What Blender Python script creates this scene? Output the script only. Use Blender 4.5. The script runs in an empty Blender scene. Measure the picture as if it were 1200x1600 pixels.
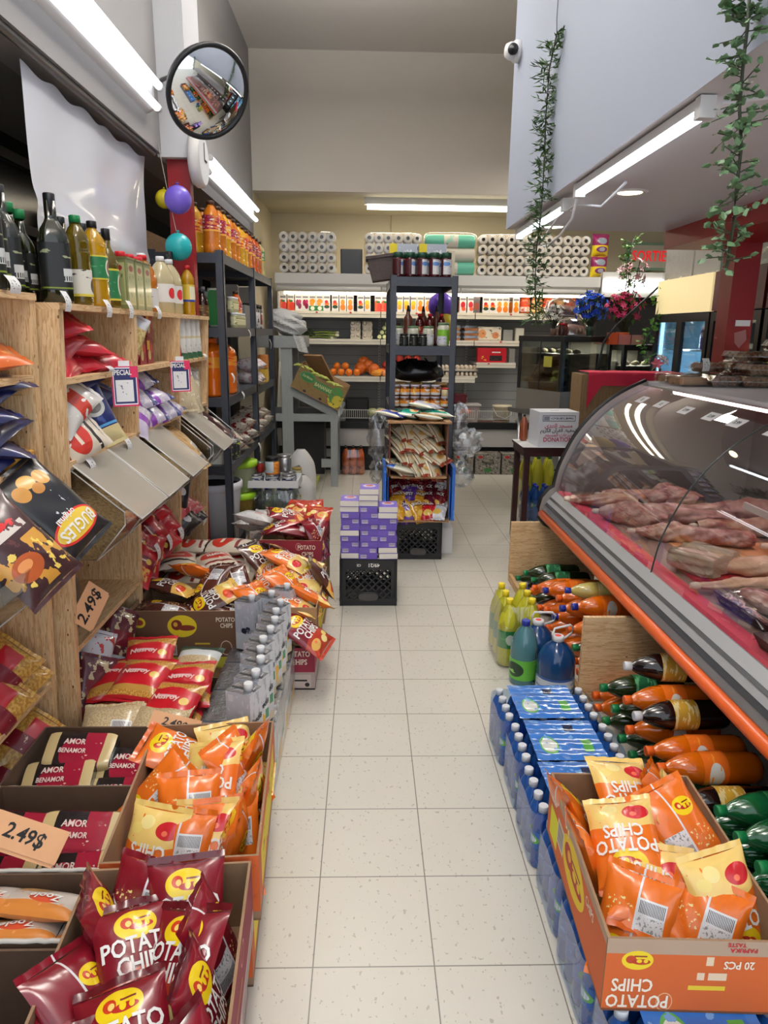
import bpy, math, random
from mathutils import Vector, Matrix, Euler

SC = bpy.context.scene
C = SC.collection
PI = math.pi
R = math.radians

# ---------------------------------------------------------------- camera, world, lights, exposure
cam = bpy.data.objects.new('camera', bpy.data.cameras.new('camera'))
C.objects.link(cam)
cam.matrix_world = Matrix(((0.99962, -0.00518, -0.02712, 0), (-0.02502, 0.24530, -0.96912, 0), (0.01167, 0.96943, 0.24508, 1.543), (0, 0, 0, 1)))
cam.data.sensor_fit = 'VERTICAL'
cam.data.sensor_height = 24.0
cam.data.lens = 1115.07 * 24 / 1600
cam.data.clip_start = 0.02
SC.camera = cam

SC.view_settings.view_transform = 'Standard'
SC.view_settings.look = 'None'
SC.view_settings.exposure = 0.3
SC.view_settings.gamma = 1.0
SC.view_settings.use_curve_mapping = False
SC.cycles.max_bounces = 8
SC.cycles.diffuse_bounces = 3
SC.cycles.glossy_bounces = 3
SC.cycles.transmission_bounces = 6
SC.cycles.transparent_max_bounces = 14
SC.cycles.caustics_reflective = False
SC.cycles.caustics_refractive = False
SC.cycles.sample_clamp_indirect = 4.0

W = bpy.data.worlds.new('daylight')
SC.world = W
W.use_nodes = True
W.node_tree.nodes['Background'].inputs[0].default_value = (0.86, 0.92, 1.0, 1)
W.node_tree.nodes['Background'].inputs[1].default_value = 1.5      # daylight through the shop front behind the camera


def area(name, loc, sx, sy, power, col=(1, 1, 1), rot=(0, 0, 0)):
    d = bpy.data.lights.new(name, 'AREA')
    d.shape = 'RECTANGLE'
    d.size, d.size_y, d.energy, d.color = sx, sy, power, col
    o = bpy.data.objects.new(name, d)
    o.location, o.rotation_euler = loc, rot
    C.objects.link(o)
    return o


# ceiling fluorescents above the aisle (out of the frame), the ones along the left beam, the recess at the back
for _y in (0.2, 2.6, 5.0):
    area('ceiling_lamp_light', (-0.1, _y, 3.75), 0.3, 1.2, 12, (1.0, 0.97, 0.93))
    area('ceiling_lamp_uplight', (-0.1, _y, 3.78), 0.3, 1.2, 62, (1.0, 0.97, 0.93), (PI, 0, 0))
area('back_recess_light', (0.6, 8.45, 2.84), 2.2, 0.12, 11, (1.0, 0.86, 0.66))
area('right_room_light', (2.3, 6.9, 3.2), 0.6, 0.6, 26, (1.0, 0.93, 0.85))
area('counter_room_light', (2.3, 2.2, 2.15), 0.2, 1.4, 10, (1.0, 0.96, 0.92))

# ---------------------------------------------------------------- materials


def L(c):
    f = lambda v: (v / 12.92 if v <= 0.04045 else ((v + 0.055) / 1.055) ** 2.4)
    return tuple(f(x / 255.0) for x in c[:3]) + (1.0,)


MATS = {}


def mat(name, col, rough=0.5, metal=0.0, trans=0.0, coat=0.0, emit=0.0, ior=1.45, spec=0.5, alpha=1.0):
    if name in MATS:
        return MATS[name]
    m = bpy.data.materials.new(name)
    m.use_nodes = True
    b = m.node_tree.nodes['Principled BSDF']
    b.inputs['Base Color'].default_value = L(col)
    b.inputs['Roughness'].default_value = rough
    b.inputs['Metallic'].default_value = metal
    b.inputs['Transmission Weight'].default_value = trans
    b.inputs['Coat Weight'].default_value = coat
    b.inputs['Coat Roughness'].default_value = 0.08
    b.inputs['IOR'].default_value = ior
    b.inputs['Specular IOR Level'].default_value = spec
    b.inputs['Alpha'].default_value = alpha
    if emit:
        b.inputs['Emission Color'].default_value = L(col)
        b.inputs['Emission Strength'].default_value = emit
    m.diffuse_color = L(col)
    MATS[name] = m
    return m


def bsdf(m):
    return m.node_tree.nodes['Principled BSDF']


def film(name, col, fac, rough=0.08):
    """clear sheet: mostly transparent with a share of gloss"""
    if name in MATS:
        return MATS[name]
    m = bpy.data.materials.new(name)
    m.use_nodes = True
    nt = m.node_tree
    for n in list(nt.nodes):
        nt.nodes.remove(n)
    o = nt.nodes.new('ShaderNodeOutputMaterial')
    mx = nt.nodes.new('ShaderNodeMixShader')
    t = nt.nodes.new('ShaderNodeBsdfTransparent')
    g = nt.nodes.new('ShaderNodeBsdfGlossy')
    fr = nt.nodes.new('ShaderNodeLayerWeight')
    ma = nt.nodes.new('ShaderNodeMath')
    ma.operation = 'MULTIPLY_ADD'
    t.inputs[0].default_value = L(col)
    g.inputs[0].default_value = (0.9, 0.9, 0.9, 1)
    g.inputs[1].default_value = rough
    fr.inputs[0].default_value = 0.35
    ma.inputs[1].default_value = 0.45
    ma.inputs[2].default_value = fac
    ma.use_clamp = True
    nt.links.new(fr.outputs['Facing'], ma.inputs[0])
    nt.links.new(ma.outputs[0], mx.inputs[0])
    nt.links.new(t.outputs[0], mx.inputs[1])
    nt.links.new(g.outputs[0], mx.inputs[2])
    nt.links.new(mx.outputs[0], o.inputs[0])
    MATS[name] = m
    return m


def haze_sheet(name, col, clear, rough=0.25):
    """scratched acrylic / frosted plastic: part see-through, part milky"""
    if name in MATS:
        return MATS[name]
    m = mat(name, col, rough, coat=0.4)
    nt = m.node_tree
    b = bsdf(m)
    out = nt.nodes['Material Output']
    t = nt.nodes.new('ShaderNodeBsdfTransparent')
    mx = nt.nodes.new('ShaderNodeMixShader')
    mx.inputs[0].default_value = clear
    nt.links.new(b.outputs[0], mx.inputs[1])
    nt.links.new(t.outputs[0], mx.inputs[2])
    nt.links.new(mx.outputs[0], out.inputs[0])
    return m


class NT:
    """small helper for node maths"""

    def __init__(s, m):
        s.nt = m.node_tree

    def n(s, t, **k):
        x = s.nt.nodes.new(t)
        for a, v in k.items():
            setattr(x, a, v)
        return x

    def put(s, sock, v):
        if hasattr(v, 'is_output'):
            s.nt.links.new(v, sock)
        else:
            sock.default_value = v

    def ma(s, op, a, b=0.0, c=0.0):
        x = s.n('ShaderNodeMath', operation=op)
        s.put(x.inputs[0], a)
        s.put(x.inputs[1], b)
        s.put(x.inputs[2], c)
        return x.outputs[0]

    def mix(s, f, a, b):
        x = s.n('ShaderNodeMixRGB')
        s.put(x.inputs[0], f)
        s.put(x.inputs[1], a)
        s.put(x.inputs[2], b)
        return x.outputs[0]

    def noise(s, vec, scale, detail=2.0, rough=0.5):
        x = s.n('ShaderNodeTexNoise')
        s.put(x.inputs['Vector'], vec)
        x.inputs['Scale'].default_value = scale
        x.inputs['Detail'].default_value = detail
        x.inputs['Roughness'].default_value = rough
        return x.outputs[0]

    def bump(s, h, strength, dist=0.01):
        x = s.n('ShaderNodeBump')
        x.inputs['Strength'].default_value = strength
        x.inputs['Distance'].default_value = dist
        s.put(x.inputs['Height'], h)
        return x.outputs[0]


def printed(name, base, layers, rough=0.3, coat=0.0, metal=0.0, bumpy=0.0):
    """a printed surface: shapes laid over each other in the UV square
    ('r',u0,u1,v0,v1,col)  ('e',cu,cv,ru,rv,col)  ('n',scale,threshold,col)  ('s',count,duty,col,u0,u1,v0,v1) bar-code stripes"""
    if name in MATS:
        return MATS[name]
    m = mat(name, base, rough, metal, coat=coat)
    k = NT(m)
    uv = k.n('ShaderNodeUVMap').outputs[0]
    sp = k.n('ShaderNodeSeparateXYZ')
    k.put(sp.inputs[0], uv)
    u, v = sp.outputs[0], sp.outputs[1]
    col = L(base)

    def rect(a, b, c, d):
        f = k.ma('MULTIPLY', k.ma('GREATER_THAN', u, a), k.ma('LESS_THAN', u, b))
        return k.ma('MULTIPLY', f, k.ma('MULTIPLY', k.ma('GREATER_THAN', v, c), k.ma('LESS_THAN', v, d)))
    for l in layers:
        if l[0] == 'r':
            f = rect(*l[1:5])
            c = l[5]
        elif l[0] == 'e':
            du = k.ma('DIVIDE', k.ma('SUBTRACT', u, l[1]), l[3])
            dv = k.ma('DIVIDE', k.ma('SUBTRACT', v, l[2]), l[4])
            f = k.ma('LESS_THAN', k.ma('ADD', k.ma('MULTIPLY', du, du), k.ma('MULTIPLY', dv, dv)), 1.0)
            c = l[5]
        elif l[0] == 'n':
            f = k.ma('GREATER_THAN', k.noise(uv, l[1], 3.0), l[2])
            c = l[3]
            if len(l) > 4:
                f = k.ma('MULTIPLY', f, rect(*l[4:8]))
        else:
            f = k.ma('LESS_THAN', k.ma('FRACT', k.ma('MULTIPLY', u, float(l[1]))), l[2])
            f = k.ma('MULTIPLY', f, rect(*l[4:8]))
            c = l[3]
        col = k.mix(f, col, L(c))
    k.put(bsdf(m).inputs['Base Color'], col)
    if bumpy:
        k.put(bsdf(m).inputs['Normal'], k.bump(k.noise(uv, 9.0, 3.0), bumpy, 0.01))
    return m


def wood_mat(name, c1, c2, knots=True, rough=0.55):
    m = mat(name, c1, rough)
    k = NT(m)
    uv = k.n('ShaderNodeUVMap').outputs[0]
    mp = k.n('ShaderNodeMapping')
    k.put(mp.inputs[0], uv)
    mp.inputs['Scale'].default_value = (1.2, 14, 1)
    a = k.noise(mp.outputs[0], 3.0, 4.0, 0.6)
    s = k.ma('FRACT', k.ma('MULTIPLY', a, 7.0))
    s = k.ma('POWER', s, 2.0)
    col = k.mix(k.ma('MULTIPLY', s, 0.9), L(c1), L(c2))
    if knots:
        vo = k.n('ShaderNodeTexVoronoi')
        mp2 = k.n('ShaderNodeMapping')
        k.put(mp2.inputs[0], uv)
        mp2.inputs['Scale'].default_value = (2.6, 5.0, 1)
        k.put(vo.inputs['Vector'], mp2.outputs[0])
        kn = k.ma('LESS_THAN', vo.outputs[0], 0.07)
        col = k.mix(kn, col, L((92, 52, 28)))
    k.put(bsdf(m).inputs['Base Color'], col)
    k.put(bsdf(m).inputs['Normal'], k.bump(a, 0.12, 0.004))
    return m


def noisy(name, c1, c2, scale=8.0, rough=0.6, bump=0.0, coat=0.0, metal=0.0, thr=None, detail=3.0, con=1.0):
    if name in MATS:
        return MATS[name]
    m = mat(name, c1, rough, metal, coat=coat)
    k = NT(m)
    co = k.n('ShaderNodeTexCoord').outputs['Object']
    a = k.noise(co, scale, detail, 0.55)
    f = k.ma('GREATER_THAN', a, thr) if thr else a
    if con != 1.0:
        x = k.n('ShaderNodeMath', operation='MULTIPLY_ADD', use_clamp=True)
        k.put(x.inputs[0], a)
        x.inputs[1].default_value, x.inputs[2].default_value = con, 0.5 - 0.5 * con
        f = x.outputs[0]
    k.put(bsdf(m).inputs['Base Color'], k.mix(f, L(c1), L(c2)))
    if bump:
        k.put(bsdf(m).inputs['Normal'], k.bump(a, bump, 0.01))
    return m


# ---------------------------------------------------------------- mesh helpers
_TXT = {}


def text_shape(s, res=2):
    """flat outline mesh of a line of lettering, 1 unit tall, centred"""
    if s in _TXT:
        return _TXT[s]
    cu = bpy.data.curves.new('lettering', 'FONT')
    cu.body = s
    cu.align_x = 'CENTER'
    cu.align_y = 'CENTER'
    cu.resolution_u = res
    cu.offset = 0.022
    ob = bpy.data.objects.new('lettering', cu)
    C.objects.link(ob)
    me = ob.to_mesh(preserve_all_data_layers=False)
    vs = [tuple(v.co) for v in me.vertices]
    fs = [tuple(p.vertices) for p in me.polygons]
    ob.to_mesh_clear()
    bpy.data.objects.remove(ob)
    bpy.data.curves.remove(cu)
    _TXT[s] = (vs, fs)
    return _TXT[s]


class MB:
    def __init__(s):
        s.v, s.f, s.mi, s.uv, s.sm, s.mats = [], [], [], [], [], []

    def idx(s, m):
        if m not in s.mats:
            s.mats.append(m)
        return s.mats.index(m)

    def face(s, vs, m, uv=None, sm=False):
        s.f.append(tuple(vs))
        s.mi.append(s.idx(m))
        s.uv.append(uv or [(0.5, 0.5)] * len(vs))
        s.sm.append(sm)

    def box(s, x0, x1, y0, y1, z0, z1, m, fn=None, skip='', cap=None):
        """axis box; fn bends the corners; UV runs along the longest side in metres; cap = {face letter: material}"""
        b = len(s.v)
        P = [(x, y, z) for z in (z0, z1) for y in (y0, y1) for x in (x0, x1)]
        s.v += [fn(*p) if fn else p for p in P]
        d = (x1 - x0, y1 - y0, z1 - z0)
        la = max(range(3), key=lambda i: abs(d[i]))
        oth = [i for i in range(3) if i != la]
        off = (hash((round(x0, 3), round(y0, 3), round(z0, 3))) % 97) * 0.37
        for k, q in (('b', (0, 2, 3, 1)), ('t', (4, 5, 7, 6)), ('f', (0, 1, 5, 4)), ('k', (2, 6, 7, 3)), ('l', (0, 4, 6, 2)), ('r', (1, 3, 7, 5))):
            if k in skip:
                continue
            mm = (cap or {}).get(k, m)
            if cap and k in cap:
                a, c = {'t': (0, 1), 'b': (0, 1), 'f': (0, 2), 'k': (0, 2), 'l': (1, 2), 'r': (1, 2)}[k]
                lo = (x0, y0, z0)
                uv = [((P[i][a] - lo[a]) / (d[a] or 1), (P[i][c] - lo[c]) / (d[c] or 1)) for i in q]
                if k in 'kl':
                    uv = [(1 - p[0], p[1]) for p in uv]
            else:
                uv = [(P[i][la] + off, P[i][oth[0]] + P[i][oth[1]] + off) for i in q]
            s.face([b + i for i in q], mm, uv)
        return s

    def grid(s, fn, nu, nv, m, sm=True, uvf=None, wrap=False, flip=False):
        b = len(s.v)
        for j in range(nv + 1):
            for i in range(nu + (0 if wrap else 1)):
                s.v.append(fn(i / nu, j / nv))
        n = nu if wrap else nu + 1
        for j in range(nv):
            for i in range(nu):
                i2 = (i + 1) % n if wrap else i + 1
                q = [b + j * n + i, b + j * n + i2, b + (j + 1) * n + i2, b + (j + 1) * n + i]
                uv = [(i / nu, j / nv), ((i + 1) / nu, j / nv), ((i + 1) / nu, (j + 1) / nv), (i / nu, (j + 1) / nv)]
                if uvf:
                    uv = [uvf(*p) for p in uv]
                if flip:
                    q, uv = q[::-1], uv[::-1]
                s.face(q, m(i / nu, j / nv) if callable(m) else m, uv, sm)
        return s

    def lathe(s, prof, m, n=16, M=None, cap=True, sx=1.0, sq=None):
        """prof = [(r, z)], bottom to top; sq = squareness for squarish bottles"""
        M = M or Matrix()
        H = prof[-1][1] - prof[0][1] or 1
        b = len(s.v)
        for r, z in prof:
            for i in range(n):
                a = 2 * PI * i / n
                k = 1.0
                if sq:
                    k = 1.0 / ((abs(math.cos(a)) ** sq + abs(math.sin(a)) ** sq) ** (1.0 / sq))
                s.v.append(tuple(M @ Vector((r * k * math.cos(a) * sx, r * k * math.sin(a), z))))
        for j in range(len(prof) - 1):
            for i in range(n):
                i2 = (i + 1) % n
                v0, v1 = (prof[j][1] - prof[0][1]) / H, (prof[j + 1][1] - prof[0][1]) / H
                s.face([b + j * n + i, b + j * n + i2, b + (j + 1) * n + i2, b + (j + 1) * n + i], m[j] if isinstance(m, list) else m,
                       [(i / n, v0), ((i + 1) / n, v0), ((i + 1) / n, v1), (i / n, v1)], True)
        if cap:
            mm = m if not isinstance(m, list) else m[-1]
            s.face([b + i for i in range(n)][::-1], m if not isinstance(m, list) else m[0])
            s.face([b + (len(prof) - 1) * n + i for i in range(n)], mm)
        return s

    def tube(s, pts, r, m, n=8, closed=False, cap=True):
        pts = [Vector(p) for p in pts]
        b = len(s.v)
        rr = r if isinstance(r, (list, tuple)) else [r] * len(pts)
        up = Vector((0, 0, 1))
        for i, p in enumerate(pts):
            if closed:
                d = pts[(i + 1) % len(pts)] - pts[i - 1]
            else:
                d = pts[min(i + 1, len(pts) - 1)] - pts[max(i - 1, 0)]
            d.normalize()
            a = d.cross(up)
            if a.length < 1e-3:
                a = d.cross(Vector((1, 0, 0)))
            a.normalize()
            c = d.cross(a)
            for k in range(n):
                t = 2 * PI * k / n
                s.v.append(tuple(p + (a * math.cos(t) + c * math.sin(t)) * rr[i]))
        for i in range(len(pts) - (0 if closed else 1)):
            i2 = (i + 1) % len(pts)
            for k in range(n):
                k2 = (k + 1) % n
                s.face([b + i * n + k, b + i * n + k2, b + i2 * n + k2, b + i2 * n + k], m, None, True)
        if cap and not closed:
            s.face([b + k for k in range(n)][::-1], m)
            s.face([b + (len(pts) - 1) * n + k for k in range(n)], m)
        return s

    def bar(s, p, q, w, h, m):
        """straight bar of rectangular section between two points"""
        p, q = Vector(p), Vector(q)
        d = (q - p).normalized()
        a = d.cross(Vector((0, 0, 1)))
        if a.length < 1e-3:
            a = Vector((1, 0, 0))
        a.normalize()
        c = a.cross(d)
        b = len(s.v)
        for e in (p, q):
            for i, j in ((-1, -1), (1, -1), (1, 1), (-1, 1)):
                s.v.append(tuple(e + a * (i * w / 2) + c * (j * h / 2)))
        ln = (q - p).length
        for f in ((0, 1, 5, 4), (1, 2, 6, 5), (2, 3, 7, 6), (3, 0, 4, 7)):
            s.face([b + i for i in f], m, [(0, 0), (0, w), (ln, w), (ln, 0)])
        s.face([b + 3, b + 2, b + 1, b], m)
        s.face([b + 4, b + 5, b + 6, b + 7], m)
        return s

    def poly(s, pts, m, uv=None, sm=False):
        b = len(s.v)
        s.v += [tuple(p) for p in pts]
        s.face(range(b, b + len(pts)), m, uv, sm)
        return s

    def prism(s, prof, y0, y1, m, axis='y', caps=True, sm=False):
        """closed outline [(a, b)] swept along an axis ('y': a=x b=z; 'x': a=y b=z; 'z': a=x b=y)"""
        b = len(s.v)
        n = len(prof)
        mk = {'y': lambda a, c, t: (a, t, c), 'x': lambda a, c, t: (t, a, c), 'z': lambda a, c, t: (a, c, t)}[axis]
        for t in (y0, y1):
            s.v += [mk(a, c, t) for a, c in prof]
        for i in range(n):
            j = (i + 1) % n
            s.face([b + i, b + j, b + n + j, b + n + i], m, [(y0, 0), (y0, .1), (y1, .1), (y1, 0)], sm)
        if caps:
            uvp = [(a, c) for a, c in prof]
            s.face([b + i for i in range(n)][::-1], m, uvp[::-1])
            s.face([b + n + i for i in range(n)], m, uvp)
        return s

    def text(s, txt, size, m, fn, sx=1.0):
        """lettering; fn(x, y) in metres gives the 3-D point"""
        vs, fs = text_shape(txt)
        b = len(s.v)
        s.v += [tuple(fn(x * size * sx, y * size)) for x, y, _ in vs]
        for f in fs:
            s.face([b + i for i in f], m)
        return s

    def xform(s, M, start=0):
        s.v[start:] = [tuple(M @ Vector(p)) for p in s.v[start:]]
        return s

    def mesh(s, name):
        me = bpy.data.meshes.new(name)
        me.from_pydata([tuple(p) for p in s.v], [], s.f)
        for m in s.mats:
            me.materials.append(m)
        me.polygons.foreach_set('material_index', s.mi)
        me.polygons.foreach_set('use_smooth', s.sm)
        ul = me.uv_layers.new(name='UVMap')
        flat = []
        for q in s.uv:
            for p in q:
                flat += [p[0], p[1]]
        ul.data.foreach_set('uv', flat)
        me.update()
        return me

    def build(s, name, parent=None, loc=None, rot=None, bevel=0.0):
        o = bpy.data.objects.new(name, s.mesh(name))
        C.objects.link(o)
        if parent:
            o.parent = parent
        if loc is not None:
            o.location = loc
        if rot is not None:
            o.rotation_euler = rot
        if bevel:
            bv = o.modifiers.new('bevel', 'BEVEL')
            bv.width = bevel
            bv.segments = 2
            bv.limit_method = 'ANGLE'
            o.data.polygons.foreach_set('use_smooth', [True] * len(o.data.polygons))
            o.modifiers.new('normals', 'WEIGHTED_NORMAL')
        return o


def tag(o, label, cat, group=None, kind=None):
    o['label'] = label
    o['category'] = cat
    if group:
        o['group'] = group
    if kind:
        o['kind'] = kind
    return o


def struct(o, label=None, kind='structure'):
    o['kind'] = kind
    if label:
        o['label'] = label
        o['category'] = o.name.split('_')[0]
    return o


def thing(name, label, cat, loc=(0, 0, 0), rot=(0, 0, 0), group=None):
    o = bpy.data.objects.new(name, None)
    o.empty_display_size = 0.05
    C.objects.link(o)
    o.location, o.rotation_euler = loc, rot
    return tag(o, label, cat, group)


KIDS = {}


def kids(o):
    if o.name not in KIDS or KIDS[o.name][0] != len(o.children):
        KIDS[o.name] = (len(o.children), list(o.children))
    return KIDS[o.name][1]


def copy_tree(o, parent=None):
    c = o.copy()
    C.objects.link(c)
    if parent:
        c.parent = parent
    for ch in kids(o):
        copy_tree(ch, c)
    return c


class Kind:
    """first use places the original, each later use a copy of it and of its parts"""

    def __init__(s, make):
        s.make, s.first, s.used = make, None, False

    def put(s, loc, rot, label, cat=None, group=None, scale=None):
        if s.first is None:
            s.first = s.make()
            o = s.first
        else:
            o = copy_tree(s.first)
        o.location = loc
        o.rotation_euler = rot
        if scale is not None:
            o.scale = (scale,) * 3 if isinstance(scale, (int, float)) else scale
        o['label'] = label
        if cat:
            o['category'] = cat
        if group:
            o['group'] = group
        elif 'group' in o:
            del o['group']
        return o


ORD = ['first', 'second', 'third', 'fourth', 'fifth', 'sixth', 'seventh', 'eighth', 'ninth', 'tenth', 'eleventh', 'twelfth',
       'thirteenth', 'fourteenth', 'fifteenth', 'sixteenth', 'seventeenth', 'eighteenth', 'nineteenth', 'twentieth', 'twenty-first',
       'twenty-second', 'twenty-third', 'twenty-fourth', 'twenty-fifth', 'twenty-sixth', 'twenty-seventh', 'twenty-eighth', 'twenty-ninth', 'thirtieth']


def flat(o, u, v):
    """a plane for lettering: point o, axes u and v"""
    o, u, v = Vector(o), Vector(u), Vector(v)
    return lambda x, y: o + u * x + v * y


# common materials
WHITE = mat('white_paint', (222, 222, 222), 0.6)
PAPER = mat('white_paper', (232, 232, 232), 0.7)
INK = mat('black_ink', (24, 24, 26), 0.6)
BLACKP = mat('black_plastic', (20, 21, 24), 0.45)
PINE = wood_mat('pine', (228, 196, 150), (182, 132, 82))
PINE_D = wood_mat('pine_worn', (216, 178, 130), (168, 118, 72))
CARD = noisy('cardboard', (164, 128, 92), (150, 114, 78), 30, 0.8)
CARD_IN = noisy('cardboard_inside', (150, 120, 92), (136, 106, 78), 30, 0.85)
STEEL = mat('brushed_steel', (176, 178, 180), 0.32, 0.9)
RACKM = mat('rack_steel', (62, 66, 74), 0.45, 0.3)
ACRYL = film('clear_acrylic', (236, 238, 238), 0.07, 0.05)
POLY = film('cling_film', (250, 250, 250), 0.10, 0.12)
FOIL = noisy('silver_foil', (196, 198, 202), (140, 142, 148), 40, 0.25, 0.5, metal=0.85)
YEL = mat('print_yellow', (240, 205, 40), 0.4)
REDI = mat('print_red', (196, 30, 40), 0.4)
WHI = mat('print_white', (240, 238, 232), 0.4)

# ================================================================ the room
fl = mat('vinyl_tile', (206, 202, 190), 0.28)
k = NT(fl)
co = k.n('ShaderNodeTexCoord').outputs['Object']
sp = k.n('ShaderNodeSeparateXYZ')
k.put(sp.inputs[0], co)
T = 0.3048
gx = k.ma('FRACT', k.ma('DIVIDE', k.ma('ADD', sp.outputs[0], 0.1237 + 60 * T), T))
gy = k.ma('FRACT', k.ma('DIVIDE', k.ma('ADD', sp.outputs[1], -1.4538 + 60 * T), T))
edge = lambda g: k.ma('MAXIMUM', k.ma('LESS_THAN', g, 0.0055), k.ma('GREATER_THAN', g, 0.9945))
jl = k.ma('MAXIMUM', edge(gx), edge(gy))
mp = k.n('ShaderNodeMapping')
k.put(mp.inputs[0], co)
mp.inputs['Scale'].default_value = (1.0, 0.7, 1)
fle = k.ma('GREATER_THAN', k.noise(mp.outputs[0], 75.0, 2.0, 0.5), 0.665)
blot = k.noise(co, 2.2, 4.0, 0.6)
wear = k.ma('GREATER_THAN', k.noise(co, 16.0, 4.0, 0.7), 0.69)
c0 = k.mix(k.ma('MULTIPLY', blot, 0.55), L((212, 208, 197)), L((196, 190, 176)))
c0 = k.mix(k.ma('MULTIPLY', fle, 0.55), c0, L((142, 132, 118)))
c0 = k.mix(k.ma('MULTIPLY', wear, 0.25), c0, L((170, 152, 130)))
c0 = k.mix(k.ma('MULTIPLY', jl, 0.85), c0, L((86, 80, 72)))
k.put(bsdf(fl).inputs['Base Color'], c0)
k.put(bsdf(fl).inputs['Roughness'], k.ma('MULTIPLY_ADD', blot, 0.25, 0.2))
struct(MB().box(-2.0, 4.2, -1.6, 9.4, -0.1, 0.0, fl).build('floor'))

BEIGE = noisy('beige_wall_paint', (206, 198, 186), (200, 192, 180), 3, 0.8)
GREYW = noisy('grey_white_wall_paint', (208, 208, 210), (202, 202, 205), 3, 0.8)
CREAM = noisy('cream_wall_paint', (212, 202, 178), (206, 196, 170), 3, 0.8)
CEIL = mat('ceiling_paint', (216, 212, 206), 0.85)
BULK = noisy('bulkhead_paint', (164, 172, 188), (160, 168, 184), 2, 0.75)
SOFF = mat('soffit_panel', (204, 202, 204), 0.5)
DARK = mat('dark_glass', (14, 16, 20), 0.15)
RED = mat('red_gloss_paint', (142, 18, 26), 0.45)
struct(MB().box(-2.0, 4.2, -0.2, 9.4, 4.16, 4.26, CEIL).build('ceiling'))
# upper wall on the left stands over the shelving, its lower half is set back and holds the boarded windows
struct(MB().box(-1.34, -1.14, -0.2, 7.75, 2.485, 4.16, noisy('left_wall_paint', (146, 144, 143), (141, 139, 138), 3, 0.8)).build('wall_left_upper'))
struct(MB().box(-2.0, -1.9, -1.6, 9.4, 0, 2.5, mat('dark_wall', (40, 38, 38), 0.7)).build('wall_left_lower'))
struct(MB().box(-1.9, -1.34, -1.6, 9.3, 2.50, 2.56, mat('recess_top', (120, 116, 110), 0.8)).build('ceiling_recess'))
struct(MB().box(-1.34, -1.14, 7.75, 9.3, 0.0, 2.9, CREAM).build('wall_left_rear'))
struct(MB().box(-1.14, 4.1, 7.75, 7.9, 2.90, 4.16, BEIGE).build('wall_back_upper'))
struct(MB().box(-1.14, 4.1, 7.9, 9.3, 2.90, 2.98, mat('recess_ceiling', (196, 190, 168), 0.8)).build('ceiling_recess_back'))
wb = MB().box(-2.0, 4.1, 9.2, 9.3, 0, 2.98, CREAM)
struct(wb.build('wall_back'))
struct(MB().box(0.296, 0.306, 9.188, 9.2, 2.3, 2.9, mat('joint_strip', (168, 158, 138), 0.7)).build('trim_back_wall'))
struct(MB().box(4.0, 4.1, -1.6, 9.4, 0, 4.16, CREAM).build('wall_right'))
# boxed column, red post
struct(MB().box(-1.16, -0.985, 4.36, 4.75, 2.47, 4.16, GREYW).build('column_boxing'))
struct(MB().box(-1.125, -1.0, 4.41, 4.485, 0, 2.47, RED).build('column_red'))
# boarded windows at left
struct(MB().box(-1.88, -1.84, 1.0, 4.7, 0.2, 2.5, DARK).build('window_1'))
for zz in (1.62, 2.02, 2.36):
    struct(MB().box(-1.84, -1.80, 1.0, 4.7, zz, zz + 0.05, mat('window_bar', (34, 36, 42), 0.5)).build('trim_window'))
PLY = wood_mat('plywood', (182, 138, 92), (150, 106, 66), True)
tag(MB().box(-1.62, -1.60, 4.72, 7.2, 0.0, 2.24, PLY).build('plywood_board'), 'plywood board closing the window behind the grey rack', 'board')
tag(MB().box(-1.48, -1.46, 4.05, 4.335, 0.0, 2.25, PLY).build('plywood_board'), 'narrow plywood board beside the red post behind the balloons', 'board')
# bulkhead over the counter, camera, red beam and post
bk = MB().box(0.9, 2.4, -0.2, 4.88, 2.19, 4.16, BULK, cap={'b': SOFF})
struct(bk.build('ceiling_bulkhead'))
struct(MB().box(1.93, 2.36, 0.2, 4.86, 2.08, 2.19, RED).build('beam_red'))
struct(MB().box(2.19, 2.345, 4.42, 4.57, 0.0, 2.08, RED).build('column_red_right'))


# ---------------------------------------------------------------- lamps
TUBE = mat('tube_glow', (250, 250, 255), 0.4, emit=2.6)
LED = mat('led_glow', (238, 244, 255), 0.4, emit=5.0)
FIX = mat('lamp_housing', (206, 206, 206), 0.5)


def fluo(label, y0, y1, x, z, dz=0.05):
    t = thing('fluorescent_lamp', label, 'lamp', (x, y0, z))
    n = y1 - y0
    MB().prism([(-0.03, 0.10), (-0.03, -0.075), (0.012, -0.055), (0.012, 0.06)], 0, n, FIX).build('housing', t)
    for dx, dd in ((0.045, dz), (0.03, -dz)):
        tb = MB().lathe([(0.019, 0.03), (0.019, n - 0.03)], TUBE, 12, Matrix.Translation((dx, 0, dd)) @ Matrix.Rotation(R(-90), 4, 'X')).build('tube', t)
        for a in (0.0, n - 0.03):
            MB().lathe([(0.021, a), (0.021, a + 0.03)], FIX, 12, Matrix.Translation((dx, 0, dd)) @ Matrix.Rotation(R(-90), 4, 'X')).build('end_cap', tb)
    return t


fluo('bright twin tube lamp along the beam above the white plastic sheet', 1.7, 4.13, -1.11, 2.70, 0.05)
fluo('twin tube lamp beyond the round mirror over the grey rack', 5.32, 7.55, -1.11, 2.635, 0.045)
t = thing('fluorescent_lamp', 'long single tube lamp on the back wall recess above the paper packs', 'lamp', (-0.02, 8.05, 2.83))
MB().box(0, 1.9, -0.04, 0.04, 0.0, 0.07, FIX).build('housing', t)
MB().lathe([(0.03, 0.03), (0.03, 1.87)], mat('tube_glow_warm', (255, 246, 226), 0.4, emit=6.0), 12, Matrix.Translation((0, -0.02, -0.02)) @ Matrix.Rotation(R(90), 4, 'Y')).build('tube', t)


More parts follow.
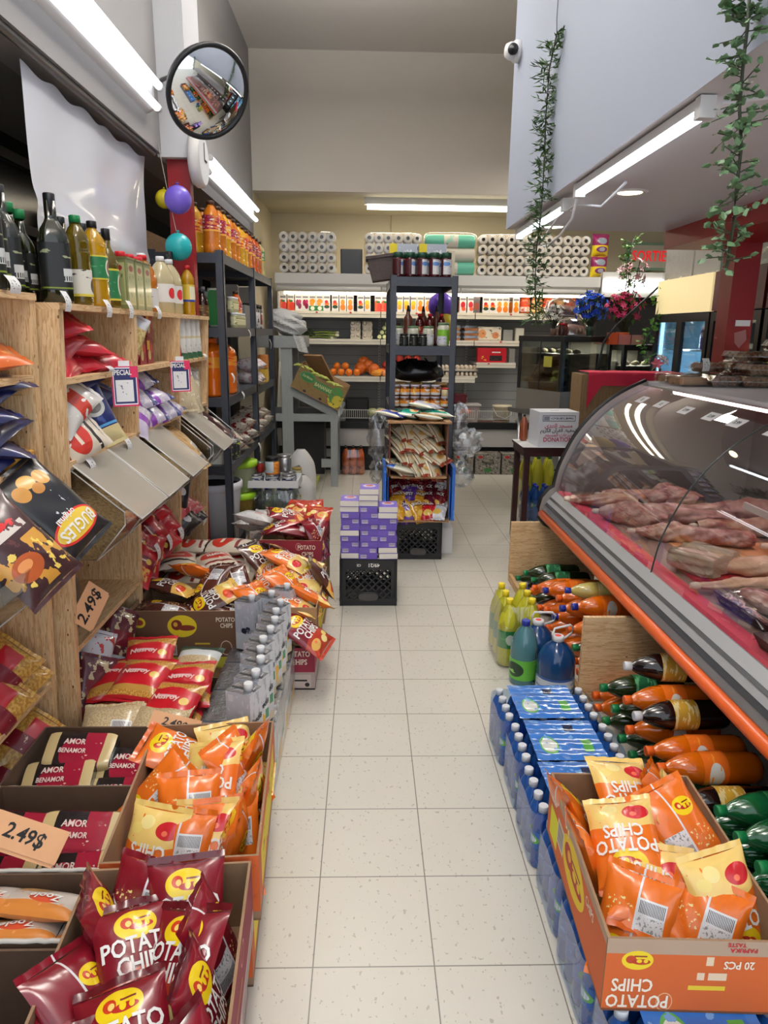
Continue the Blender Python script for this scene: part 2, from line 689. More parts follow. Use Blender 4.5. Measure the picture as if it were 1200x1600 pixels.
def led(label, y0, y1, x, z):
    t = thing('led_lamp', label, 'lamp', (x, y0, z))
    n = y1 - y0
    MB().box(-0.012, 0.028, 0, n, 0.0, 0.028, FIX).build('housing', t)
    MB().lathe([(0.019, 0.03), (0.019, n - 0.03)], LED, 12, Matrix.Translation((0.008, 0, -0.006)) @ Matrix.Rotation(R(-90), 4, 'X')).build('tube', t)
    for a in (-0.006, n - 0.03):
        MB().box(-0.014, 0.03, a, a + 0.036, -0.026, 0.031, FIX).build('end_cap', t)
    return t


led('white led tube under the near half of the bulkhead', 2.17, 3.40, 0.935, 2.155)
led('white led tube hanging under the far end of the bulkhead', 3.62, 4.72, 0.945, 2.135)
WIRE = mat('white_cable', (214, 214, 216), 0.5)
tag(MB().tube([(0.94, 3.40, 2.15), (0.95, 3.5, 2.06), (0.93, 3.62, 2.0), (0.94, 3.9, 1.98), (0.96, 4.2, 2.02), (0.95, 3.75, 2.1), (0.96, 3.5, 2.12), (1.02, 3.3, 2.08), (1.05, 3.1, 2.14)], 0.006, WIRE, 6).build('lamp_cable'),
    'white lamp cable looping between the two led tubes', 'cable')
tag(MB().tube([(1.0, 2.2, 2.18), (1.3, 2.1, 2.183), (1.6, 2.2, 2.183), (1.8, 2.5, 2.183)], 0.006, WIRE, 6).build('lamp_cable'), 'white cable running across the soffit near the leafy vine', 'cable')
GLOW = mat('downlight_glow', (255, 236, 190), 0.4, emit=7.0)
for lab, (x, y, z) in (('round recessed downlight in the soffit over the counter', (1.235, 3.58, 2.19)), ('round recessed downlight at the far end of the soffit', (1.17, 4.72, 2.19))):
    t = thing('downlight', lab, 'lamp', (x, y, z))
    MB().lathe([(0.055, -0.002), (0.075, -0.008), (0.085, 0.0)], WHITE, 24, cap=False).build('trim_ring', t)
    MB().lathe([(0.0, -0.004), (0.056, -0.004)], GLOW, 24, cap=False).build('lens', t)
# convex mirror
t = thing('convex_mirror', 'round black rimmed convex mirror on the boxed column', 'mirror', (-0.713,3.600,2.577), Vector((0.52, -0.56, -0.47)).to_track_quat('Z', 'Y').to_euler())
MIR = mat('mirror_silver', (235, 238, 240), 0.03, 1.0)
rm = 0.192
MB().grid(lambda u, v: (rm * v * math.cos(2 * PI * u), rm * v * math.sin(2 * PI * u), 0.045 * (1 - v * v)), 48, 12, MIR, wrap=True).build('mirror_face', t)
MB().tube([(rm * math.cos(2 * PI * i / 48), rm * math.sin(2 * PI * i / 48), 0) for i in range(48)], 0.012, BLACKP, 8, closed=True).build('rim', t)
MB().lathe([(rm, -0.03), (rm, -0.005)], mat('mirror_back', (60, 60, 64), 0.6), 40).build('back_plate', t)
_mi = Matrix.LocRotScale(t.location, t.rotation_euler, None).inverted()
MB().tube([_mi @ Vector(p) for p in (tuple(t.location + Vector((-0.03, 0.04, 0.03))), (-0.96, 4.08, 2.80), (-1.12, 4.37, 2.855))], 0.011, mat('bracket_grey', (92, 88, 84), 0.4, 0.7), 8).build('bracket', t)
# clock seen edge-on
t = thing('wall_clock', 'round white clock seen edge on below the mirror', 'clock', (-0.962, 4.42, 2.47), (0, R(90), 0))
MB().lathe([(0.13, -0.02), (0.145, 0.0), (0.145, 0.03), (0.13, 0.045)], mat('clock_case', (214, 212, 208), 0.5), 32).build('case', t)
MB().lathe([(0.0, 0.046), (0.128, 0.046)], PAPER, 32, cap=False).build('dial', t)
MB().box(-0.09, 0, -0.004, 0.004, 0.048, 0.05, INK).build('hand', t)
MB().box(-0.004, 0.004, 0, 0.06, 0.048, 0.05, INK).build('hand', t)
# security camera
t = thing('dome_camera', 'white dome security camera near the far edge of the bulkhead', 'camera', (0.9, 4.72, 3.15), (R(10), R(-90), 0))
MB().lathe([(0.06, 0), (0.06, 0.03), (0.05, 0.045)], WHITE, 24).build('base', t)
MB().lathe([(0.048, 0.03), (0.048, 0.06), (0.036, 0.085), (0.0, 0.092)], WHITE, 24).build('dome', t)
MB().lathe([(0.0, 0.0), (0.03, 0.0), (0.03, 0.02), (0.0, 0.03)], BLACKP, 16, Matrix.Translation((-0.01, -0.05, 0.062)) @ Matrix.Rotation(R(75), 4, 'X')).build('lens', t)
# white plastic sheet hung over the window
SHEET = haze_sheet('white_plastic_sheet', (226, 228, 236), 0.06, 0.35)


def sheet_pt(u, v):
    y = 2.84 + u * (1.46 - 0.10 * v)
    z = 2.455 - v * 0.80 - 0.02 * math.sin(5 * PI * u) ** 2 * (1 - v)
    fold = math.exp(-((v - 0.58 - 0.10 * u) / 0.05) ** 2)
    x = -1.215 + 0.004 * math.sin(17 * u + 3 * v) + 0.003 * math.sin(60 * u + 5 * v) * max(0.0, v - 0.6) * 2.5 + 0.012 * fold + 0.007 * math.sin(7 * u - 5 * v) * math.sin(3 * v + u)
    x += 0.006 * math.sin(22 * (u + 0.5 * v)) * max(0.0, u - 0.5) * (1 - v) * 2
    return (x, y, z)


tag(MB().grid(sheet_pt, 90, 40, SHEET).build('plastic_sheet'), 'creased white plastic sheet hung over the window above the oil bottles', 'sheet')
tag(MB().tube([(-1.17, 1.2, 2.475), (-1.17, 4.3, 2.475)], 0.018, mat('rail_grey', (120, 118, 116), 0.4, 0.6), 10).build('curtain_rail'), 'grey rail carrying the white plastic sheet', 'rail')
tag(MB().lathe([(0.02, 0), (0.06, 0.02), (0.07, 0.06), (0.04, 0.12), (0.02, 0.14)], mat('dark_metal', (52, 48, 46), 0.4, 0.7), 16, Matrix.Translation((-1.15, 2.42, 2.50)) @ Matrix.Rotation(R(90), 4, 'X')).build('spot_lamp'), 'small dark spot lamp at the near end of the sheet rail', 'lamp')

# ================================================================ product builders


def wob(seed):
    r = random.Random(seed)
    K = [(r.uniform(1.5, 5), r.uniform(1.5, 5), r.uniform(0, 6.28), r.uniform(0.5, 1)) for _ in range(5)]
    return lambda u, v: sum(a * math.sin(p * u + q * v + f) for p, q, f, a in K) / 5


def bag_mesh(name, w, h, t, front, back, seed=1, texts=(), crimp=0.012, bend=0.0, crumple=1.0, fill=3.0, seal=None, nx=22, ny=28):
    """pillow pouch: swollen middle, flat crimped ends, creases running in from the seals; printed text follows the surface"""
    f1, f2 = wob(seed), wob(seed + 50)
    r = random.Random(seed)
    cr = [(r.uniform(-0.9, 0.9), r.choice((-1, 1)), r.uniform(0.05, 0.13), r.uniform(0.4, 1.0)) for _ in range(9)]

    def th(u, v, sgn):
        a = max(0.0, 1 - abs(u) ** 2.4) ** 0.6 * max(0.0, 1 - abs(v) ** fill) ** 0.75
        d = a * (1 + 0.16 * crumple * (f1(u * 1.5, v * 1.5) if sgn > 0 else f2(u * 1.5, v * 1.5)))
        e = 0.0
        for cu, cv, cw, ca in cr:
            dist = abs(u - cu - 0.25 * (v - cv) * cu)
            e += ca * math.exp(-(dist / cw) ** 2) * max(0.0, 1 - abs(v - cv) / 0.75) * min(1, 6 * (1 - abs(v)) + 0.2)
        return t / 2 * (d - 0.13 * crumple * e * (a ** 0.4 if a > 0 else 0))

    def surf(u, v, sgn):
        ww = w / 2 * (1 - 0.07 * (1 - abs(v) ** 4)) * (1 + 0.02 * f2(0, v * 2))
        z = th(u, v, sgn) * sgn + bend * v * v + 0.006 * crumple * f1(u, v) * abs(v) ** 3
        return (ww * u, h / 2 * v * (1 - 0.04 * (1 - u * u)), z)
    b = MB()
    b.grid(lambda a, c: surf(a * 2 - 1, c * 2 - 1, 1), nx, ny, front)
    b.grid(lambda a, c: surf(a * 2 - 1, c * 2 - 1, -1), nx, ny, back, flip=True)
    for s in (-1, 1):
        y0 = h / 2

        def strip(a, c, s=s):
            p = surf(a * 2 - 1, s, 1)
            return (p[0], s * (y0 * 0.985 + c * crimp), p[2] + 0.002 * math.sin(a * 31) * c + c * 0.004 * f1(a * 3, s))
        b.grid(strip, nx, 2, seal or front, flip=(s < 0), uvf=lambda a, c, s=s: (a, 0.995 if s > 0 else 0.005))
    for T in texts:
        txt, u0, v0, size, rot, m = T[:6]
        ct, st = math.cos(rot), math.sin(rot)

        def fn(x, y, u0=u0, v0=v0, ct=ct, st=st):
            X = u0 * w / 2 + x * ct - y * st
            Y = v0 * h / 2 + x * st + y * ct
            u = max(-0.97, min(0.97, X / (w / 2 * 0.95)))
            v = max(-0.97, min(0.97, Y / (h / 2)))
            p = surf(u, v, 1)
            return (X, Y, p[2] + 0.0022)
        b.text(txt, size, m, fn, T[6] if len(T) > 6 else 1.0)
    return b.mesh(name)


def obj_of(name, me, cat, label=''):
    o = bpy.data.objects.new(name, me)
    C.objects.link(o)
    o['category'] = cat
    o['label'] = label
    return o


def bag_kind(name, cat, *a, **k):
    return Kind(lambda: obj_of(name, bag_mesh(name, *a, **k), cat))


class Mixed:
    """several differently crumpled versions of one product, used in turn"""

    def __init__(s, *kinds):
        s.kinds, s.i = kinds, 0

    def put(s, *a, **k):
        s.i += 1
        return s.kinds[s.i % len(s.kinds)].put(*a, **k)


LOGO = lambda u, v, s=1.0: [('e', u, v, 0.21 * s, 0.115 * s, (240, 208, 30)), ('e', u - 0.085 * s, v + 0.02 * s, 0.06 * s, 0.045 * s, (196, 60, 30)), ('e', u - 0.07 * s, v + 0.012 * s, 0.03 * s, 0.025 * s, (250, 214, 120)), ('e', u + 0.05 * s, v - 0.02 * s, 0.12 * s, 0.03 * s, (176, 44, 34)),
                            ('e', u + 0.03 * s, v - 0.008 * s, 0.03 * s, 0.03 * s, (240, 208, 30)), ('e', u + 0.11 * s, v - 0.012 * s, 0.025 * s, 0.025 * s, (240, 208, 30)), ('r', u + 0.01 * s, u + 0.15 * s, v + 0.03 * s, v + 0.045 * s, (120, 40, 30))]
SILVER = printed('bag_back_silver', (186, 188, 192), [('r', 0.1, 0.9, 0.15, 0.85, (206, 208, 212)), ('s', 40, 0.5, (40, 40, 44), 0.55, 0.85, 0.2, 0.32), ('n', 22, 0.56, (120, 120, 126), 0.14, 0.8, 0.4, 0.8)], 0.22, metal=0.25)


def chips_print(nm, base, dark, food, pep):
    return printed(nm, base, [('r', 0.0, 1.0, 0.0, 0.05, dark), ('e', 0.5, 0.06, 0.8, 0.35, food), ('n', 7, 0.64, base, 0.0, 1.0, 0.0, 0.32), ('e', 0.26, 0.2, 0.2, 0.1, pep), ('e', 0.3, 0.23, 0.05, 0.03, (240, 120, 90)),
                              ('e', 0.64, 0.14, 0.12, 0.075, (246, 226, 150)), ('e', 0.80, 0.22, 0.10, 0.06, (240, 214, 120))] + LOGO(0.5, 0.80, 1.25) + [('r', 0, 1, 0.975, 1.0, dark)], 0.24, coat=0.45)


def chips_back(nm, base, txtcol):
    return printed(nm, base, [('r', 0.12, 0.5, 0.2, 0.5, (224, 224, 226)), ('s', 50, 0.5, (40, 40, 44), 0.14, 0.48, 0.22, 0.34), ('n', 26, 0.57, (150, 150, 150), 0.12, 0.5, 0.36, 0.5),
                              ('r', 0.485, 0.515, 0, 1, (226, 226, 228)), ('n', 24, 0.6, txtcol, 0.55, 0.92, 0.25, 0.5)] + LOGO(0.7, 0.72, 0.9), 0.24, coat=0.45)


CH = {}
for nm, base, dark, food, pep in (('orange', (226, 112, 30), (198, 88, 20), (240, 204, 118), (196, 36, 44)), ('maroon', (122, 20, 34), (88, 12, 24), (176, 60, 40), (222, 176, 90)), ('brown', (78, 40, 32), (52, 26, 22), (232, 186, 92), (206, 70, 40))):
    fm, bm = chips_print('chips_%s_print' % nm, base, dark, food, pep), chips_back('chips_%s_back' % nm, base, (240, 220, 150))
    tx = [('POTATO', 0.0, 0.2, 0.046, 0, WHI, 0.76), ('CHIPS', 0.0, -0.13, 0.046, 0, WHI, 0.76)]
    CH[nm] = Mixed(*[bag_kind('potato_chips_bag', 'chips bag', 0.165, 0.22, 0.062, fm, bm, sd, tx, crimp=0.014) for sd in (3, 11, 23)])
    CH[nm + '_back'] = Mixed(*[bag_kind('potato_chips_bag', 'chips bag', 0.165, 0.22, 0.062, bm, fm, sd, (), crimp=0.014) for sd in (5, 17)])


def open_box(name, label, cat, w, d, h, mats, loc, rz, group=None, texts=(), th=0.006, inner=None, flaps=()):
    """open-topped carton: four walls and a base, each wall a part; mats = (front, back, left, right)"""
    t = thing(name, label, cat, loc, (0, 0, rz), group)
    inner = inner or CARD_IN
    MB().box(-w / 2, w / 2, -d / 2, d / 2, 0, th, inner).build('base_panel', t)
    b = MB().box(-w / 2, w / 2, -d / 2, -d / 2 + th, 0, h, inner, cap={'f': mats[0]})
    for T in texts:
        if T[0] == 'f':
            b.text(T[1], T[4], T[6], (lambda T: lambda x, y: (T[2] + (x if not T[5] else -x), -d / 2 - 0.0012, T[3] + (y if not T[5] else -y)))(T), T[7] if len(T) > 7 else 1.0)
    b.build('front_panel', t)
    MB().box(-w / 2, w / 2, d / 2 - th, d / 2, 0, h, inner, cap={'k': mats[1]}).build('back_panel', t)
    b = MB().box(-w / 2, -w / 2 + th, -d / 2 + th, d / 2 - th, 0, h, inner, cap={'l': mats[2]})
    for T in texts:
        if T[0] == 'l':
            b.text(T[1], T[4], T[6], (lambda T: lambda x, y: (-w / 2 - 0.0012, T[2] - (x if not T[5] else -x), T[3] + (y if not T[5] else -y)))(T), T[7] if len(T) > 7 else 1.0)
    b.build('side_panel', t)
    b = MB().box(w / 2 - th, w / 2, -d / 2 + th, d / 2 - th, 0, h, inner, cap={'r': mats[3]})
    for T in texts:
        if T[0] == 'r':
            b.text(T[1], T[4], T[6], (lambda T: lambda x, y: (w / 2 + 0.0012, T[2] + (x if not T[5] else -x), T[3] + (y if not T[5] else -y)))(T), T[7] if len(T) > 7 else 1.0)
    b.build('side_panel', t)
    return t


# ---- bottles
def scaled(prof, r, h):
    return [(a * r, b * h) for a, b in prof]


P_SODA = [(0.0, 0.015), (0.62, 0.0), (0.9, 0.03), (1.0, 0.09), (0.985, 0.2), (1.0, 0.32), (1.0, 0.58), (0.97, 0.63), (0.9, 0.70), (0.72, 0.79), (0.48, 0.87), (0.29, 0.915), (0.27, 0.94)]
P_JUICE = [(0.0, 0.01), (0.9, 0.0), (1.0, 0.03), (1.0, 0.16), (0.93, 0.19), (1.0, 0.22), (0.93, 0.25), (0.97, 0.29), (0.97, 0.62), (1.0, 0.66), (0.92, 0.74), (0.7, 0.83), (0.42, 0.90), (0.38, 0.94)]
P_OLIVE = [(0.0, 0.01), (0.95, 0.0), (1.0, 0.02), (1.0, 0.56), (0.96, 0.61), (0.78, 0.68), (0.48, 0.745), (0.38, 0.78), (0.35, 0.93)]
P_PET = [(0.0, 0.01), (0.92, 0.0), (1.0, 0.03)] + [(1.0 - 0.045 * (i % 2), 0.06 + 0.033 * i) for i in range(8)] + [(1.0, 0.33), (1.0, 0.58)] + [(1.0 - 0.045 * (i % 2), 0.61 + 0.03 * i) for i in range(5)] + [(0.86, 0.79), (0.6, 0.86), (0.36, 0.90), (0.33, 0.93)]
P_JUG = [(0.0, 0.01), (0.93, 0.0), (1.0, 0.03), (1.0, 0.55), (0.97, 0.62), (0.8, 0.75), (0.5, 0.86), (0.28, 0.91), (0.26, 0.94)]


def bottle(name, cat, prof, r, h, body, capm, label=None, z0=0.0, z1=0.0, capr=None, capz=0.92, n=18, text=None, sq=None, cr=None, tsize=0.02, sx=1.0):
    """bottle body with its screw cap and wrap label as parts"""
    o = MB().lathe(scaled(prof, r, h), body, n, sq=sq, sx=sx).build(name)
    o['category'] = cat
    nr = cr or prof[-1][0] * r * 1.22
    MB().lathe([(nr, capz * h), (nr, h * 0.992), (nr * 0.9, h)], capm, 14).build('cap', o)
    if label:
        pr = scaled(prof, r, h)

        def rad(z):
            for (a, za), (b, zb) in zip(pr, pr[1:]):
                if za <= z <= zb and zb > za:
                    return a + (b - a) * (z - za) / (zb - za)
            return r
        zs = [z0 * h] + [z for _, z in pr if z0 * h < z < z1 * h] + [z1 * h]
        rr = max(rad(z) for z in zs) + 0.0009
        b = MB().lathe([(rr, zs[0]), (rr, (zs[0] + zs[-1]) / 2), (rr, zs[-1])], label, n, cap=False, sq=sq, sx=sx)
        if text:
            for txt, ang, zz, m in text:
                b.text(txt, tsize, m, lambda x, y, ang=ang, zz=zz: ((rr + 0.0012) * math.cos(ang + x / rr), (rr + 0.0012) * math.sin(ang + x / rr), zz * h + y))
        b.build('label', o)
    return o


def liquid(name, col, rough=0.06, trans=0.35):
    return mat(name, col, rough, trans=trans, coat=0.6, ior=1.34)


CAPS = {n: mat('cap_' + n, c, 0.4) for n, c in dict(green=(22, 120, 66), orange=(238, 104, 32), white=(226, 226, 226), blue=(34, 52, 150), yellow=(236, 214, 40), black=(22, 22, 24), red=(190, 26, 36), brown=(64, 40, 24)).items()}
ORANGE_L = liquid('orange_soda', (236, 112, 14), trans=0.2)
COLA_L = liquid('cola_soda', (26, 12, 10), trans=0.0)
GREEN_B = liquid('green_bottle', (40, 58, 22), trans=0.3)
SEVEN_B = liquid('clear_green_bottle', (26, 112, 62), trans=0.45)
LEMON_L = liquid('lemon_soda', (226, 222, 62), trans=0.3)
PALE_L = liquid('pale_lemonade', (216, 200, 110), trans=0.3)


def lab(name, base, *layers):
    return printed(name, base, list(layers), 0.35)


def jar(name, cat, r, h, body, lid, label=None, lh=0.16, n=16, z0=0.2, z1=0.72):
    o = MB().lathe([(0, 0.002), (r * 0.92, 0), (r, h * 0.05), (r, h * 0.76), (r * 0.88, h * (1 - lh))], body, n).build(name)
    o['category'] = cat
    MB().lathe([(r * 0.93, h * (1 - lh)), (r * 0.95, h * 0.985), (r * 0.9, h)], lid, n).build('lid', o)
    if label:
        MB().lathe([(r + 0.0008, h * z0), (r + 0.0008, h * z1)], label, n, cap=False).build('label', o)
    return o


def carton(name, cat, w, d, h, front, side, top, cap, capy=0.0):
    """tall drink carton, flat folded top with a screw cap; front faces -y"""
    o = MB().box(-w / 2, w / 2, -d / 2, d / 2, 0, h, side, cap={'f': front, 't': top, 'k': front, 'l': side, 'r': side}).build(name, bevel=0.003)
    o['category'] = cat
    MB().lathe([(0.016, h), (0.016, h + 0.017), (0.0145, h + 0.02)], cap, 14, Matrix.Translation((0, capy, 0))).build('cap', o)
    MB().box(-w / 2, w / 2, -0.003, 0.003, h, h + 0.004, top).build('seal', o) if capy else None
    return o


def crate(label, loc, rz=0.0, texts=True, w=0.33, h=0.28):
    """black milk crate with lattice sides and an oval hand hole"""
    t = thing('milk_crate', label, 'crate', loc, (0, 0, rz))
    BM = mat('crate_plastic', (26, 27, 30), 0.42)
    hw = w / 2
    for i in range(4):
        M = Matrix.Rotation(i * PI / 2, 4, 'Z')
        b = MB()
        y = -hw
        b.box(-hw, hw, y, y + 0.018, h - 0.062, h, BM)
        b.box(-hw, hw, y + 0.001, y + 0.016, 0.0, 0.028, BM)
        b.box(-hw, hw, y - 0.001, y + 0.019, 0.028, 0.045, BM)
        for s in (-1, 1):
            b.box(min(s * hw, s * (hw - 0.035)), max(s * hw, s * (hw - 0.035)), y, y + 0.016, 0.045, h - 0.062, BM)
        x0, x1, z0, z1 = -hw + 0.035, hw - 0.035, 0.045, h - 0.062
        for q in range(-8, 9):
            for sg in (1, -1):
                # clipped diagonal ribs
                pts = []
                c = q * 0.043
                xa, xb = x0, x1
                fz = lambda x: (z0 + z1) / 2 + sg * (x - c)
                if sg > 0:
                    xa, xb = max(xa, c + z0 - (z0 + z1) / 2), min(xb, c + z1 - (z0 + z1) / 2)
                else:
                    xa, xb = max(xa, c - (z1 - (z0 + z1) / 2)), min(xb, c - (z0 - (z0 + z1) / 2))
                if xb - xa > 0.01:
                    b.bar((xa, y + 0.008, fz(xa)), (xb, y + 0.008, fz(xb)), 0.012, 0.008, BM)
        # oval grip
        gz = 0.055
        ov = [(0.058 * math.copysign(abs(math.cos(a)) ** 0.6, math.cos(a)), gz + 0.024 * math.copysign(abs(math.sin(a)) ** 0.6, math.sin(a))) for a in [2 * PI * k / 24 for k in range(24)]]
        b.prism(ov, y - 0.002, y + 0.004, mat('crate_plastic_grey', (70, 68, 68), 0.5), axis='y')
        b.tube([(p, y + 0.001, q) for p, q in ov], 0.005, BM, 6, closed=True)
        if i == 0 and texts:
            b.text('49/21', 0.03, WHI, lambda x, y2: (0.03 - x, y - 0.0015, h - 0.032 - y2))
            b.text('CE', 0.02, WHI, lambda x, y2: (-0.055 - x, y - 0.0015, h - 0.032 - y2))
        b.xform(M).build('side_wall', t)
    MB().box(-hw, hw, -hw, hw, 0.004, 0.014, BM).build('bottom', t)
    return t


WRAP = film('pack_film', (250, 246, 240), 0.06, 0.15)


def puffy(x0, x1, z0, z1, y0, y1, m, seed=1, amp=0.012):
    w = wob(seed)

    def fn(u, v):
        # closed sleeve around the pack, front bulging
        a = 2 * PI * u
        k = 1.0 / ((abs(math.cos(a)) ** 8 + abs(math.sin(a)) ** 8) ** 0.125)
        X, Z = math.cos(a) * k, math.sin(a) * k
        e = 1 - 0.12 * abs(2 * v - 1) ** 6
        return ((x0 + x1) / 2 + (x1 - x0) / 2 * X * e + amp * w(X * 3 + v, Z * 3) * 0.6, y0 + (y1 - y0) * v, (z0 + z1) / 2 + (z1 - z0) / 2 * Z * e + amp * w(Z * 3, X * 2 + v) * 0.4)
    b = MB().grid(fn, 48, 6, m, wrap=True)
    n = 48
    b.face([i for i in range(n)][::-1], m)
    b.face([6 * n + i for i in range(n)], m)
    return b


def six(label, loc, prof, r, h, body, cap, lb, z0, z1, name='bottle_pack', rows=2, cols=3, text=None, rz=0.0):
    t = thing(name, label, 'bottle pack', loc, (0, 0, rz))
    o = bottle('bottle', 'x', prof, r, h, body, cap, lb, z0, z1, text=text)
    del o['category']
    o.parent = t
    for j in range(rows):
        for i in range(cols):
            c = o if i == j == 0 else copy_tree(o, t)
            c.location = ((i - (cols - 1) / 2) * r * 2.02, (j - (rows - 1) / 2) * r * 2.02, 0)
    W_, D_ = cols * r * 1.01, rows * r * 1.01

    def fn(u, v):
        a = 2 * PI * u
        k = 1.0 / ((abs(math.cos(a)) ** 7 + abs(math.sin(a)) ** 7) ** (1 / 7))
        s = 1.0 if v < 0.62 else 1.0 - (v - 0.62) * 0.55
        return ((W_ + 0.003) * math.cos(a) * k * s, (D_ + 0.003) * math.sin(a) * k * s, 0.004 + h * 0.88 * v + 0.004 * math.sin(24 * a) * v)
    MB().grid(fn, 60, 8, POLY, wrap=True).build('shrink_wrap', t)
    return t

# ================================================================ pine shelving on the left
LEAN = 0.05


def lean(x, y, z):
    return (x - LEAN * (1.617 - z), y, z)


def shelf_unit(label, ya, yb, dividers, xf, xb, top, shelves, bottom=0.02):
    t = thing('wooden_shelf_unit', label, 'shelf')
    for y in [ya] + dividers + [yb - 0.036]:
        p = MB().box(xb, xf, y, y + 0.036, bottom, top - 0.02, PINE, lean)
        p.build('upright_panel', t)
    MB().box(xb, xf + 0.004, ya, yb, top - 0.02, top, PINE, lean).build('top_board', t)
    for z in shelves:
        b = MB().box(xb, xf, ya + 0.036, yb - 0.036, z - 0.02, z, PINE, lean)
        for y in [ya] + dividers:                                          # cleats that carry the shelf
            b.box(xb, xf - 0.03, y + 0.036, y + 0.054, z - 0.06, z - 0.02, PINE_D, lean)
        for y in dividers + [yb - 0.036]:
            b.box(xb, xf - 0.03, y - 0.018, y, z - 0.06, z - 0.02, PINE_D, lean)
        b.build('shelf_board', t)
    MB().box(xb - 0.012, xb, ya, yb, bottom, top - 0.02, PINE_D, lean).build('back_panel', t)
    return t


shelf_unit('tall pine shelf unit with three bays of goods and oil bottles on top', 2.27, 4.40, [3.00, 3.70], -0.93, -1.24, 1.617, [1.388, 1.12, 0.472, 0.10])
shelf_unit('nearer pine shelf unit cut by the left edge, set slightly back', 0.95, 2.23, [], -0.98, -1.29, 1.64, [1.405, 1.14, 0.76, 0.40, 0.10])

# acrylic gravity bins
ACR_L = haze_sheet('scratched_acrylic', (206, 198, 184), 0.60, 0.5)
bsdf(ACR_L).inputs['Coat Weight'].default_value = 0.0
bsdf(ACR_L).inputs['Specular IOR Level'].default_value = 0.25


def bin_(label, y0, y1, dx=0.0, lid=True, ang=0.0, kind='pale'):
    t = thing('acrylic_bin', label, 'bin', (dx, 0, 0))
    pf = [(-1.20, 0.78), (-0.905, 0.78), (-0.80, 0.905), (-0.80, 0.95), (-0.97, 1.095), (-1.2, 1.095)]
    b = MB()
    e = 0.003
    for a, c in zip(pf[:4], pf[1:4]):
        b.poly([(a[0], y0, a[1]), (c[0], y0, c[1]), (c[0], y1, c[1]), (a[0], y1, a[1])], ACRYL)
    for y in (y0, y1):
        b.poly([(p, y, q) for p, q in pf], ACRYL)
    b.build('body', t)
    r = MB()
    ED = mat('acrylic_edge', (196, 194, 188), 0.2, coat=0.5)
    for y in (y0, y1):
        r.tube([(p, y, q) for p, q in pf[1:5]], 0.0025, ED, 6)
    r.tube([(-0.905, y0, 0.78), (-0.905, y1, 0.78)], 0.0025, ED, 6)
    r.build('polished_edge', t)
    if lid:
        l = MB()
        A, B = Vector((-0.962, 0, 1.108)), Vector((-0.745, 0, 0.925))
        n = Vector((0.64, 0, 0.76)) * 0.004
        P = [(A.x, y0, A.z), (B.x, y0, B.z), (B.x, y1, B.z), (A.x, y1, A.z)]
        l.poly(P, ACR_L)
        l.poly([tuple(Vector(p) + n) for p in P][::-1], ACR_L)
        lo = l.build('lid', t)
        MB().tube([tuple(Vector(p) + n * 0.5) for p in P], 0.0035, ED, 6, closed=True).build('lid_edge', lo)
        MB().tube([(A.x, y0, A.z), (A.x, y1, A.z)], 0.006, ACR_L, 8).build('hinge', lo)
    return t


BINS = [(2.325, 2.645, 'first acrylic bin of lentils with a hinged lid, nearest in the tall pine shelf'), (2.66, 2.985, 'second acrylic bin from the lentils, clear lid closed'),
        (3.05, 3.36, 'third acrylic bin from the lentils, clear lid closed'), (3.375, 3.685, 'fourth acrylic bin from the lentils, lidless, heaped with brown pouches'),
        (3.75, 4.05, 'fifth acrylic bin from the lentils, clear lid closed'), (4.065, 4.355, 'last acrylic bin by the grey rack, lidless, holding dark patterned pouches')]
for i, (a, b_, lb) in enumerate(BINS):
    bin_(lb, a, b_, lid=(i not in (3, 5)))
bin_('acrylic bin in the nearer pine shelf holding black snack bags', 1.45, 2.185, -0.05, lid=False)


def heap_top(y0, y1, seed, zt=1.06, zf=0.895):
    w = wob(seed)

    def fn(u, v):
        x = -1.19 + u * 0.378
        z = zt - (zt - zf) * u ** 1.5 + 0.012 * w(u * 3, v * 3)
        return (x, y0 + 0.004 + v * (y1 - y0 - 0.008), z)
    return fn


for (a, b_), nm, c1, c2, sd, lb in (((2.325, 2.645), 'lentils', (182, 152, 104), (120, 94, 56), 1, 'loose greenish brown lentils in the first acrylic bin'), ((2.66, 2.985), 'bulgur', (186, 158, 112), (150, 120, 78), 2, 'loose pale grain in the second acrylic bin'),
                                    ((3.05, 3.36), 'chickpeas', (206, 182, 134), (166, 138, 94), 3, 'loose cream grain in the third acrylic bin')):
    g = noisy(nm + '_grain', c1, c2, 95, 0.75, 1.0, con=2.5)
    m = MB().grid(heap_top(a, b_, sd), 14, 14, g)
    m.poly([heap_top(a, b_, sd)(1, 0), (-0.905, a + 0.004, 0.784), (-0.905, b_ - 0.004, 0.784), heap_top(a, b_, sd)(1, 1)], g)
    for yy in (a + 0.004, b_ - 0.004):
        v = 0 if yy < (a + b_) / 2 else 1
        m.poly([heap_top(a, b_, sd)(u / 10, v) for u in range(11)] + [(-0.905, yy, 0.784), (-1.19, yy, 0.784)], g)
    tag(m.build(nm), lb, 'pulses', kind='stuff')

# price tags on shelf lips
TAGM = printed('price_tag', (226, 226, 224), [('n', 6, 0.58, (90, 90, 100), 0.15, 0.85, 0.25, 0.75)], 0.6)


def curl_tag(p, w, h, label, rz=0.0, m=None, bend=0.012):
    b = MB().grid(lambda u, v: (bend * math.sin(PI * v) + 0.01 * (1 - v) ** 2, (u - 0.5) * w, (v - 1) * h), 3, 8, m or TAGM)
    return tag(b.build('price_tag', None, p, (0, 0, rz)), label, 'tag')


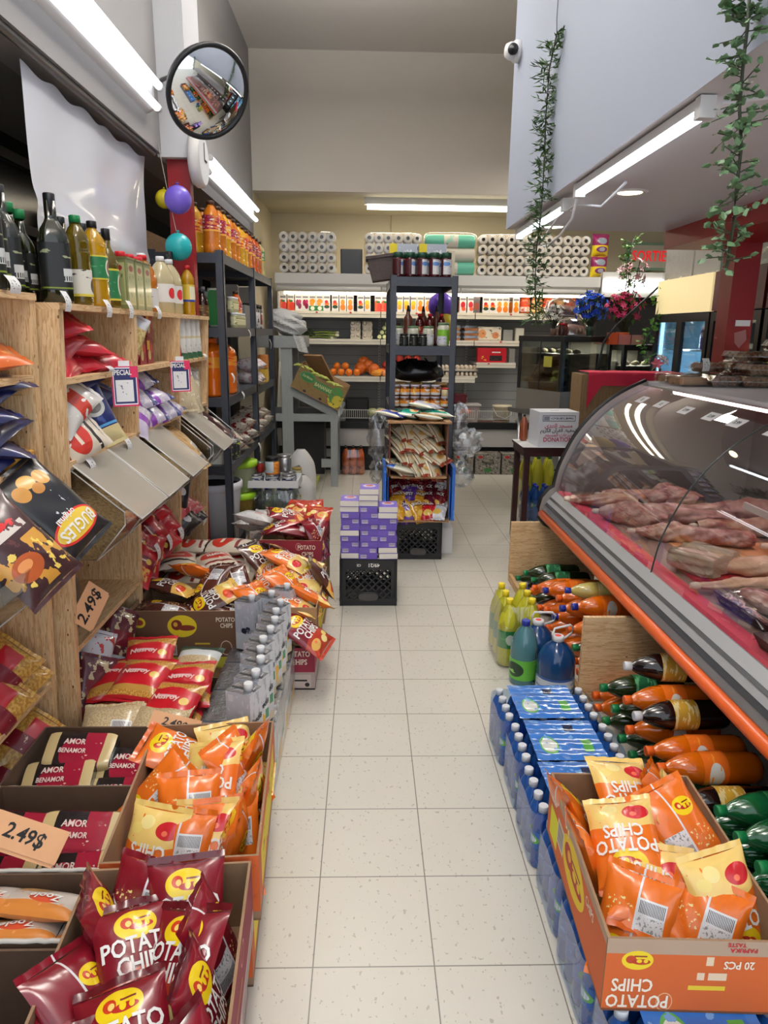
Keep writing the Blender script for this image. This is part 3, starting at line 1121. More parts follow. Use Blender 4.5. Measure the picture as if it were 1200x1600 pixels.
for p, w, h, lb in (((-0.925,1.968,1.673), 0.06, 0.045, 'white curled price tag on the nearer pine shelf top, at the left edge'), ((-0.920,2.289,1.651), 0.045, 0.06, 'white price tag at the near corner of the tall shelf top'), ((-0.920,2.649,1.641), 0.05, 0.06, 'white price tag under the yellow oil bottle'),
                    ((-0.920,2.895,1.647), 0.05, 0.065, 'white price tag under the olive oil tins'), ((-0.920,3.285,1.641), 0.055, 0.055, 'white price tag under the vinegar jugs'), ((-0.930,2.649,1.411), 0.05, 0.02, 'white tag on the shelf lip below the red bags'),
                    ((-0.930,4.222,1.407), 0.06, 0.03, 'white tag on the lip below the white sachets'), ((-0.940,2.811,1.127), 0.05, 0.055, 'white price tag above the second bin lid'), ((-0.940,2.421,1.114), 0.05, 0.05, 'white price tag above the lentil bin'),
                    ((-0.970,3.202,0.574), 0.05, 0.075, 'first white tag on the lip under the red macaroni'), ((-0.970,3.408,0.558), 0.05, 0.075, 'second white tag on the lip under the red macaroni'), ((-0.970,3.628,0.537), 0.07, 0.07, 'third white tag on the lip under the red macaroni'),
                    ((-0.970,4.159,0.482), 0.09, 0.07, 'white tag on the lip beside the far pine divider')):
    curl_tag(p, w, h, lb)
SPEC = printed('special_card', (206, 44, 92), [('r', 0.06, 0.94, 0.04, 0.97, (236, 232, 236)), ('r', 0.09, 0.91, 0.07, 0.94, (40, 44, 96)), ('r', 0.7, 0.94, 0.72, 0.97, (214, 44, 92)), ('r', 0.14, 0.8, 0.12, 0.66, (232, 230, 228)), ('n', 9, 0.62, (120, 110, 120), 0.25, 0.6, 0.3, 0.6)], 0.5)
for p, w, h, lb in (((-0.905,2.751,1.331), 0.098, 0.15, 'pink and navy special price card hanging nearest on the shelf'), ((-0.905,3.575,1.319), 0.098, 0.15, 'second pink and navy special card hanging farther along the shelf')):
    t = thing('special_price_card', lb, 'card', p, (0, 0, R(-58)))
    b = MB().box(-0.001, 0.001, -w / 2, w / 2, -h / 2, h / 2, PAPER, cap={'r': SPEC})
    b.text('SPECIAL', 0.026, WHI, lambda x, y: (0.0022, x - 0.012, h * 0.34 + y), 0.8)
    b.build('card', t)
    MB().box(-0.004, -0.001, -0.02, 0.02, h / 2 - 0.02, h / 2 + 0.02, PAPER).build('clip', t)

# ================================================================ goods on the pine shelving


def orient(n, up):
    """rotation that turns a flat bag's face to n and its top towards up"""
    z = Vector(n).normalized()
    y = Vector(up)
    y = (y - z * y.dot(z)).normalized()
    x = y.cross(z)
    return Matrix((x, y, z)).transposed().to_euler()


OUT = (1, -0.55, 0.35)


def stock(kind, pts, lab_, grp, z0, tilt=25, jit=18, seed=1, up=(0, 0.3, 1), n=OUT):
    r = random.Random(seed)
    for i, p in enumerate(pts):
        q = orient((n[0] + r.uniform(-.3, .3), n[1] + r.uniform(-.3, .3), n[2] + r.uniform(-.2, .3)), (up[0] + r.uniform(-.4, .4), up[1] + r.uniform(-.5, .5), up[2] + r.uniform(-.3, .3)))
        kind.put(p, q, lab_ % ORD[i] if '%s' in lab_ else lab_, group=grp)


def pkind(nm, base, layers, w, h, t, seed, cat='bag', name=None, texts=(), n=2, rough=0.28, coat=0.4, back=None, **k):
    m = printed(nm + '_print', base, layers, rough, coat)
    bk = printed(nm + '_back', back, [('n', 5, 0.6, tuple(int(v * 0.8) for v in back))], rough, coat) if back else m
    return Mixed(*[bag_kind(name or nm, cat, w, h, t, m, bk, seed + j * 7, texts, nx=16, ny=20, **k) for j in range(n)])


REDB = pkind('red_pouch', (176, 24, 40), [('n', 4, 0.62, (206, 60, 66)), ('r', 0.25, 0.75, 0.4, 0.6, (196, 40, 52)), ('n', 9, 0.66, (226, 190, 180), 0.2, 0.8, 0.4, 0.6)], 0.15, 0.2, 0.06, 301)
stock(REDB, [(-1.02, 2.45, 1.43), (-1.04, 2.6, 1.425), (-1.0, 2.74, 1.425), (-1.05, 2.50, 1.485), (-1.02, 2.64, 1.48), (-1.04, 2.46, 1.545), (-1.06, 2.53, 1.575)], 'red glossy pouch in the heap on the top shelf of the nearest bay, %s placed', 'red pouches', 1.39, n=(0.4, -0.3, 1), up=(0.3, 1, 0.2), seed=2)
SEED = pkind('seed_bag', (176, 150, 90), [('r', 0, 1, 0.0, 0.3, (176, 24, 44)), ('n', 12, 0.5, (206, 186, 130), 0, 1, 0.3, 0.8), ('r', 0, 1, 0.8, 1, (186, 186, 190))], 0.13, 0.22, 0.05, 311, n=1)
stock(SEED, [(-0.985, 3.09, 1.495)], 'clear topped seed bag with a red foot, first item of the middle bay top shelf', None, 0, seed=3, n=(1, -0.8, 0.15))
SPICE = printed('spice_box', (136, 28, 36), [('n', 4, 0.58, (96, 20, 30)), ('r', 0, 0.45, 0.55, 0.9, (226, 170, 60)), ('e', 0.7, 0.6, 0.2, 0.2, (196, 70, 60)), ('e', 0.35, 0.35, 0.2, 0.2, (206, 190, 120))], 0.4)
for i, (y, z) in enumerate(((3.22, 1.388), (3.33, 1.388), (3.22, 1.505), (3.34, 1.505))):
    tag(MB().box(-1.06, -0.985, y, y + 0.095, z, z + 0.115, SPICE, cap={'r': SPICE, 'f': SPICE}).build('spice_box'), 'dark red spice box, %s in the middle bay top shelf' % ('lower left', 'lower right', 'upper left', 'upper right')[i], 'box', 'spice boxes')
WSA = pkind('white_sachet', (214, 214, 208), [('r', 0, 1, 0.0, 0.14, (60, 110, 80)), ('n', 5, 0.6, (120, 130, 120), 0.1, 0.9, 0.16, 0.5), ('r', 0, 1, 0.52, 0.58, (206, 190, 150))], 0.12, 0.2, 0.05, 321, n=1)
for i in range(4):
    WSA.put((-0.985, 3.86 + 0.115 * i, 1.49), orient((0.9, -0.8, 0.1), (0, 0, 1)), 'white and green sachet, %s from the left in the far bay top shelf' % ORD[i], group='white sachets')
REDT = pkind('red_sachet', (160, 26, 40), [('e', 0.5, 0.3, 0.25, 0.14, (206, 150, 120)), ('n', 5, 0.6, (196, 70, 70))], 0.11, 0.2, 0.05, 325, n=1)
REDT.put((-0.99, 3.77, 1.49), orient((0.9, -0.8, 0.1), (0, 0, 1)), 'dark red sachet left of the white sachets')
# second shelf
NAVY = pkind('navy_pack', (28, 40, 96), [('n', 4, 0.6, (50, 66, 130)), ('e', 0.5, 0.6, 0.3, 0.16, (206, 206, 200)), ('e', 0.5, 0.6, 0.2, 0.1, (120, 116, 110)), ('r', 0, 1, 0.0, 0.24, (206, 190, 140)), ('r', 0.05, 0.95, 0.26, 0.3, (90, 160, 206))], 0.16, 0.24, 0.06, 331)
stock(NAVY, [(-1.0, 2.66, 1.235), (-1.03, 2.5, 1.23), (-1.05, 2.76, 1.23)], 'navy and cream milk powder pack, %s on the second shelf of the nearest bay', 'navy packs', 1.12, seed=4)
NAVY.put((-1.06, 2.58, 1.35), orient((0.2, -0.3, 1), (0.2, 1, 0)), 'navy pack lying across the standing navy packs')
RICEP = printed('rice_print', (206, 194, 176), [('e', 0.5, 0.55, 0.42, 0.2, (186, 52, 40)), ('r', 0.0, 1.0, 0.80, 0.86, (36, 30, 30)), ('r', 0.1, 0.9, 0.2, 0.26, (120, 30, 30)), ('n', 4, 0.66, (226, 220, 206)), ('r', 0.3, 0.7, 0.52, 0.58, (222, 210, 190))], 0.3, 0.35)
RICEB = printed('rice_back', (210, 200, 184), [('n', 4, 0.6, (190, 176, 156)), ('r', 0.3, 0.7, 0.3, 0.6, (226, 222, 214))], 0.3, 0.35)
RICE = Mixed(*[bag_kind('rice_bag', 'bag', 0.2, 0.3, 0.085, RICEP, RICEB, 341 + 9 * j, [('RICE', 0, 0.08, 0.05, 0, WHI, 0.9)] if j == 0 else (), nx=18, ny=22) for j in range(3)])
RICE.put((-0.985, 2.40, 1.17), orient((0.7, -0.6, 0.5), (0.3, 0.9, 0.3)), 'white and red rice bag lying on the second shelf nearest the upright', scale=0.8)
CLR = pkind('clear_sugar_bag', (206, 202, 196), [('r', 0, 1, 0.42, 0.7, (186, 60, 44)), ('n', 5, 0.6, (226, 224, 220))], 0.15, 0.22, 0.07, 351, n=1)
CLR.put((-1.0, 2.44, 1.29), orient((0.6, -0.5, 0.6), (0.2, 0.8, 0.5)), 'clear bag with a red band leaning on the rice bag of the second shelf')
PURP = pkind('purple_bag', (186, 176, 196), [('r', 0, 1, 0.3, 0.52, (126, 60, 156)), ('n', 9, 0.52, (206, 202, 206), 0, 1, 0.52, 1.0), ('r', 0, 1, 0.86, 1, (40, 50, 110))], 0.14, 0.2, 0.06, 361)
stock(PURP, [(-0.99, 3.12, 1.17), (-0.99, 3.26, 1.165), (-0.98, 3.42, 1.165), (-1.03, 3.2, 1.235), (-1.0, 3.36, 1.235), (-1.05, 3.30, 1.31), (-0.98, 3.56, 1.165)], 'purple and white bag in the heap of the middle bay, %s placed', 'purple bags', 1.12, n=(0.6, -0.5, 0.8), up=(0.2, 0.9, 0.2), seed=6)
CRE = pkind('cream_pouch', (196, 182, 150), [('n', 5, 0.6, (176, 160, 126)), ('r', 0, 1, 0.75, 1, (150, 146, 140)), ('n', 8, 0.62, (236, 232, 226))], 0.14, 0.26, 0.05, 371, n=1)
stock(CRE, [(-0.97, 3.86, 1.25), (-0.98, 4.0, 1.22), (-0.98, 4.14, 1.2)], 'clear cream coloured pouch, %s in the far bay second shelf', 'cream pouches', 1.12, seed=7)
# pouches in the bins
BRO = pkind('brown_pouch', (176, 140, 90), [('n', 6, 0.55, (150, 114, 70)), ('r', 0.2, 0.8, 0.1, 0.26, (206, 202, 196)), ('s', 30, 0.5, (60, 56, 50), 0.22, 0.6, 0.12, 0.24)], 0.13, 0.26, 0.07, 381)
stock(BRO, [(-0.90, 3.455, 0.965), (-0.90, 3.60, 0.96), (-0.93, 3.53, 1.01), (-1.0, 3.6, 0.90), (-1.0, 3.45, 0.90)], 'brown grain pouch in the fourth acrylic bin, %s placed', 'brown pouches', 0.8, n=(0.6, -0.1, 0.8), up=(-0.8, 0.2, 0.6), seed=8)
COW = pkind('patterned_pouch', (56, 22, 30), [('n', 3, 0.58, (214, 206, 196)), ('n', 7, 0.66, (120, 60, 40))], 0.14, 0.28, 0.06, 391, n=1)
stock(COW, [(-0.90, 4.14, 0.985), (-0.905, 4.28, 0.985)], 'dark pouch with a cream patch pattern, %s in the last bin', 'patterned pouches', 0.8, n=(0.65, -0.1, 0.75), up=(-0.8, 0.1, 0.6), seed=9)
CRE.put((-0.99, 3.9, 0.90), orient((0.65, -0.1, 0.75), (-0.8, 0.1, 0.6)), 'cream pouch under the lid of the fifth acrylic bin')
# lower compartment
MACP = [('r', 0, 1, 0.35, 0.62, (120, 20, 34)), ('n', 8, 0.5, (206, 160, 80), 0.15, 0.85, 0.06, 0.34), ('e', 0.7, 0.5, 0.1, 0.07, (226, 190, 90)), ('r', 0.15, 0.6, 0.48, 0.52, (226, 206, 190))]
MAC = pkind('macaroni_bag', (186, 28, 40), MACP, 0.15, 0.22, 0.065, 401)
stock(MAC, [(-1.02, 3.12, 0.51), (-1.03, 3.27, 0.51), (-1.02, 3.42, 0.51), (-1.03, 3.56, 0.51), (-1.06, 3.2, 0.575), (-1.05, 3.35, 0.575), (-1.06, 3.5, 0.58), (-1.08, 3.44, 0.645)], 'red macaroni bag in the middle bay below the bins, %s placed', 'red macaroni bags', 0.472, n=(0.7, -0.5, 0.7), up=(0.1, 1, 0.3), seed=10)
BLP = pkind('black_pouch', (26, 24, 28), [('n', 4, 0.6, (70, 68, 74)), ('e', 0.5, 0.6, 0.22, 0.12, (206, 206, 206))], 0.14, 0.2, 0.06, 411)
PNK = pkind('pink_pouch', (196, 90, 96), [('r', 0, 1, 0.3, 0.5, (160, 30, 44)), ('n', 5, 0.6, (226, 180, 176))], 0.14, 0.2, 0.06, 415, n=1)
BLP.put((-1.02, 3.84, 0.66), orient((0.8, -0.6, 0.3), (0.2, 0.4, 1)), 'black pouch on top of the pink pouches in the far bay')
for i, (y, z) in enumerate(((3.86, 0.60), (3.95, 0.55))):
    PNK.put((-1.02, y, z), orient((0.5, -0.4, 0.9), (0.2, 1, 0.1)), 'pink and red pouch, %s one in the far bay below the bins' % ('upper' if i == 0 else 'lower'))
for i, (y, z) in enumerate(((3.82, 0.51), (3.95, 0.50))):
    BLP.put((-1.0, y, z), orient((0.6, -0.5, 0.8), (0.2, 1, 0.1)), 'dark pouch lying on the lower shelf of the far bay, %s one' % ('nearer' if i == 0 else 'farther'))
tag(puffy(-0.05, 0.05, 0, 0.2, -0.1, 0.1, mat('dark_plastic_wrap', (52, 58, 74), 0.3, coat=0.4), 12, 0.012).build('dark_bag', None, (-1.09, 2.40, 0.473)), 'dark plastic bag at the near end of the lower shelf behind the tan price card', 'bag')
# bottom shelf
stock(BLP, [(-1.02, 3.14, 0.22), (-1.05, 3.30, 0.2)], 'black pouch, %s standing on the bottom shelf of the middle bay', 'black pouches below', 0.1, seed=12)
stock(REDT, [(-1.03, 3.45, 0.24)], 'red pouch beside the black pouches on the bottom shelf', None, 0.1, seed=13)
MIXB = [pkind('brown_label_bag', (96, 40, 50), [('n', 5, 0.56, (206, 190, 150)), ('r', 0.2, 0.8, 0.3, 0.6, (120, 26, 40))], 0.15, 0.22, 0.06, 421, n=1), pkind('blue_white_bag', (196, 200, 206), [('r', 0, 1, 0.4, 0.6, (60, 110, 160)), ('n', 6, 0.6, (180, 60, 60))], 0.15, 0.22, 0.06, 425, n=1)]
for i in range(8):
    r = random.Random(i)
    MIXB[(i // 2) % 2].put((-1.03 + 0.02 * (i % 2), 2.38 + 0.075 * i, 0.17 + 0.07 * (i % 3)), orient((0.8, -0.6, 0.4), (0.2, 0.6, 1)), '%s bag, nearest bay bottom shelf, %s from its near end' % (('wine and cream', 'white and blue')[(i // 2) % 2], ORD[i]), group='bags on the bottom shelf')
# nearer unit
ORB = pkind('orange_pouch', (206, 100, 40), [('r', 0, 1, 0.0, 0.4, (110, 50, 36)), ('n', 5, 0.6, (226, 150, 90))], 0.16, 0.24, 0.06, 431, n=1)
stock(ORB, [(-1.07, 2.02, 1.46), (-1.07, 1.85, 1.46)], 'orange and brown pouch on the upper shelf of the nearer unit, %s from the upright', 'orange pouches', 1.405, n=(0.5, -0.4, 0.8), up=(0.2, 1, 0.3), seed=14)
NVB = pkind('navy_bag', (22, 28, 74), [('n', 4, 0.6, (44, 54, 110))], 0.16, 0.24, 0.05, 441)
stock(NVB, [(-1.08, 1.96 + 0.05 * (i % 3), 1.175 + 0.043 * i) for i in range(6)], 'navy blue glossy bag, %s from the bottom of the pile in the nearer unit', 'navy bags', 1.14, n=(0.15, -0.1, 1), up=(0.2, 1, 0), seed=15, jit=4)
tag(puffy(-0.04, 0.04, 0, 0.05, -0.06, 0.06, mat('gold_wrap', (206, 150, 60), 0.25, coat=0.5), 3, 0.01).build('gold_packet', None, (-1.03, 2.10, 1.141)), 'small gold packet beside the navy bags', 'packet')
BUG = printed('snack_black_print', (26, 26, 30), [('e', 0.3, 0.2, 0.13, 0.09, (214, 160, 80)), ('e', 0.55, 0.15, 0.14, 0.08, (226, 176, 96)), ('e', 0.75, 0.22, 0.12, 0.09, (206, 146, 66)), ('e', 0.5, 0.27, 0.1, 0.06, (190, 130, 60)), ('e', 0.5, 0.78, 0.46, 0.15, (214, 50, 40)), ('e', 0.5, 0.78, 0.42, 0.125, (236, 200, 70)), ('n', 9, 0.66, (206, 206, 206), 0.2, 0.8, 0.36, 0.62)], 0.3, 0.3)
bag_kind('snack_bag', 'snack bag', 0.21, 0.29, 0.075, BUG, BUG, 451, [('BUGLES', 0, 0.56, 0.05, 0, WHI, 0.85), ('original', 0.15, 0.3, 0.026, 0, WHI)]).put((-0.900,2.013,1.038), orient((0.72, -0.45, 0.6), (0.35, 0.25, -0.85)), 'large black snack bag with printed golden chips, upside down in the acrylic bin')
CHB = printed('snack_fries_print', (62, 34, 36), [('n', 3, 0.5, (206, 150, 60), 0, 1, 0.05, 0.55), ('n', 5, 0.56, (236, 206, 100), 0.1, 1, 0.1, 0.5), ('e', 0.32, 0.3, 0.24, 0.13, (176, 86, 44)), ('e', 0.3, 0.33, 0.12, 0.05, (226, 150, 90)), ('r', 0.2, 0.8, 0.62, 0.7, (216, 206, 196)), ('e', 0.45, 0.74, 0.1, 0.04, (206, 40, 40)), ('e', 0.62, 0.72, 0.08, 0.04, (206, 40, 40)), ('n', 8, 0.62, (90, 50, 50), 0, 1, 0.5, 1)], 0.3, 0.3)
bag_kind('snack_bag', 'snack bag', 0.2, 0.28, 0.08, CHB, CHB, 461).put((-0.900,1.787,0.987), orient((0.72, -0.5, 0.55), (-0.4, -0.2, 0.8)), 'brown snack bag with yellow fries print at the left edge of the acrylic bin')
GRYB = pkind('grey_pouch', (60, 62, 66), [('n', 4, 0.6, (96, 98, 104))], 0.2, 0.28, 0.06, 465, n=1)
GRYB.put((-1.06, 2.06, 0.90), orient((0.7, -0.4, 0.6), (-0.5, 0.2, 0.8)), 'plain dark pouch behind the black snack bag')
# tan price cards, handwritten
TAN_C = mat('tan_card', (222, 168, 124), 0.75)


def price_card(p, w, h, n, up, label, txt='2.49$'):
    t = thing('price_card', label, 'card', p, orient(n, up))
    b = MB().box(-w / 2, w / 2, -h / 2, h / 2, -0.001, 0.001, TAN_C)
    b.text(txt, h * 0.62, INK, lambda x, y: (x + y * 0.15, y - 0.04 * x, 0.0016), 0.95)
    b.build('card', t)
    MB().box(-w / 2 + 0.01, w / 2 - 0.005, -h / 2 - 0.008, h / 2 - 0.012, -0.004, -0.002, TAN_C).build('backing_card', t)
    return t


price_card((-0.955,2.352,0.605), 0.15, 0.095, (0.85, -0.5, 0.2), (-0.3, -0.55, 0.65), 'tan handwritten price card on the lip of the lower shelf in the nearest bay')

# ================================================================ open chilled cabinet along the back wall
FRW = mat('fridge_enamel', (214, 212, 206), 0.35)
FRG = mat('fridge_liner', (172, 172, 170), 0.45)
t = thing('chilled_cabinet', 'long white open chilled cabinet across the back wall', 'cabinet', (0, 0, 0))
MB().box(-0.97, 2.55, 8.06, 9.10, 0.0, 0.29, mat('kick_black', (24, 24, 28), 0.5)).build('plinth', t)
MB().box(-0.98, 2.56, 7.98, 9.12, 0.29, 0.49, mat('fridge_front', (178, 176, 172), 0.4)).build('front_panel', t)
MB().box(-0.98, 2.56, 7.96, 8.02, 0.49, 0.565, BLACKP).build('bumper', t)
MB().box(-0.98, 2.56, 8.02, 9.1, 0.49, 0.53, FRG).build('tub_floor', t)
b = MB()
for i in range(14):
    z0 = 0.53 + i * 0.104
    b.box(-0.95, 2.53, 8.98, 9.0, z0, z0 + 0.1, FRG)
    b.box(-0.95, 2.53, 8.985, 9.005, z0 + 0.1, z0 + 0.104, mat('seam_dark', (70, 70, 70), 0.6))
b.box(-0.98, 2.56, 9.0, 9.12, 0.5, 2.1, FRG)
b.build('back_panel', t)
b = MB()
pf = [(8.10, 2.145), (8.10, 2.04), (8.14, 2.0), (8.16, 1.96), (9.1, 1.99), (9.1, 2.145)]
b.prism(pf, -0.98, 2.56, FRW, axis='x')
b.build('canopy', t)
for i, (a, c) in enumerate(((-0.96, 0.16), (0.18, 1.02), (1.04, 2.5))):
    MB().lathe([(0.028, a), (0.028, c)], FRW, 14, Matrix.Translation((0, 8.12, 1.985)) @ Matrix.Rotation(R(90), 4, 'Y')).build('awning_roll', t)
MB().lathe([(0.014, -0.9), (0.014, 2.45)], mat('canopy_glow', (255, 240, 214), 0.4, emit=10.0), 10, Matrix.Translation((0, 8.22, 1.945)) @ Matrix.Rotation(R(90), 4, 'Y')).build('lamp_tube', t)
for x in (-0.98, 2.54):
    MB().prism([(8.02, 0.5), (8.02, 0.72), (8.3, 1.2), (8.3, 1.96), (9.1, 1.99), (9.1, 0.5)], x, x + 0.02, FRW, axis='x').build('end_panel', t)
for x in (0.17, 1.24):
    b = MB().box(x - 0.012, x + 0.012, 8.95, 8.98, 0.55, 1.95, FRW)
    for i in range(40):
        b.box(x - 0.004, x + 0.004, 8.947, 8.951, 0.6 + i * 0.033, 0.615 + i * 0.033, INK)
    b.build('slotted_upright', t)


def shelf(x0, x1, yf, z, h=0.06, tags=()):
    s = MB().box(x0, x1, yf, 8.98, z - 0.02, z, FRW).build('shelf', t)
    b = MB().box(x0, x1, yf - 0.008, yf, z - h, z + 0.004, mat('price_rail', (232, 226, 208), 0.4))
    b.box(x0, x1, yf - 0.011, yf - 0.007, z - h * 0.45, z - h * 0.38, mat('rail_line', (176, 170, 156), 0.4))
    for q in tags:
        b.box(q - 0.012, q + 0.012, yf - 0.0105, yf - 0.008, z - h * 0.3, z - h * 0.05, mat('red_dot', (214, 70, 70), 0.5))
    b.build('price_strip', s)


for x0, x1 in ((-0.95, 0.165), (0.175, 1.235), (1.245, 2.52)):
    shelf(x0, x1, 8.35, 1.757, 0.065, (x0 + 0.4, x0 + 0.78))
for x0, x1 in ((-0.95, 0.165), (0.175, 1.235), (1.245, 1.82)):
    shelf(x0, x1, 8.35, 1.453, 0.055, (x0 + 0.3,))
for x0, x1 in ((-0.95, 0.165), (0.175, 1.25)):
    shelf(x0, x1, 8.25, 1.042, 0.055, (x0 + 0.5,))
shelf(1.262, 1.71, 8.25, 1.212, 0.055, (1.4,))
for x0 in (-0.94, 0.18, 1.26):
    b = MB()
    WR = mat('wire_white', (206, 206, 200), 0.4)
    for z in (0.60, 0.69):
        b.box(x0, x0 + 1.05, 8.0, 8.006, z, z + 0.006, WR)
    for i in range(50):
        b.box(x0 + i * 0.0213, x0 + i * 0.0213 + 0.004, 8.0, 8.005, 0.60, 0.69, WR)
    b.build('wire_guard', t)
# lit end of the next chilled cabinet on the right
t = thing('chilled_cabinet', 'brightly lit end of another chilled cabinet under the exit sign', 'cabinet', (0, 0, 0))
MB().box(2.58, 3.6, 8.2, 9.1, 0, 1.92, mat('cabinet_dark', (30, 30, 32), 0.5)).build('body', t)
MB().box(2.58, 3.6, 8.1, 9.1, 1.94, 2.2, FRW).build('canopy', t)
MB().box(2.6, 3.58, 8.08, 8.1, 2.0, 2.12, mat('canopy_glow_white', (250, 250, 248), 0.4, emit=5.0)).build('light_panel', t)

# juice cartons on the top shelf
CT = {}
for nm, ls in dict(
        peach=[('r', 0, 1, 0, 0.1, (220, 80, 50)), ('e', 0.3, 0.32, 0.4, 0.24, (238, 104, 60)), ('e', 0.7, 0.24, 0.4, 0.2, (226, 70, 54)), ('e', 0.5, 0.48, 0.3, 0.05, (40, 120, 50))],
        grape=[('e', 0.35, 0.4, 0.25, 0.16, (150, 26, 70)), ('e', 0.65, 0.26, 0.26, 0.16, (124, 20, 62)), ('e', 0.7, 0.46, 0.2, 0.1, (180, 50, 96))],
        orange=[('r', 0, 1, 0, 0.26, (48, 130, 70)), ('e', 0.5, 0.48, 0.42, 0.12, (240, 140, 34)), ('e', 0.5, 0.14, 0.3, 0.1, (240, 240, 220)), ('e', 0.4, 0.36, 0.3, 0.1, (246, 150, 40))],
        mango=[('e', 0.5, 0.36, 0.34, 0.1, (240, 120, 30)), ('e', 0.5, 0.22, 0.4, 0.08, (40, 70, 40)), ('e', 0.45, 0.46, 0.26, 0.08, (200, 40, 40))],
        apricot=[('e', 0.5, 0.44, 0.3, 0.14, (244, 150, 40)), ('e', 0.5, 0.2, 0.38, 0.15, (238, 130, 24))],
        lemon=[('e', 0.5, 0.42, 0.36, 0.14, (246, 200, 50)), ('e', 0.5, 0.24, 0.3, 0.12, (246, 176, 40)), ('r', 0.0, 0.15, 0.0, 1.0, (70, 70, 110))],
        pome=[('e', 0.5, 0.4, 0.34, 0.16, (200, 30, 44)), ('e', 0.6, 0.2, 0.3, 0.1, (232, 90, 50))],
        cocktail=[('r', 0, 1, 0, 1, (96, 90, 92)), ('e', 0.5, 0.34, 0.4, 0.18, (150, 70, 40))]).items():
    m = printed('carton_' + nm, (228, 226, 224), ls[:0] + ([('r', 0.1, 0.9, 0.62, 0.72, (120, 122, 130))] if nm != 'cocktail' else []) + ls + [('n', 5, 0.62, (150, 150, 156), 0.1, 0.9, 0.72, 0.92)], 0.3, 0.2)
    CT[nm] = Kind(lambda m=m: carton('juice_carton', 'carton', 0.077, 0.075, 0.225, m, m, FOIL, CAPS['white'], 0.01))
LOOK = dict(peach='orange red', grape='purple grape', orange='green banded orange', mango='mango', apricot='twin orange fruit', lemon='yellow lemon', pome='red fruit', cocktail='dark grey')
ROWC = [(449, 'peach'), (461, 'peach'), (472, 'grape'), (483, 'grape'), (493.5, 'orange'), (504, 'orange'), (514.5, 'mango'), (527.5, 'mango'), (539, 'apricot'), (550, 'apricot'), (565.5, 'mango'), (575.5, 'lemon'), (592, 'peach'), (602.5, 'peach'), (614, 'pome'), (624, 'lemon'), (634.5, 'lemon'), (645, 'lemon'),
        (656, 'apricot'), (667, 'apricot'), (677.5, 'apricot'), (690, 'pome'), (702, 'pome'), (720, 'pome'), (732, 'pome'), (741, 'cocktail'), (755, 'mango'), (765.5, 'mango'), (776, 'apricot'), (785, 'apricot'), (801, 'apricot')]
for i, (px, nm) in enumerate(ROWC):
    x = (px - 600) * 0.007482 + 0.2
    CT[nm].put((x, 8.41, 1.757), (0, 0, random.Random(i).uniform(-0.08, 0.08)), '%s juice carton, %s from the left on the chilled cabinet top shelf' % (LOOK[nm], ORD[i] if i < 30 else 'last'), group='juice cartons on the top chilled shelf')
for i, x in enumerate((-0.985 + 0.045, 1.655)):
    CT['peach' if i == 0 else 'apricot'].put((x + 0.0, 8.50, 1.757), (0, 0, 0.1), 'juice carton standing behind the front row at the %s of the top shelf' % ('left end' if i == 0 else 'right half'), group='juice cartons on the top chilled shelf')
JUGL = printed('jug_label_red', (214, 74, 40), [('r', 0, 1, 0.0, 0.45, (236, 226, 216)), ('n', 5, 0.55, (200, 50, 40), 0, 1, 0.05, 0.4)], 0.35)
jk = Kind(lambda: bottle('juice_jug', 'bottle', P_JUG, 0.062, 0.25, liquid('jug_red', (222, 96, 48)), CAPS['orange'], JUGL, 0.1, 0.55))
jk2 = Kind(lambda: bottle('juice_jug', 'bottle', P_JUG, 0.062, 0.25, liquid('jug_pale', (238, 176, 120)), CAPS['orange'], lab('jug_label_pale', (240, 216, 150), ('n', 4, 0.55, (236, 150, 60))), 0.1, 0.6))
jk.put((1.81, 8.43, 1.757), (0, 0, 0), 'red plastic juice jug right of the cartons on the top shelf')
for i, x in enumerate((1.95, 2.08, 2.2, 2.34)):
    (jk2 if i % 2 == 0 else jk).put((x, 8.43, 1.757), (0, 0, i), '%s juice jug, %s from the red jug, behind the hanging vine' % ('pale orange' if i % 2 == 0 else 'red', ORD[i]))

# paper packs on the canopy
ROLL = mat('tissue_white', (228, 226, 220), 0.85)
CORE = mat('core_hole', (110, 108, 106), 0.9)
WRAP = film('pack_film', (250, 246, 240), 0.06, 0.15)


def roll_mesh():
    b = MB()
    b.lathe([(0.02, 0.0), (0.047, 0.0), (0.051, 0.005), (0.051, 0.2)], ROLL, 18, Matrix.Rotation(R(-90), 4, 'X'), cap=False)
    b.lathe([(0.02, 0.0), (0.02, 0.06), (0.0, 0.061)], CORE, 14, Matrix.Rotation(R(-90), 4, 'X'), cap=False)
    return b.mesh('roll')


RM = roll_mesh()


def paper_pack(x0, x1, label):
    z = 2.15
    p = thing('toilet_paper_pack', label, 'paper pack', (x0, 8.16, z), (0, 0, 0), 'toilet paper packs on the chilled cabinet')
    w = x1 - x0
    n = 6
    for r in range(4):
        for c in range(n):
            o = bpy.data.objects.new('roll', RM)
            C.objects.link(o)
            o.parent = p
            o.location = (w / n * (c + 0.5) + (0.004 if c > 2 else -0.004), 0.0, 0.055 + 0.103 * r + (0.006 if r > 1 else 0))
    puffy(-0.01, w + 0.01, 0.002, 0.43, -0.012, 0.21, WRAP, int(x0 * 10) + 3).build('wrapper', p)
    return p


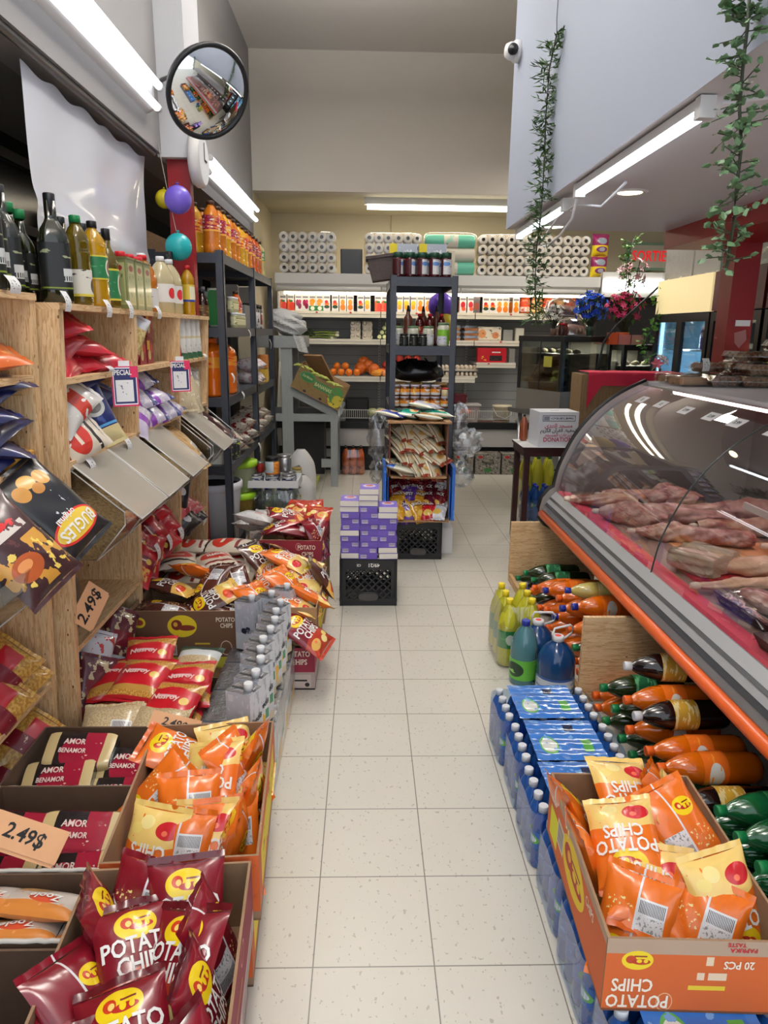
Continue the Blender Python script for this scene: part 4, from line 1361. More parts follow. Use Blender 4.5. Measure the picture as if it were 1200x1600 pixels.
paper_pack(-0.93, -0.33, 'clear toilet paper pack at the far left of the chilled cabinet top')
paper_pack(-0.01, 0.60, 'toilet paper pack left of the teal towel pack, behind the grey rack top')
paper_pack(1.22, 1.82, 'toilet paper pack right of the teal towel pack')
paper_pack(1.84, 2.43, 'toilet paper pack behind the thin hanging vine')
TEAL = printed('towel_print', (104, 208, 188), [('r', 0, 1, 0.38, 0.66, (232, 232, 226)), ('n', 6, 0.6, (120, 150, 140), 0, 1, 0.42, 0.62), ('n', 3, 0.62, (170, 230, 214))], 0.4)
p = thing('paper_towel_pack', 'teal wrapped paper towel pack on the chilled cabinet', 'paper pack', (0.615, 8.16, 2.15))
for r in range(3):
    MB().lathe([(0.0, 0.02), (0.062, 0.02), (0.07, 0.03), (0.07, 0.56), (0.062, 0.57), (0.0, 0.57)], [ROLL, TEAL, TEAL, TEAL, ROLL] if r != 1 else ROLL, 18, Matrix.Translation((0, 0.08, 0.07 + 0.142 * r)) @ Matrix.Rotation(R(90), 4, 'Y')).build('roll', p)
puffy(0.0, 0.6, 0.002, 0.44, -0.005, 0.16, WRAP, 5).build('wrapper', p)
BAGC = printed('tissue_bag_print', (150, 40, 96), [('r', 0, 1, 0.0, 0.5, (236, 206, 30)), ('e', 0.5, 0.72, 0.3, 0.16, (150, 160, 170)), ('e', 0.5, 0.3, 0.34, 0.14, (130, 50, 110)), ('e', 0.5, 0.3, 0.18, 0.1, (170, 170, 176))], 0.3, 0.3)
for i, z in enumerate((2.15, 2.37)):
    o = obj_of('tissue_bag', bag_mesh('tissue_bag', 0.2, 0.22, 0.12, BAGC, BAGC, 7 + i), 'paper pack', '%s purple and yellow tissue bag at the right end of the paper packs' % ('lower' if i == 0 else 'upper'))
    o.location, o.rotation_euler = (2.56, 8.22, z + 0.11), (R(90), 0, R(10))
tag(MB().box(-0.29, -0.04, 8.6, 8.7, 2.146, 2.45, mat('monitor_black', (22, 24, 28), 0.3)).build('black_panel_box', bevel=0.01), 'black flat box standing between the two left paper packs', 'box')

# second shelf: spring onions, egg boxes, courgettes, trays
ONION = mat('onion_green', (120, 140, 60), 0.5)
ONIONW = mat('onion_white', (226, 222, 190), 0.5)
for i in range(9):
    r = random.Random(i)
    y, z = 8.46 + 0.045 * (i % 3), 1.468 + 0.028 * (i // 3)
    x = -0.66 + 0.028 * (i % 4)
    o = MB().tube([(0, 0, 0), (0.12, 0.01, 0.01), (0.24, 0, 0.0)], [0.006, 0.010, 0.011], ONION, 7).build('spring_onion', None, (x, y, z), (0, 0, r.uniform(-0.25, 0.25)))
    MB().lathe([(0.0, 0), (0.017, 0.012), (0.014, 0.03), (0.009, 0.045)], ONIONW, 8, Matrix.Translation((0.275, 0, 0)) @ Matrix.Rotation(R(-90), 4, 'Y')).build('bulb', o)
    for q in range(3):
        MB().tube([(0, 0, 0), (-0.05, 0.02 * (q - 1), 0.03), (-0.1, 0.05 * (q - 1), 0.035 + 0.01 * q)], [0.006, 0.005, 0.002], mat('onion_leaf', (44, 66, 34), 0.5), 5).build('leaf', o)
    tag(o, 'spring onion in the loose bunch on the second chilled shelf', 'vegetable', 'spring onions on the chilled shelf')
EGGB = noisy('egg_pulp', (206, 198, 182), (190, 180, 164), 40, 0.9, 0.3)


def egg_box():
    o = MB().prism([(-0.055, 0), (0.055, 0), (0.06, 0.035), (-0.06, 0.035)], 0, 0.3, EGGB).build('egg_box')
    b = MB()
    b.prism([(-0.06, 0.036), (0.06, 0.036), (0.048, 0.066), (-0.048, 0.066)], 0, 0.3, EGGB)
    for s in (-1, 1):
        b.lathe([(0.022, 0.0), (0.012, 0.012)], EGGB, 10, Matrix.Translation((s * 0.03, 0.0, 0.045)) @ Matrix.Rotation(R(90), 4, 'X'))
    b.build('lid', o)
    o['category'] = 'egg box'
    return o


ek = Kind(egg_box)
for c, x in enumerate((-0.115, 0.02)):
    for r in range(3):
        ek.put((x, 8.42, 1.453 + 0.0665 * r), (0, 0, 0), 'grey pulp egg box, %s of the %s stack on the second shelf' % (('bottom', 'middle', 'top')[r], ('left', 'right')[c]), group='egg boxes')
COUR = noisy('courgette_skin', (150, 176, 96), (110, 146, 66), 25, 0.45)
ck = Kind(lambda: tag(MB().lathe([(0.0, 0.0), (0.024, 0.003), (0.028, 0.03), (0.025, 0.17), (0.012, 0.2), (0.008, 0.22), (0, 0.221)], [mat('courgette_cut', (222, 224, 170), 0.5)] + [COUR] * 5, 14, Matrix.Rotation(R(-90), 4, 'X')).build('courgette'), '', 'vegetable'))
i = 0
for r in range(4):
    for c in range(5 - r):
        ck.put((0.16 + 0.058 * c + 0.029 * r, 8.42 + 0.01 * ((c * 3 + r) % 3), 1.482 + 0.05 * r), (0, 0, 0.03 * ((c + r) % 3 - 1)), 'pale green courgette in the pile beside the egg boxes', group='courgettes on the chilled shelf')


def clam(name, w, d, h, fill, cat):
    """clear food tray: printed content block under a clear hinged cover"""
    o = MB().prism([(-w / 2 + 0.01, 0), (w / 2 - 0.01, 0), (w / 2, h * 0.5), (-w / 2, h * 0.5)], 0, d, fill).build(name)
    MB().prism([(-w / 2 - 0.004, h * 0.5), (w / 2 + 0.004, h * 0.5), (w / 2 - 0.012, h), (-w / 2 + 0.012, h)], -0.003, d + 0.003, POLY).build('lid', o)
    o['category'] = cat
    return o


FILLB = noisy('pastry_brown', (120, 66, 36), (176, 116, 66), 30, 0.6, 0.4)
pk = Kind(lambda: clam('food_tray', 0.17, 0.18, 0.055, FILLB, 'tray'))
for c, x in enumerate((1.0, 1.21)):
    for r in range(3):
        pk.put((x, 8.38, 1.453 + 0.0565 * r), (0, 0, 0.05 * (r - 1)), 'clear tray of brown food, %s of the %s stack on the second shelf' % (('bottom', 'middle', 'top')[r], ('left', 'right')[c]), group='brown food trays')
MUSH = printed('mushroom_print', (226, 214, 190), [('e', 0.2, 0.5, 0.16, 0.3, (222, 150, 90)), ('e', 0.75, 0.4, 0.14, 0.24, (206, 130, 84)), ('n', 6, 0.62, (90, 80, 70))], 0.4)
tag(MB().box(1.28, 1.56, 8.4, 8.46, 1.453, 1.61, MUSH, cap={'f': MUSH}).build('mushroom_tray', bevel=0.02), 'wrapped mushroom tray tilted up on the second shelf', 'tray')
tag(MB().box(1.585, 1.70, 8.44, 8.52, 1.453, 1.58, mat('grey_tray', (150, 148, 140), 0.4)).build('deli_tray', bevel=0.012), 'grey wrapped deli tray right of the mushrooms', 'tray')
tag(MB().box(1.72, 1.82, 8.40, 8.55, 1.453, 1.6, mat('pale_tray', (196, 192, 176), 0.4)).build('deli_tray', bevel=0.012), 'pale wrapped deli tray at the right end of the second shelf', 'tray')
RBOX = printed('date_box_print', (190, 24, 36), [('r', 0.42, 0.86, 0.14, 0.5, (30, 26, 26)), ('n', 10, 0.5, (60, 50, 46), 0.44, 0.84, 0.18, 0.46), ('n', 8, 0.58, (240, 200, 60), 0.06, 0.36, 0.15, 0.5), ('r', 0.5, 0.8, 0.68, 0.76, (236, 226, 220))], 0.35)
tag(MB().box(1.275, 1.6, 8.27, 8.4, 1.212, 1.375, RBOX, cap={'f': RBOX}).build('date_box'), 'red printed date box on the short lower shelf', 'box')
tag(MB().box(1.635, 1.70, 8.27, 8.35, 1.212, 1.37, mat('grey_carton', (128, 126, 118), 0.6)).build('small_carton'), 'thin grey carton beside the red date box', 'box')

# third shelf: fruit and eggs
FR = {}
for nm, c1, c2, r in (('orange', (236, 132, 30), (226, 112, 18), 0.042), ('pomegranate', (170, 30, 44), (206, 84, 60), 0.048), ('peach', (226, 120, 84), (240, 170, 100), 0.036), ('squash', (190, 84, 26), (214, 112, 40), 0.07)):
    m = noisy(nm + '_skin', c1, c2, 18, 0.45, 0.1)
    st = mat('fruit_stem', (90, 76, 40), 0.7)

    def mkf(nm=nm, m=m, r=r, st=st):
        pr = [(0.0, -0.94 * r)] + [(r * math.sin(PI * i / 10), -r * math.cos(PI * i / 10)) for i in range(1, 10)] + [(0.0, 0.92 * r)]
        o = MB().lathe(pr, m, 16, cap=False).build(nm)
        MB().lathe([(0.006, 0.9 * r), (0.004, 1.04 * r)], st, 6).build('stem', o)
        o['category'] = 'fruit'
        return o
    FR[nm] = Kind(mkf)
for nm, lst, lb, g in (
        ('orange', [(-0.37, 8.40, 1.085), (-0.28, 8.36, 1.085), (-0.19, 8.34, 1.085), (-0.1, 8.37, 1.085), (-0.33, 8.44, 1.15), (-0.23, 8.42, 1.152)], 'orange in the row of loose oranges above the banana box', 'loose oranges'),
        ('squash', [(-0.06, 8.46, 1.125), (0.03, 8.5, 1.155), (0.1, 8.40, 1.115), (-0.02, 8.55, 1.19)], 'large orange gourd between the oranges and the red fruit', 'gourds'),
        ('pomegranate', [(0.2 + 0.09 * i, 8.42 + 0.05 * (i % 2), 1.09) for i in range(7)] + [(0.24 + 0.09 * i, 8.48, 1.165) for i in range(6)] + [(0.3 + 0.1 * i, 8.5, 1.235) for i in range(4)], 'dark red pomegranate in the heap on the third shelf', 'pomegranates'),
        ('peach', [(0.22 + 0.075 * i, 8.31, 1.078) for i in range(8)], 'peach in the row in front of the pomegranates', 'peaches')):
    for i, p in enumerate(lst):
        FR[nm].put(p, (0.3 * (i % 3), 0.4 * ((i * 7) % 5 - 2), i), lb, group=g)
MANG = noisy('mango_skin', (236, 170, 50), (228, 130, 50), 8, 0.45)
mk_ = Kind(lambda: tag(MB().lathe([(0, -0.065), (0.026, -0.055), (0.038, -0.02), (0.038, 0.015), (0.026, 0.05), (0, 0.062)], MANG, 14, cap=False).build('mango'), '', 'fruit'))
for i, p in enumerate([(0.13, 8.31, 1.08), (0.17, 8.37, 1.09)]):
    mk_.put(p, (R(90), 0, R(80 + 20 * i)), 'yellow mango %s the peaches' % ('in front of' if i == 0 else 'just behind the front mango beside'))


def egg_tray():
    o = thing('egg_tray', '', 'egg tray')
    b = MB().box(0, 0.3, 0, 0.3, 0, 0.022, EGGB)
    b.build('tray', o)
    em = mat('egg_shell', (222, 206, 186), 0.5)
    me = MB().lathe([(0, 0), (0.014, 0.005), (0.021, 0.022), (0.017, 0.042), (0, 0.054)], em, 10, cap=False).mesh('egg')
    for i in range(6):
        for j in range(3):
            e = bpy.data.objects.new('egg', me)
            C.objects.link(e)
            e.parent = o
            e.location = (0.026 + 0.0495 * i, 0.03 + 0.05 * j, 0.014)
    return o


et = Kind(egg_tray)
for c, x in enumerate((0.66, 0.985)):
    for r in range(2):
        et.put((x, 8.27, 1.042 + 0.075 * r), (0, 0, 0), 'tray of eggs, %s one of the %s stack on the third shelf' % (('lower', 'upper')[r], ('left', 'right')[c]), group='egg trays')
# tub at the bottom
BLK = mat('tray_black', (22, 22, 24), 0.5)
b = MB()
for y in (8.1, 8.38):
    b.box(-0.22, 0.04, y, y + 0.01, 0.53, 0.80, BLK)
for x in (-0.22, 0.03):
    b.box(x, x + 0.01, 8.1, 8.39, 0.53, 0.80, BLK)
tag(b.build('black_tray'), 'black slotted tray in the bottom of the chilled cabinet', 'tray')
LEAFM = noisy('lettuce_leaf', (150, 160, 96), (196, 196, 140), 14, 0.5)
for i in range(4):
    w = wob(i + 80)
    tag(MB().grid(lambda u, v: (0.07 * math.cos(2 * PI * u) * math.sin(PI * v) * (1 + 0.3 * w(6 * u, 3 * v)), 0.07 * math.sin(2 * PI * u) * math.sin(PI * v) * (1 + 0.3 * w(5 * u, 4 * v)), 0.05 - 0.05 * math.cos(PI * v)), 18, 9, LEAFM, wrap=True).build('lettuce', None, (0.08 + 0.1 * i, 8.14 + 0.03 * (i % 2), 0.60)),
        'pale green lettuce head in the bottom of the cabinet', 'vegetable', 'lettuce heads')
t = thing('plastic_tub', 'clear lidded plastic tub of red meat in the cabinet bottom right of the grey rack', 'tub', (1.12, 8.25, 0.535))
MB().prism([(-0.16, 0), (0.16, 0), (0.19, 0.2), (-0.19, 0.2)], -0.12, 0.12, haze_sheet('tub_plastic', (196, 180, 176), 0.4)).build('tub', t)
MB().box(-0.2, 0.2, -0.13, 0.13, 0.2, 0.215, mat('tub_lid', (196, 190, 188), 0.4)).build('lid', t)
MB().box(-0.05, 0.08, -0.132, -0.124, 0.12, 0.16, mat('orange_label', (236, 96, 50), 0.5)).build('label', t)
tag(puffy(-0.12, 0.12, 0, 0.11, 0, 0.16, mat('dark_red_bag', (84, 20, 32), 0.3, coat=0.4), 9).build('dark_red_bag', None, (1.05, 8.2, 0.755)), 'dark red bag lying on the clear plastic tub', 'bag')
t = thing('plastic_pail', 'beige plastic pail in the cabinet bottom near the steel table', 'pail', (1.58, 8.25, 0.535))
MB().lathe([(0.0, 0), (0.09, 0), (0.11, 0.19)], mat('pail_beige', (182, 170, 140), 0.45), 20, cap=False).build('body', t)
MB().lathe([(0.113, 0.185), (0.113, 0.205), (0, 0.206)], mat('pail_rim', (208, 198, 170), 0.45), 20, cap=False).build('lid', t)
MB().tube([(-0.11, -0.02, 0.17), (-0.07, -0.1, 0.09), (0.02, -0.125, 0.06), (0.09, -0.09, 0.1), (0.11, -0.02, 0.17)], 0.004, WIRE, 6).build('handle', t)
for i, (x, m) in enumerate(((1.36, (150, 96, 84)), (1.53, (186, 150, 136)), (1.8, (170, 170, 166)))):
    tag(clam('meat_tray', 0.19, 0.16, 0.06, noisy('tray_fill_%d' % i, m, tuple(int(v * 0.75) for v in m), 20, 0.5), 'tray').copy() if False else clam('meat_tray', 0.15, 0.14, 0.06, noisy('tray_fill_%d' % i, m, tuple(int(v * 0.75) for v in m), 20, 0.5), 'tray'),
        ('brown packed meat tray at the cabinet bottom, left of the beige pail', 'pale packed meat tray right in front of the beige pail', 'grey packed tray at the cabinet bottom by the steel table leg')[i], 'tray').location = (x, 8.05, 0.535)
# six-pack of orange drink on the floor, cartons under the cabinet front
PEACHL = liquid('peach_drink', (226, 104, 40))


six('shrink wrapped pack of orange drink bottles on the floor below the cabinet', (-0.13, 7.86, 0), P_SODA, 0.042, 0.31, PEACHL, CAPS['black'], lab('peach_label', (206, 120, 80), ('n', 5, 0.55, (90, 60, 90))), 0.08, 0.3)
TB = printed('grey_carton_print', (128, 122, 112), [('n', 8, 0.55, (84, 78, 72)), ('n', 14, 0.6, (170, 164, 150)), ('e', 0.5, 0.22, 0.16, 0.1, (60, 120, 60)), ('e', 0.2, 0.84, 0.1, 0.07, (170, 40, 40))], 0.7)
for i, (x0, x1) in enumerate(((1.0, 1.21), (1.235, 1.515), (1.535, 1.82))):
    b = MB().box(x0, x1, 7.84, 8.04, 0, 0.235, TB, cap={'f': TB})
    b.text('Turajse', 0.06, INK, flat(((x0 + x1) / 2, 7.838, 0.13), (1, 0, 0.06), (0, 0, 1)), 0.75 if i else 0.5)
    tag(b.build('drink_carton'), 'grey printed carton on the floor, %s of three against the cabinet plinth' % ('leftmost', 'middle one', 'rightmost')[i], 'box', 'grey cartons against the plinth')

# ---------------------------------------------------------------- grey painted produce stand
GRY = wood_mat('grey_painted_wood', (150, 154, 154), (138, 142, 142), False)
t = thing('produce_stand', 'grey painted wooden produce stand in front of the chilled cabinet', 'stand', (0, 0, 0))
for y in (7.14, 7.78):
    MB().box(-0.345, -0.275, y, y + 0.035, 0, 0.72, GRY).build('front_leg', t)
    MB().box(-0.825, -0.715, y, y + 0.035, 0.05, 1.38, GRY).build('rear_post', t)
    MB().bar((-0.74, y + 0.017, 0.99), (-0.24, y + 0.017, 0.735), 0.035, 0.12, GRY).build('sloping_rail', t)
    MB().box(-1.0, -0.26, y + 0.003, y + 0.032, 0.665, 0.74, GRY).build('cross_rail', t)
    MB().box(-0.44, -0.345, y + 0.003, y + 0.03, 0.2, 0.285, GRY).build('lower_rail', t)
MB().box(-1.05, -0.60, 7.12, 7.82, 1.38, 1.49, GRY).build('top_tray', t)
b = MB()
for i in range(5):
    x = -0.72 + i * 0.1
    b.bar((x, 7.17, 0.955 - 0.51 * (x + 0.74)), (x, 7.78, 0.955 - 0.51 * (x + 0.74)), 0.085, 0.015, GRY)
b.build('slatted_shelf', t)
MB().box(-0.27, -0.255, 7.13, 7.8, 0.72, 0.98, mat('stand_lip', (196, 196, 190), 0.5)).build('front_lip', t)
tag(MB().box(-0.85, -0.42, 7.3, 7.7, 0.1, 0.62, mat('dark_box', (26, 24, 26), 0.7)).build('dark_carton'), 'dark block standing for the shade inside the produce stand', 'box')  # near-black block stands in for the shade inside the stand
tag(MB().bar((-0.52, 7.22, 1.31), (-0.36, 7.6, 0.93), 0.2, 0.02, CARD).build('cardboard_sheet'), 'brown cardboard sheet leaning behind the banana box', 'cardboard')
# banana box on the slope
BAN = printed('banana_box_print', (128, 104, 62), [('e', 0.22, 0.6, 0.155, 0.19, (66, 130, 72)), ('e', 0.22, 0.6, 0.135, 0.16, (50, 112, 60)), ('r', 0.38, 0.74, 0.36, 0.64, (58, 124, 68)), ('e', 0.86, 0.34, 0.15, 0.36, (206, 190, 56)), ('e', 0.84, 0.46, 0.13, 0.34, (74, 132, 66)), ('e', 0.9, 0.3, 0.1, 0.2, (190, 176, 60)), ('n', 12, 0.62, (110, 88, 50)), ('e', 0.27, 0.06, 0.03, 0.05, (40, 30, 24)), ('e', 0.6, 0.06, 0.03, 0.05, (40, 30, 24))], 0.7)
t = thing('banana_box', 'green and brown banana box tilted on the produce stand slope', 'box', (-0.73, 7.1, 1.02), (0, R(27), 0))
b = MB()
n = 20
for i in range(n):
    u0, u1 = i / n, (i + 1) / n
    h = lambda u: 0.25 - 0.06 * math.sin(PI * u) ** 0.8 + 0.004 * math.sin(40 * u)
    b.poly([(u0 * 0.52, 0, 0), (u1 * 0.52, 0, 0), (u1 * 0.52, 0, h(u1)), (u0 * 0.52, 0, h(u0))], BAN, [(u0, 0), (u1, 0), (u1, h(u1) / 0.25), (u0, h(u0) / 0.25)])
    b.poly([(u0 * 0.52, 0.008, 0), (u1 * 0.52, 0.008, 0), (u1 * 0.52, 0.008, h(u1)), (u0 * 0.52, 0.008, h(u0))][::-1], CARD_IN)
b.text('BANANAS', 0.05, mat('banana_text', (196, 196, 140), 0.6), flat((0.29, -0.002, 0.125), (1, 0, 0), (0, 0, 1)), 0.78)
b.text('Del Monte', 0.034, mat('banana_text', (196, 196, 140), 0.6), flat((0.113, -0.002, 0.15), (1, 0, 0), (0, 0, 1)), 0.7)
b.build('front_panel', t)
MB().box(0, 0.52, 0.34, 0.348, 0, 0.25, CARD).build('back_panel', t)
MB().box(0, 0.008, 0.008, 0.34, 0, 0.25, CARD).build('side_panel', t)
MB().box(0.512, 0.52, 0.008, 0.34, 0, 0.22, CARD).build('side_panel', t)
MB().box(0, 0.52, 0, 0.34, -0.006, 0.0, CARD).build('base_panel', t)
LF = mat('lining_yellow_green', (186, 196, 96), 0.6)
for i in range(9):
    tag(MB().tube([(0, 0, 0), (0.03, 0.02, 0.022), (0.07, 0.02, 0.03), (0.11, 0.0, 0.022)], [0.006, 0.015, 0.015, 0.005], LF, 8).build('banana', None, (-0.70 + 0.05 * i, 7.13 + 0.03 * (i % 2), 1.215 - 0.028 * i + 0.008 * (i % 3)), (0, R(25), 0.4 * (i % 3 - 1))), 'green banana lying along the top edge of the banana box', 'fruit', 'green bananas in the box')
# crumpled white sack on the stand
w = wob(31)
tag(MB().grid(lambda u, v: ((0.17 * math.cos(2 * PI * u) * (1 + 0.55 * w(14 * u, 7 * v))) * math.sin(PI * (0.02 + 0.98 * v)) ** 0.5 - 0.12 * v, 0.16 * math.sin(2 * PI * u) * math.sin(PI * (0.02 + 0.98 * v)) ** 0.5 * (1 + 0.5 * w(9 * u, 6 * v)), 0.27 * v * (1 + 0.1 * w(6 * u, 3 * v))), 40, 18, noisy('white_sack', (206, 206, 204), (196, 196, 194), 6, 0.5, 0.2), False, wrap=True).build('white_sack', None, (-0.72, 7.35, 1.485)),
    'crumpled white plastic sack on top of the produce stand', 'bag')
tag(MB().grid(lambda u, v: (-0.70 + 0.10 * u + 0.05 * v, 7.105 + 0.004 * math.sin(9 * u), 1.50 - 0.15 * v - 0.02 * u), 6, 8, printed('dotted_cloth', (206, 206, 200), [('n', 16, 0.62, (60, 60, 60))], 0.8)).build('dotted_cloth'), 'white cloth with black dots hanging over the produce stand tray', 'cloth')
# exit sign on the back wall
t = thing('exit_sign', 'white and red exit sign on the back wall behind the flowers', 'sign', (3.46, 9.17, 2.47))
b = MB().box(-0.24, 0.24, -0.03, 0.03, -0.13, 0.13, mat('sign_white', (226, 222, 206), 0.5))
b.text('SORTIE', 0.17, mat('sign_red', (226, 36, 40), 0.5, emit=0.6), flat((0, -0.032, 0), (1, 0, 0), (0, 0, 1)), 0.78)
b.build('panel', t)
MB().box(-0.27, 0.27, -0.02, 0.03, -0.16, 0.16, mat('sign_frame', (150, 186, 160), 0.5)).build('frame', t)

# ================================================================ grey steel racks
def rack(label, x0, x1, ys, top, levels, th=0.045):
    t = thing('steel_rack', label, 'rack', (0, 0, 0))
    for y in ys:
        for x in (x0, x1):
            sx = 1 if x == x0 else -1
            sy = -1 if y == ys[-1] else 1
            b = MB()
            b.box(min(x, x + sx * 0.045), max(x, x + sx * 0.045), min(y, y + sy * 0.004), max(y, y + sy * 0.004), 0, top, RACKM)
            b.box(min(x, x + sx * 0.004), max(x, x + sx * 0.004), min(y, y + sy * 0.045), max(y, y + sy * 0.045), 0, top, RACKM)
            b.build('post', t)
    for i in range(len(ys) - 1):
        for z in levels[i]:
            b = MB().box(x0 + 0.004, x1 - 0.004, ys[i] + 0.004, ys[i + 1] - 0.004, z - 0.012, z, RACKM)
            for y in (ys[i] + 0.004, ys[i + 1] - 0.016):
                b.box(x0 + 0.004, x1 - 0.004, y, y + 0.012, z - th - 0.012, z - 0.012, RACKM)
                b.box(x0 + 0.004, x1 - 0.004, y - 0.002, y + 0.014, z - th * 0.6, z - th * 0.5, RACKM)
            for x in (x0 + 0.004, x1 - 0.016):
                b.box(x, x + 0.012, ys[i] + 0.004, ys[i + 1] - 0.004, z - th - 0.012, z - 0.012, RACKM)
            b.build('shelf', t)
    return t


rack('dark grey steel rack along the left wall beyond the pine shelf', -1.29, -0.85, [4.50, 5.73, 6.82], 2.0, [[1.985, 1.555, 1.13, 0.70], [1.985, 1.555, 1.10, 0.70]])
rack('dark grey steel rack standing in the middle of the aisle', 0.17, 0.645, [5.2, 6.15], 1.925, [[1.915, 1.445, 1.005, 0.55]], 0.05)

# orange drinks on the rack top
BRN = CAPS['brown']
BO = {}
for nm, c, lc, t1 in (('amber', (226, 130, 30), (206, 120, 50), (150, 30, 60)), ('mango', (240, 176, 36), (236, 176, 60), (196, 60, 40)), ('carrot', (214, 92, 30), (206, 100, 60), (120, 40, 70)), ('pale', (216, 206, 130), (200, 200, 150), (80, 140, 70))):
    lb = printed('drink_label_' + nm, lc, [('n', 5, 0.5, t1), ('n', 9, 0.6, (240, 236, 230)), ('r', 0, 1, 0, 0.12, (236, 170, 60))], 0.35)
    BO[nm] = Kind(lambda c=c, lb=lb, nm=nm: bottle('drink_bottle', 'bottle', P_JUICE, 0.052, 0.30, liquid('drink_' + nm, c, trans=0.25), BRN, lb, 0.42, 0.72, capz=0.93))
TOPROW = ['amber', 'amber', 'mango', 'amber', 'amber', 'mango', 'mango', 'amber', 'carrot', 'carrot', 'carrot', 'pale']
for i, nm in enumerate(TOPROW):
    BO[nm].put((-0.93, 4.60 + i * 0.178 + 0.02 * (i % 2), 1.985), (0, 0, i * 1.3), '%s drink bottle, %s from the near end of the rack top front row' % ({'amber': 'orange', 'mango': 'golden yellow', 'carrot': 'deep orange', 'pale': 'pale yellow'}[nm], ORD[i]), group='drink bottles on the rack top')
for i in range(4):
    BO['amber' if i % 2 else 'mango'].put((-1.045, 4.66 + i * 0.21, 1.985), (0, 0, i), '%s drink bottle, %s from the near end, rear row on the rack top' % ('orange' if i % 2 else 'golden yellow', ORD[i]), group='drink bottles on the rack top')
# second level
GCART = printed('rack_carton', (70, 66, 70), [('r', 0.1, 0.9, 0.8, 0.95, (186, 186, 190)), ('r', 0.05, 0.95, 0.1, 0.7, (92, 60, 60))], 0.5)
gk = Kind(lambda: carton('milk_carton', 'carton', 0.075, 0.07, 0.24, GCART, GCART, FOIL, CAPS['white']))
for i in range(5):
    gk.put((-1.10 + 0.015 * i, 4.62 + 0.15 * i, 1.555), (0, 0, 0.3), 'dark drink carton, %s from the near end, back of the second rack level' % ORD[i], group='dark cartons on the rack')
DKB = liquid('dark_vinegar', (60, 26, 16))
dk = Kind(lambda: bottle('sauce_bottle', 'bottle', P_JUICE, 0.04, 0.22, DKB, CAPS['black'], lab('sauce_label', (96, 66, 40), ('n', 5, 0.55, (160, 130, 60))), 0.2, 0.6))
for i in range(2):
    dk.put((-1.0 - 0.07 * i, 4.57 + 0.02 * i, 1.555), (0, 0, 0), 'dark sauce bottle, %s one at the near end of the second rack level' % ('front' if i == 0 else 'rear'))
tag(puffy(-0.05, 0.05, 0, 0.24, -0.04, 0.04, printed('green_pouch_print', (40, 120, 60), [('r', 0, 1, 0.0, 0.16, (206, 206, 196)), ('n', 4, 0.6, (80, 160, 70))], 0.3, 0.3), 4, 0.006).build('green_pouch', None, (-0.94, 4.70, 1.555)), 'tall green pouch at the near end of the second rack level', 'pouch')
BO['carrot'].put((-0.905, 5.20, 1.555), (0, 0, 0), 'orange drink bottle standing among the small pale jars on the second rack level', scale=0.82)
PJ = Kind(lambda: jar('small_jar', 'jar', 0.028, 0.10, haze_sheet('jar_glass_pale', (206, 202, 160), 0.35, 0.1), CAPS['white'], lab('jar_lab_pale', (214, 210, 170), ('n', 4, 0.55, (120, 120, 60)))))
for i in range(6):
    PJ.put((-0.88 - 0.001 * i, 4.98 + 0.064 * i, 1.555), (0, 0, 0), 'small pale jar, %s from the near end along the second rack level edge' % ORD[i], group='small pale jars')
for i in range(3):
    PJ.put((-0.90, 4.99 + 0.064 * i, 1.656), (0, 0, 0), 'small pale jar on top of the first row, %s of three' % ORD[i], group='small pale jars')
GBX = mat('grey_box', (104, 102, 104), 0.6)
tag(MB().box(-1.05, -0.88, 5.42, 5.66, 1.555, 1.72, GBX).build('grey_box'), 'plain grey box beside the middle post of the rack second level', 'box')
CANP = printed('canister_print', (200, 200, 200), [('r', 0, 1, 0.8, 1, (60, 60, 64)), ('r', 0.2, 0.5, 0.2, 0.7, (120, 30, 40)), ('n', 4, 0.56, (70, 66, 70))], 0.35)
ks = Kind(lambda: jar('canister', 'canister', 0.06, 0.19, CANP, BLACKP))
for i in range(4):
    ks.put((-0.93, 5.85 + 0.14 * i, 1.555), (0, 0, i), 'black and white canister, %s beyond the middle rack post' % ORD[i], group='canisters on the rack')
for i, (y, x) in enumerate(((6.1, -1.1), (6.5, -1.05))):
    tag(MB().box(x - 0.05, x + 0.05, y, y + 0.08, 1.555, 1.9, mat('pale_panel', (206, 204, 196), 0.6)).build('tall_carton'), 'tall pale carton, %s at the back of the far rack bay' % ('nearer one' if i == 0 else 'farther one'), 'box')
# third level: big juice jugs, garlic nets, dark foil packs
JB = liquid('jug_orange', (232, 112, 20), trans=0.2)
jb = Kind(lambda: bottle('juice_jug', 'bottle', P_PET, 0.078, 0.36, JB, CAPS['orange'], lab('jug_orange_label', (214, 140, 40), ('n', 4, 0.55, (200, 60, 30))), 0.5, 0.68, sq=4))
for i, (x, y) in enumerate(((-1.13, 4.62), (-0.97, 4.64), (-1.12, 4.83), (-0.94, 4.86))):
    jb.put((x, y, 1.13), (0, 0, i), 'big orange juice jug, %s on the third rack level' % ('back one at the near end', 'front one at the near end', 'back one of the second pair', 'front one behind the rack post')[i], group='big orange jugs')
DF = noisy('dark_foil', (60, 58, 60), (120, 118, 120), 20, 0.25, 0.4, metal=0.4)
GAR = printed('pink_white_net', (214, 206, 206), [('n', 5, 0.55, (196, 150, 160)), ('n', 9, 0.62, (170, 60, 80))], 0.5)
DFK = bag_kind('foil_pack', 'pack', 0.16, 0.22, 0.07, DF, DF, 61)
GRK = bag_kind('garlic_net', 'pack', 0.14, 0.2, 0.1, GAR, GAR, 62)
for i in range(4):
    DFK.put((-0.95 - 0.02 * i, 5.15 + 0.12 * i, 1.20 + 0.02 * i), (R(70), R(10), R(70 + 12 * i)), 'dark foil pack leaning on the third rack level, %s from the orange jugs' % ORD[i], group='dark foil packs')
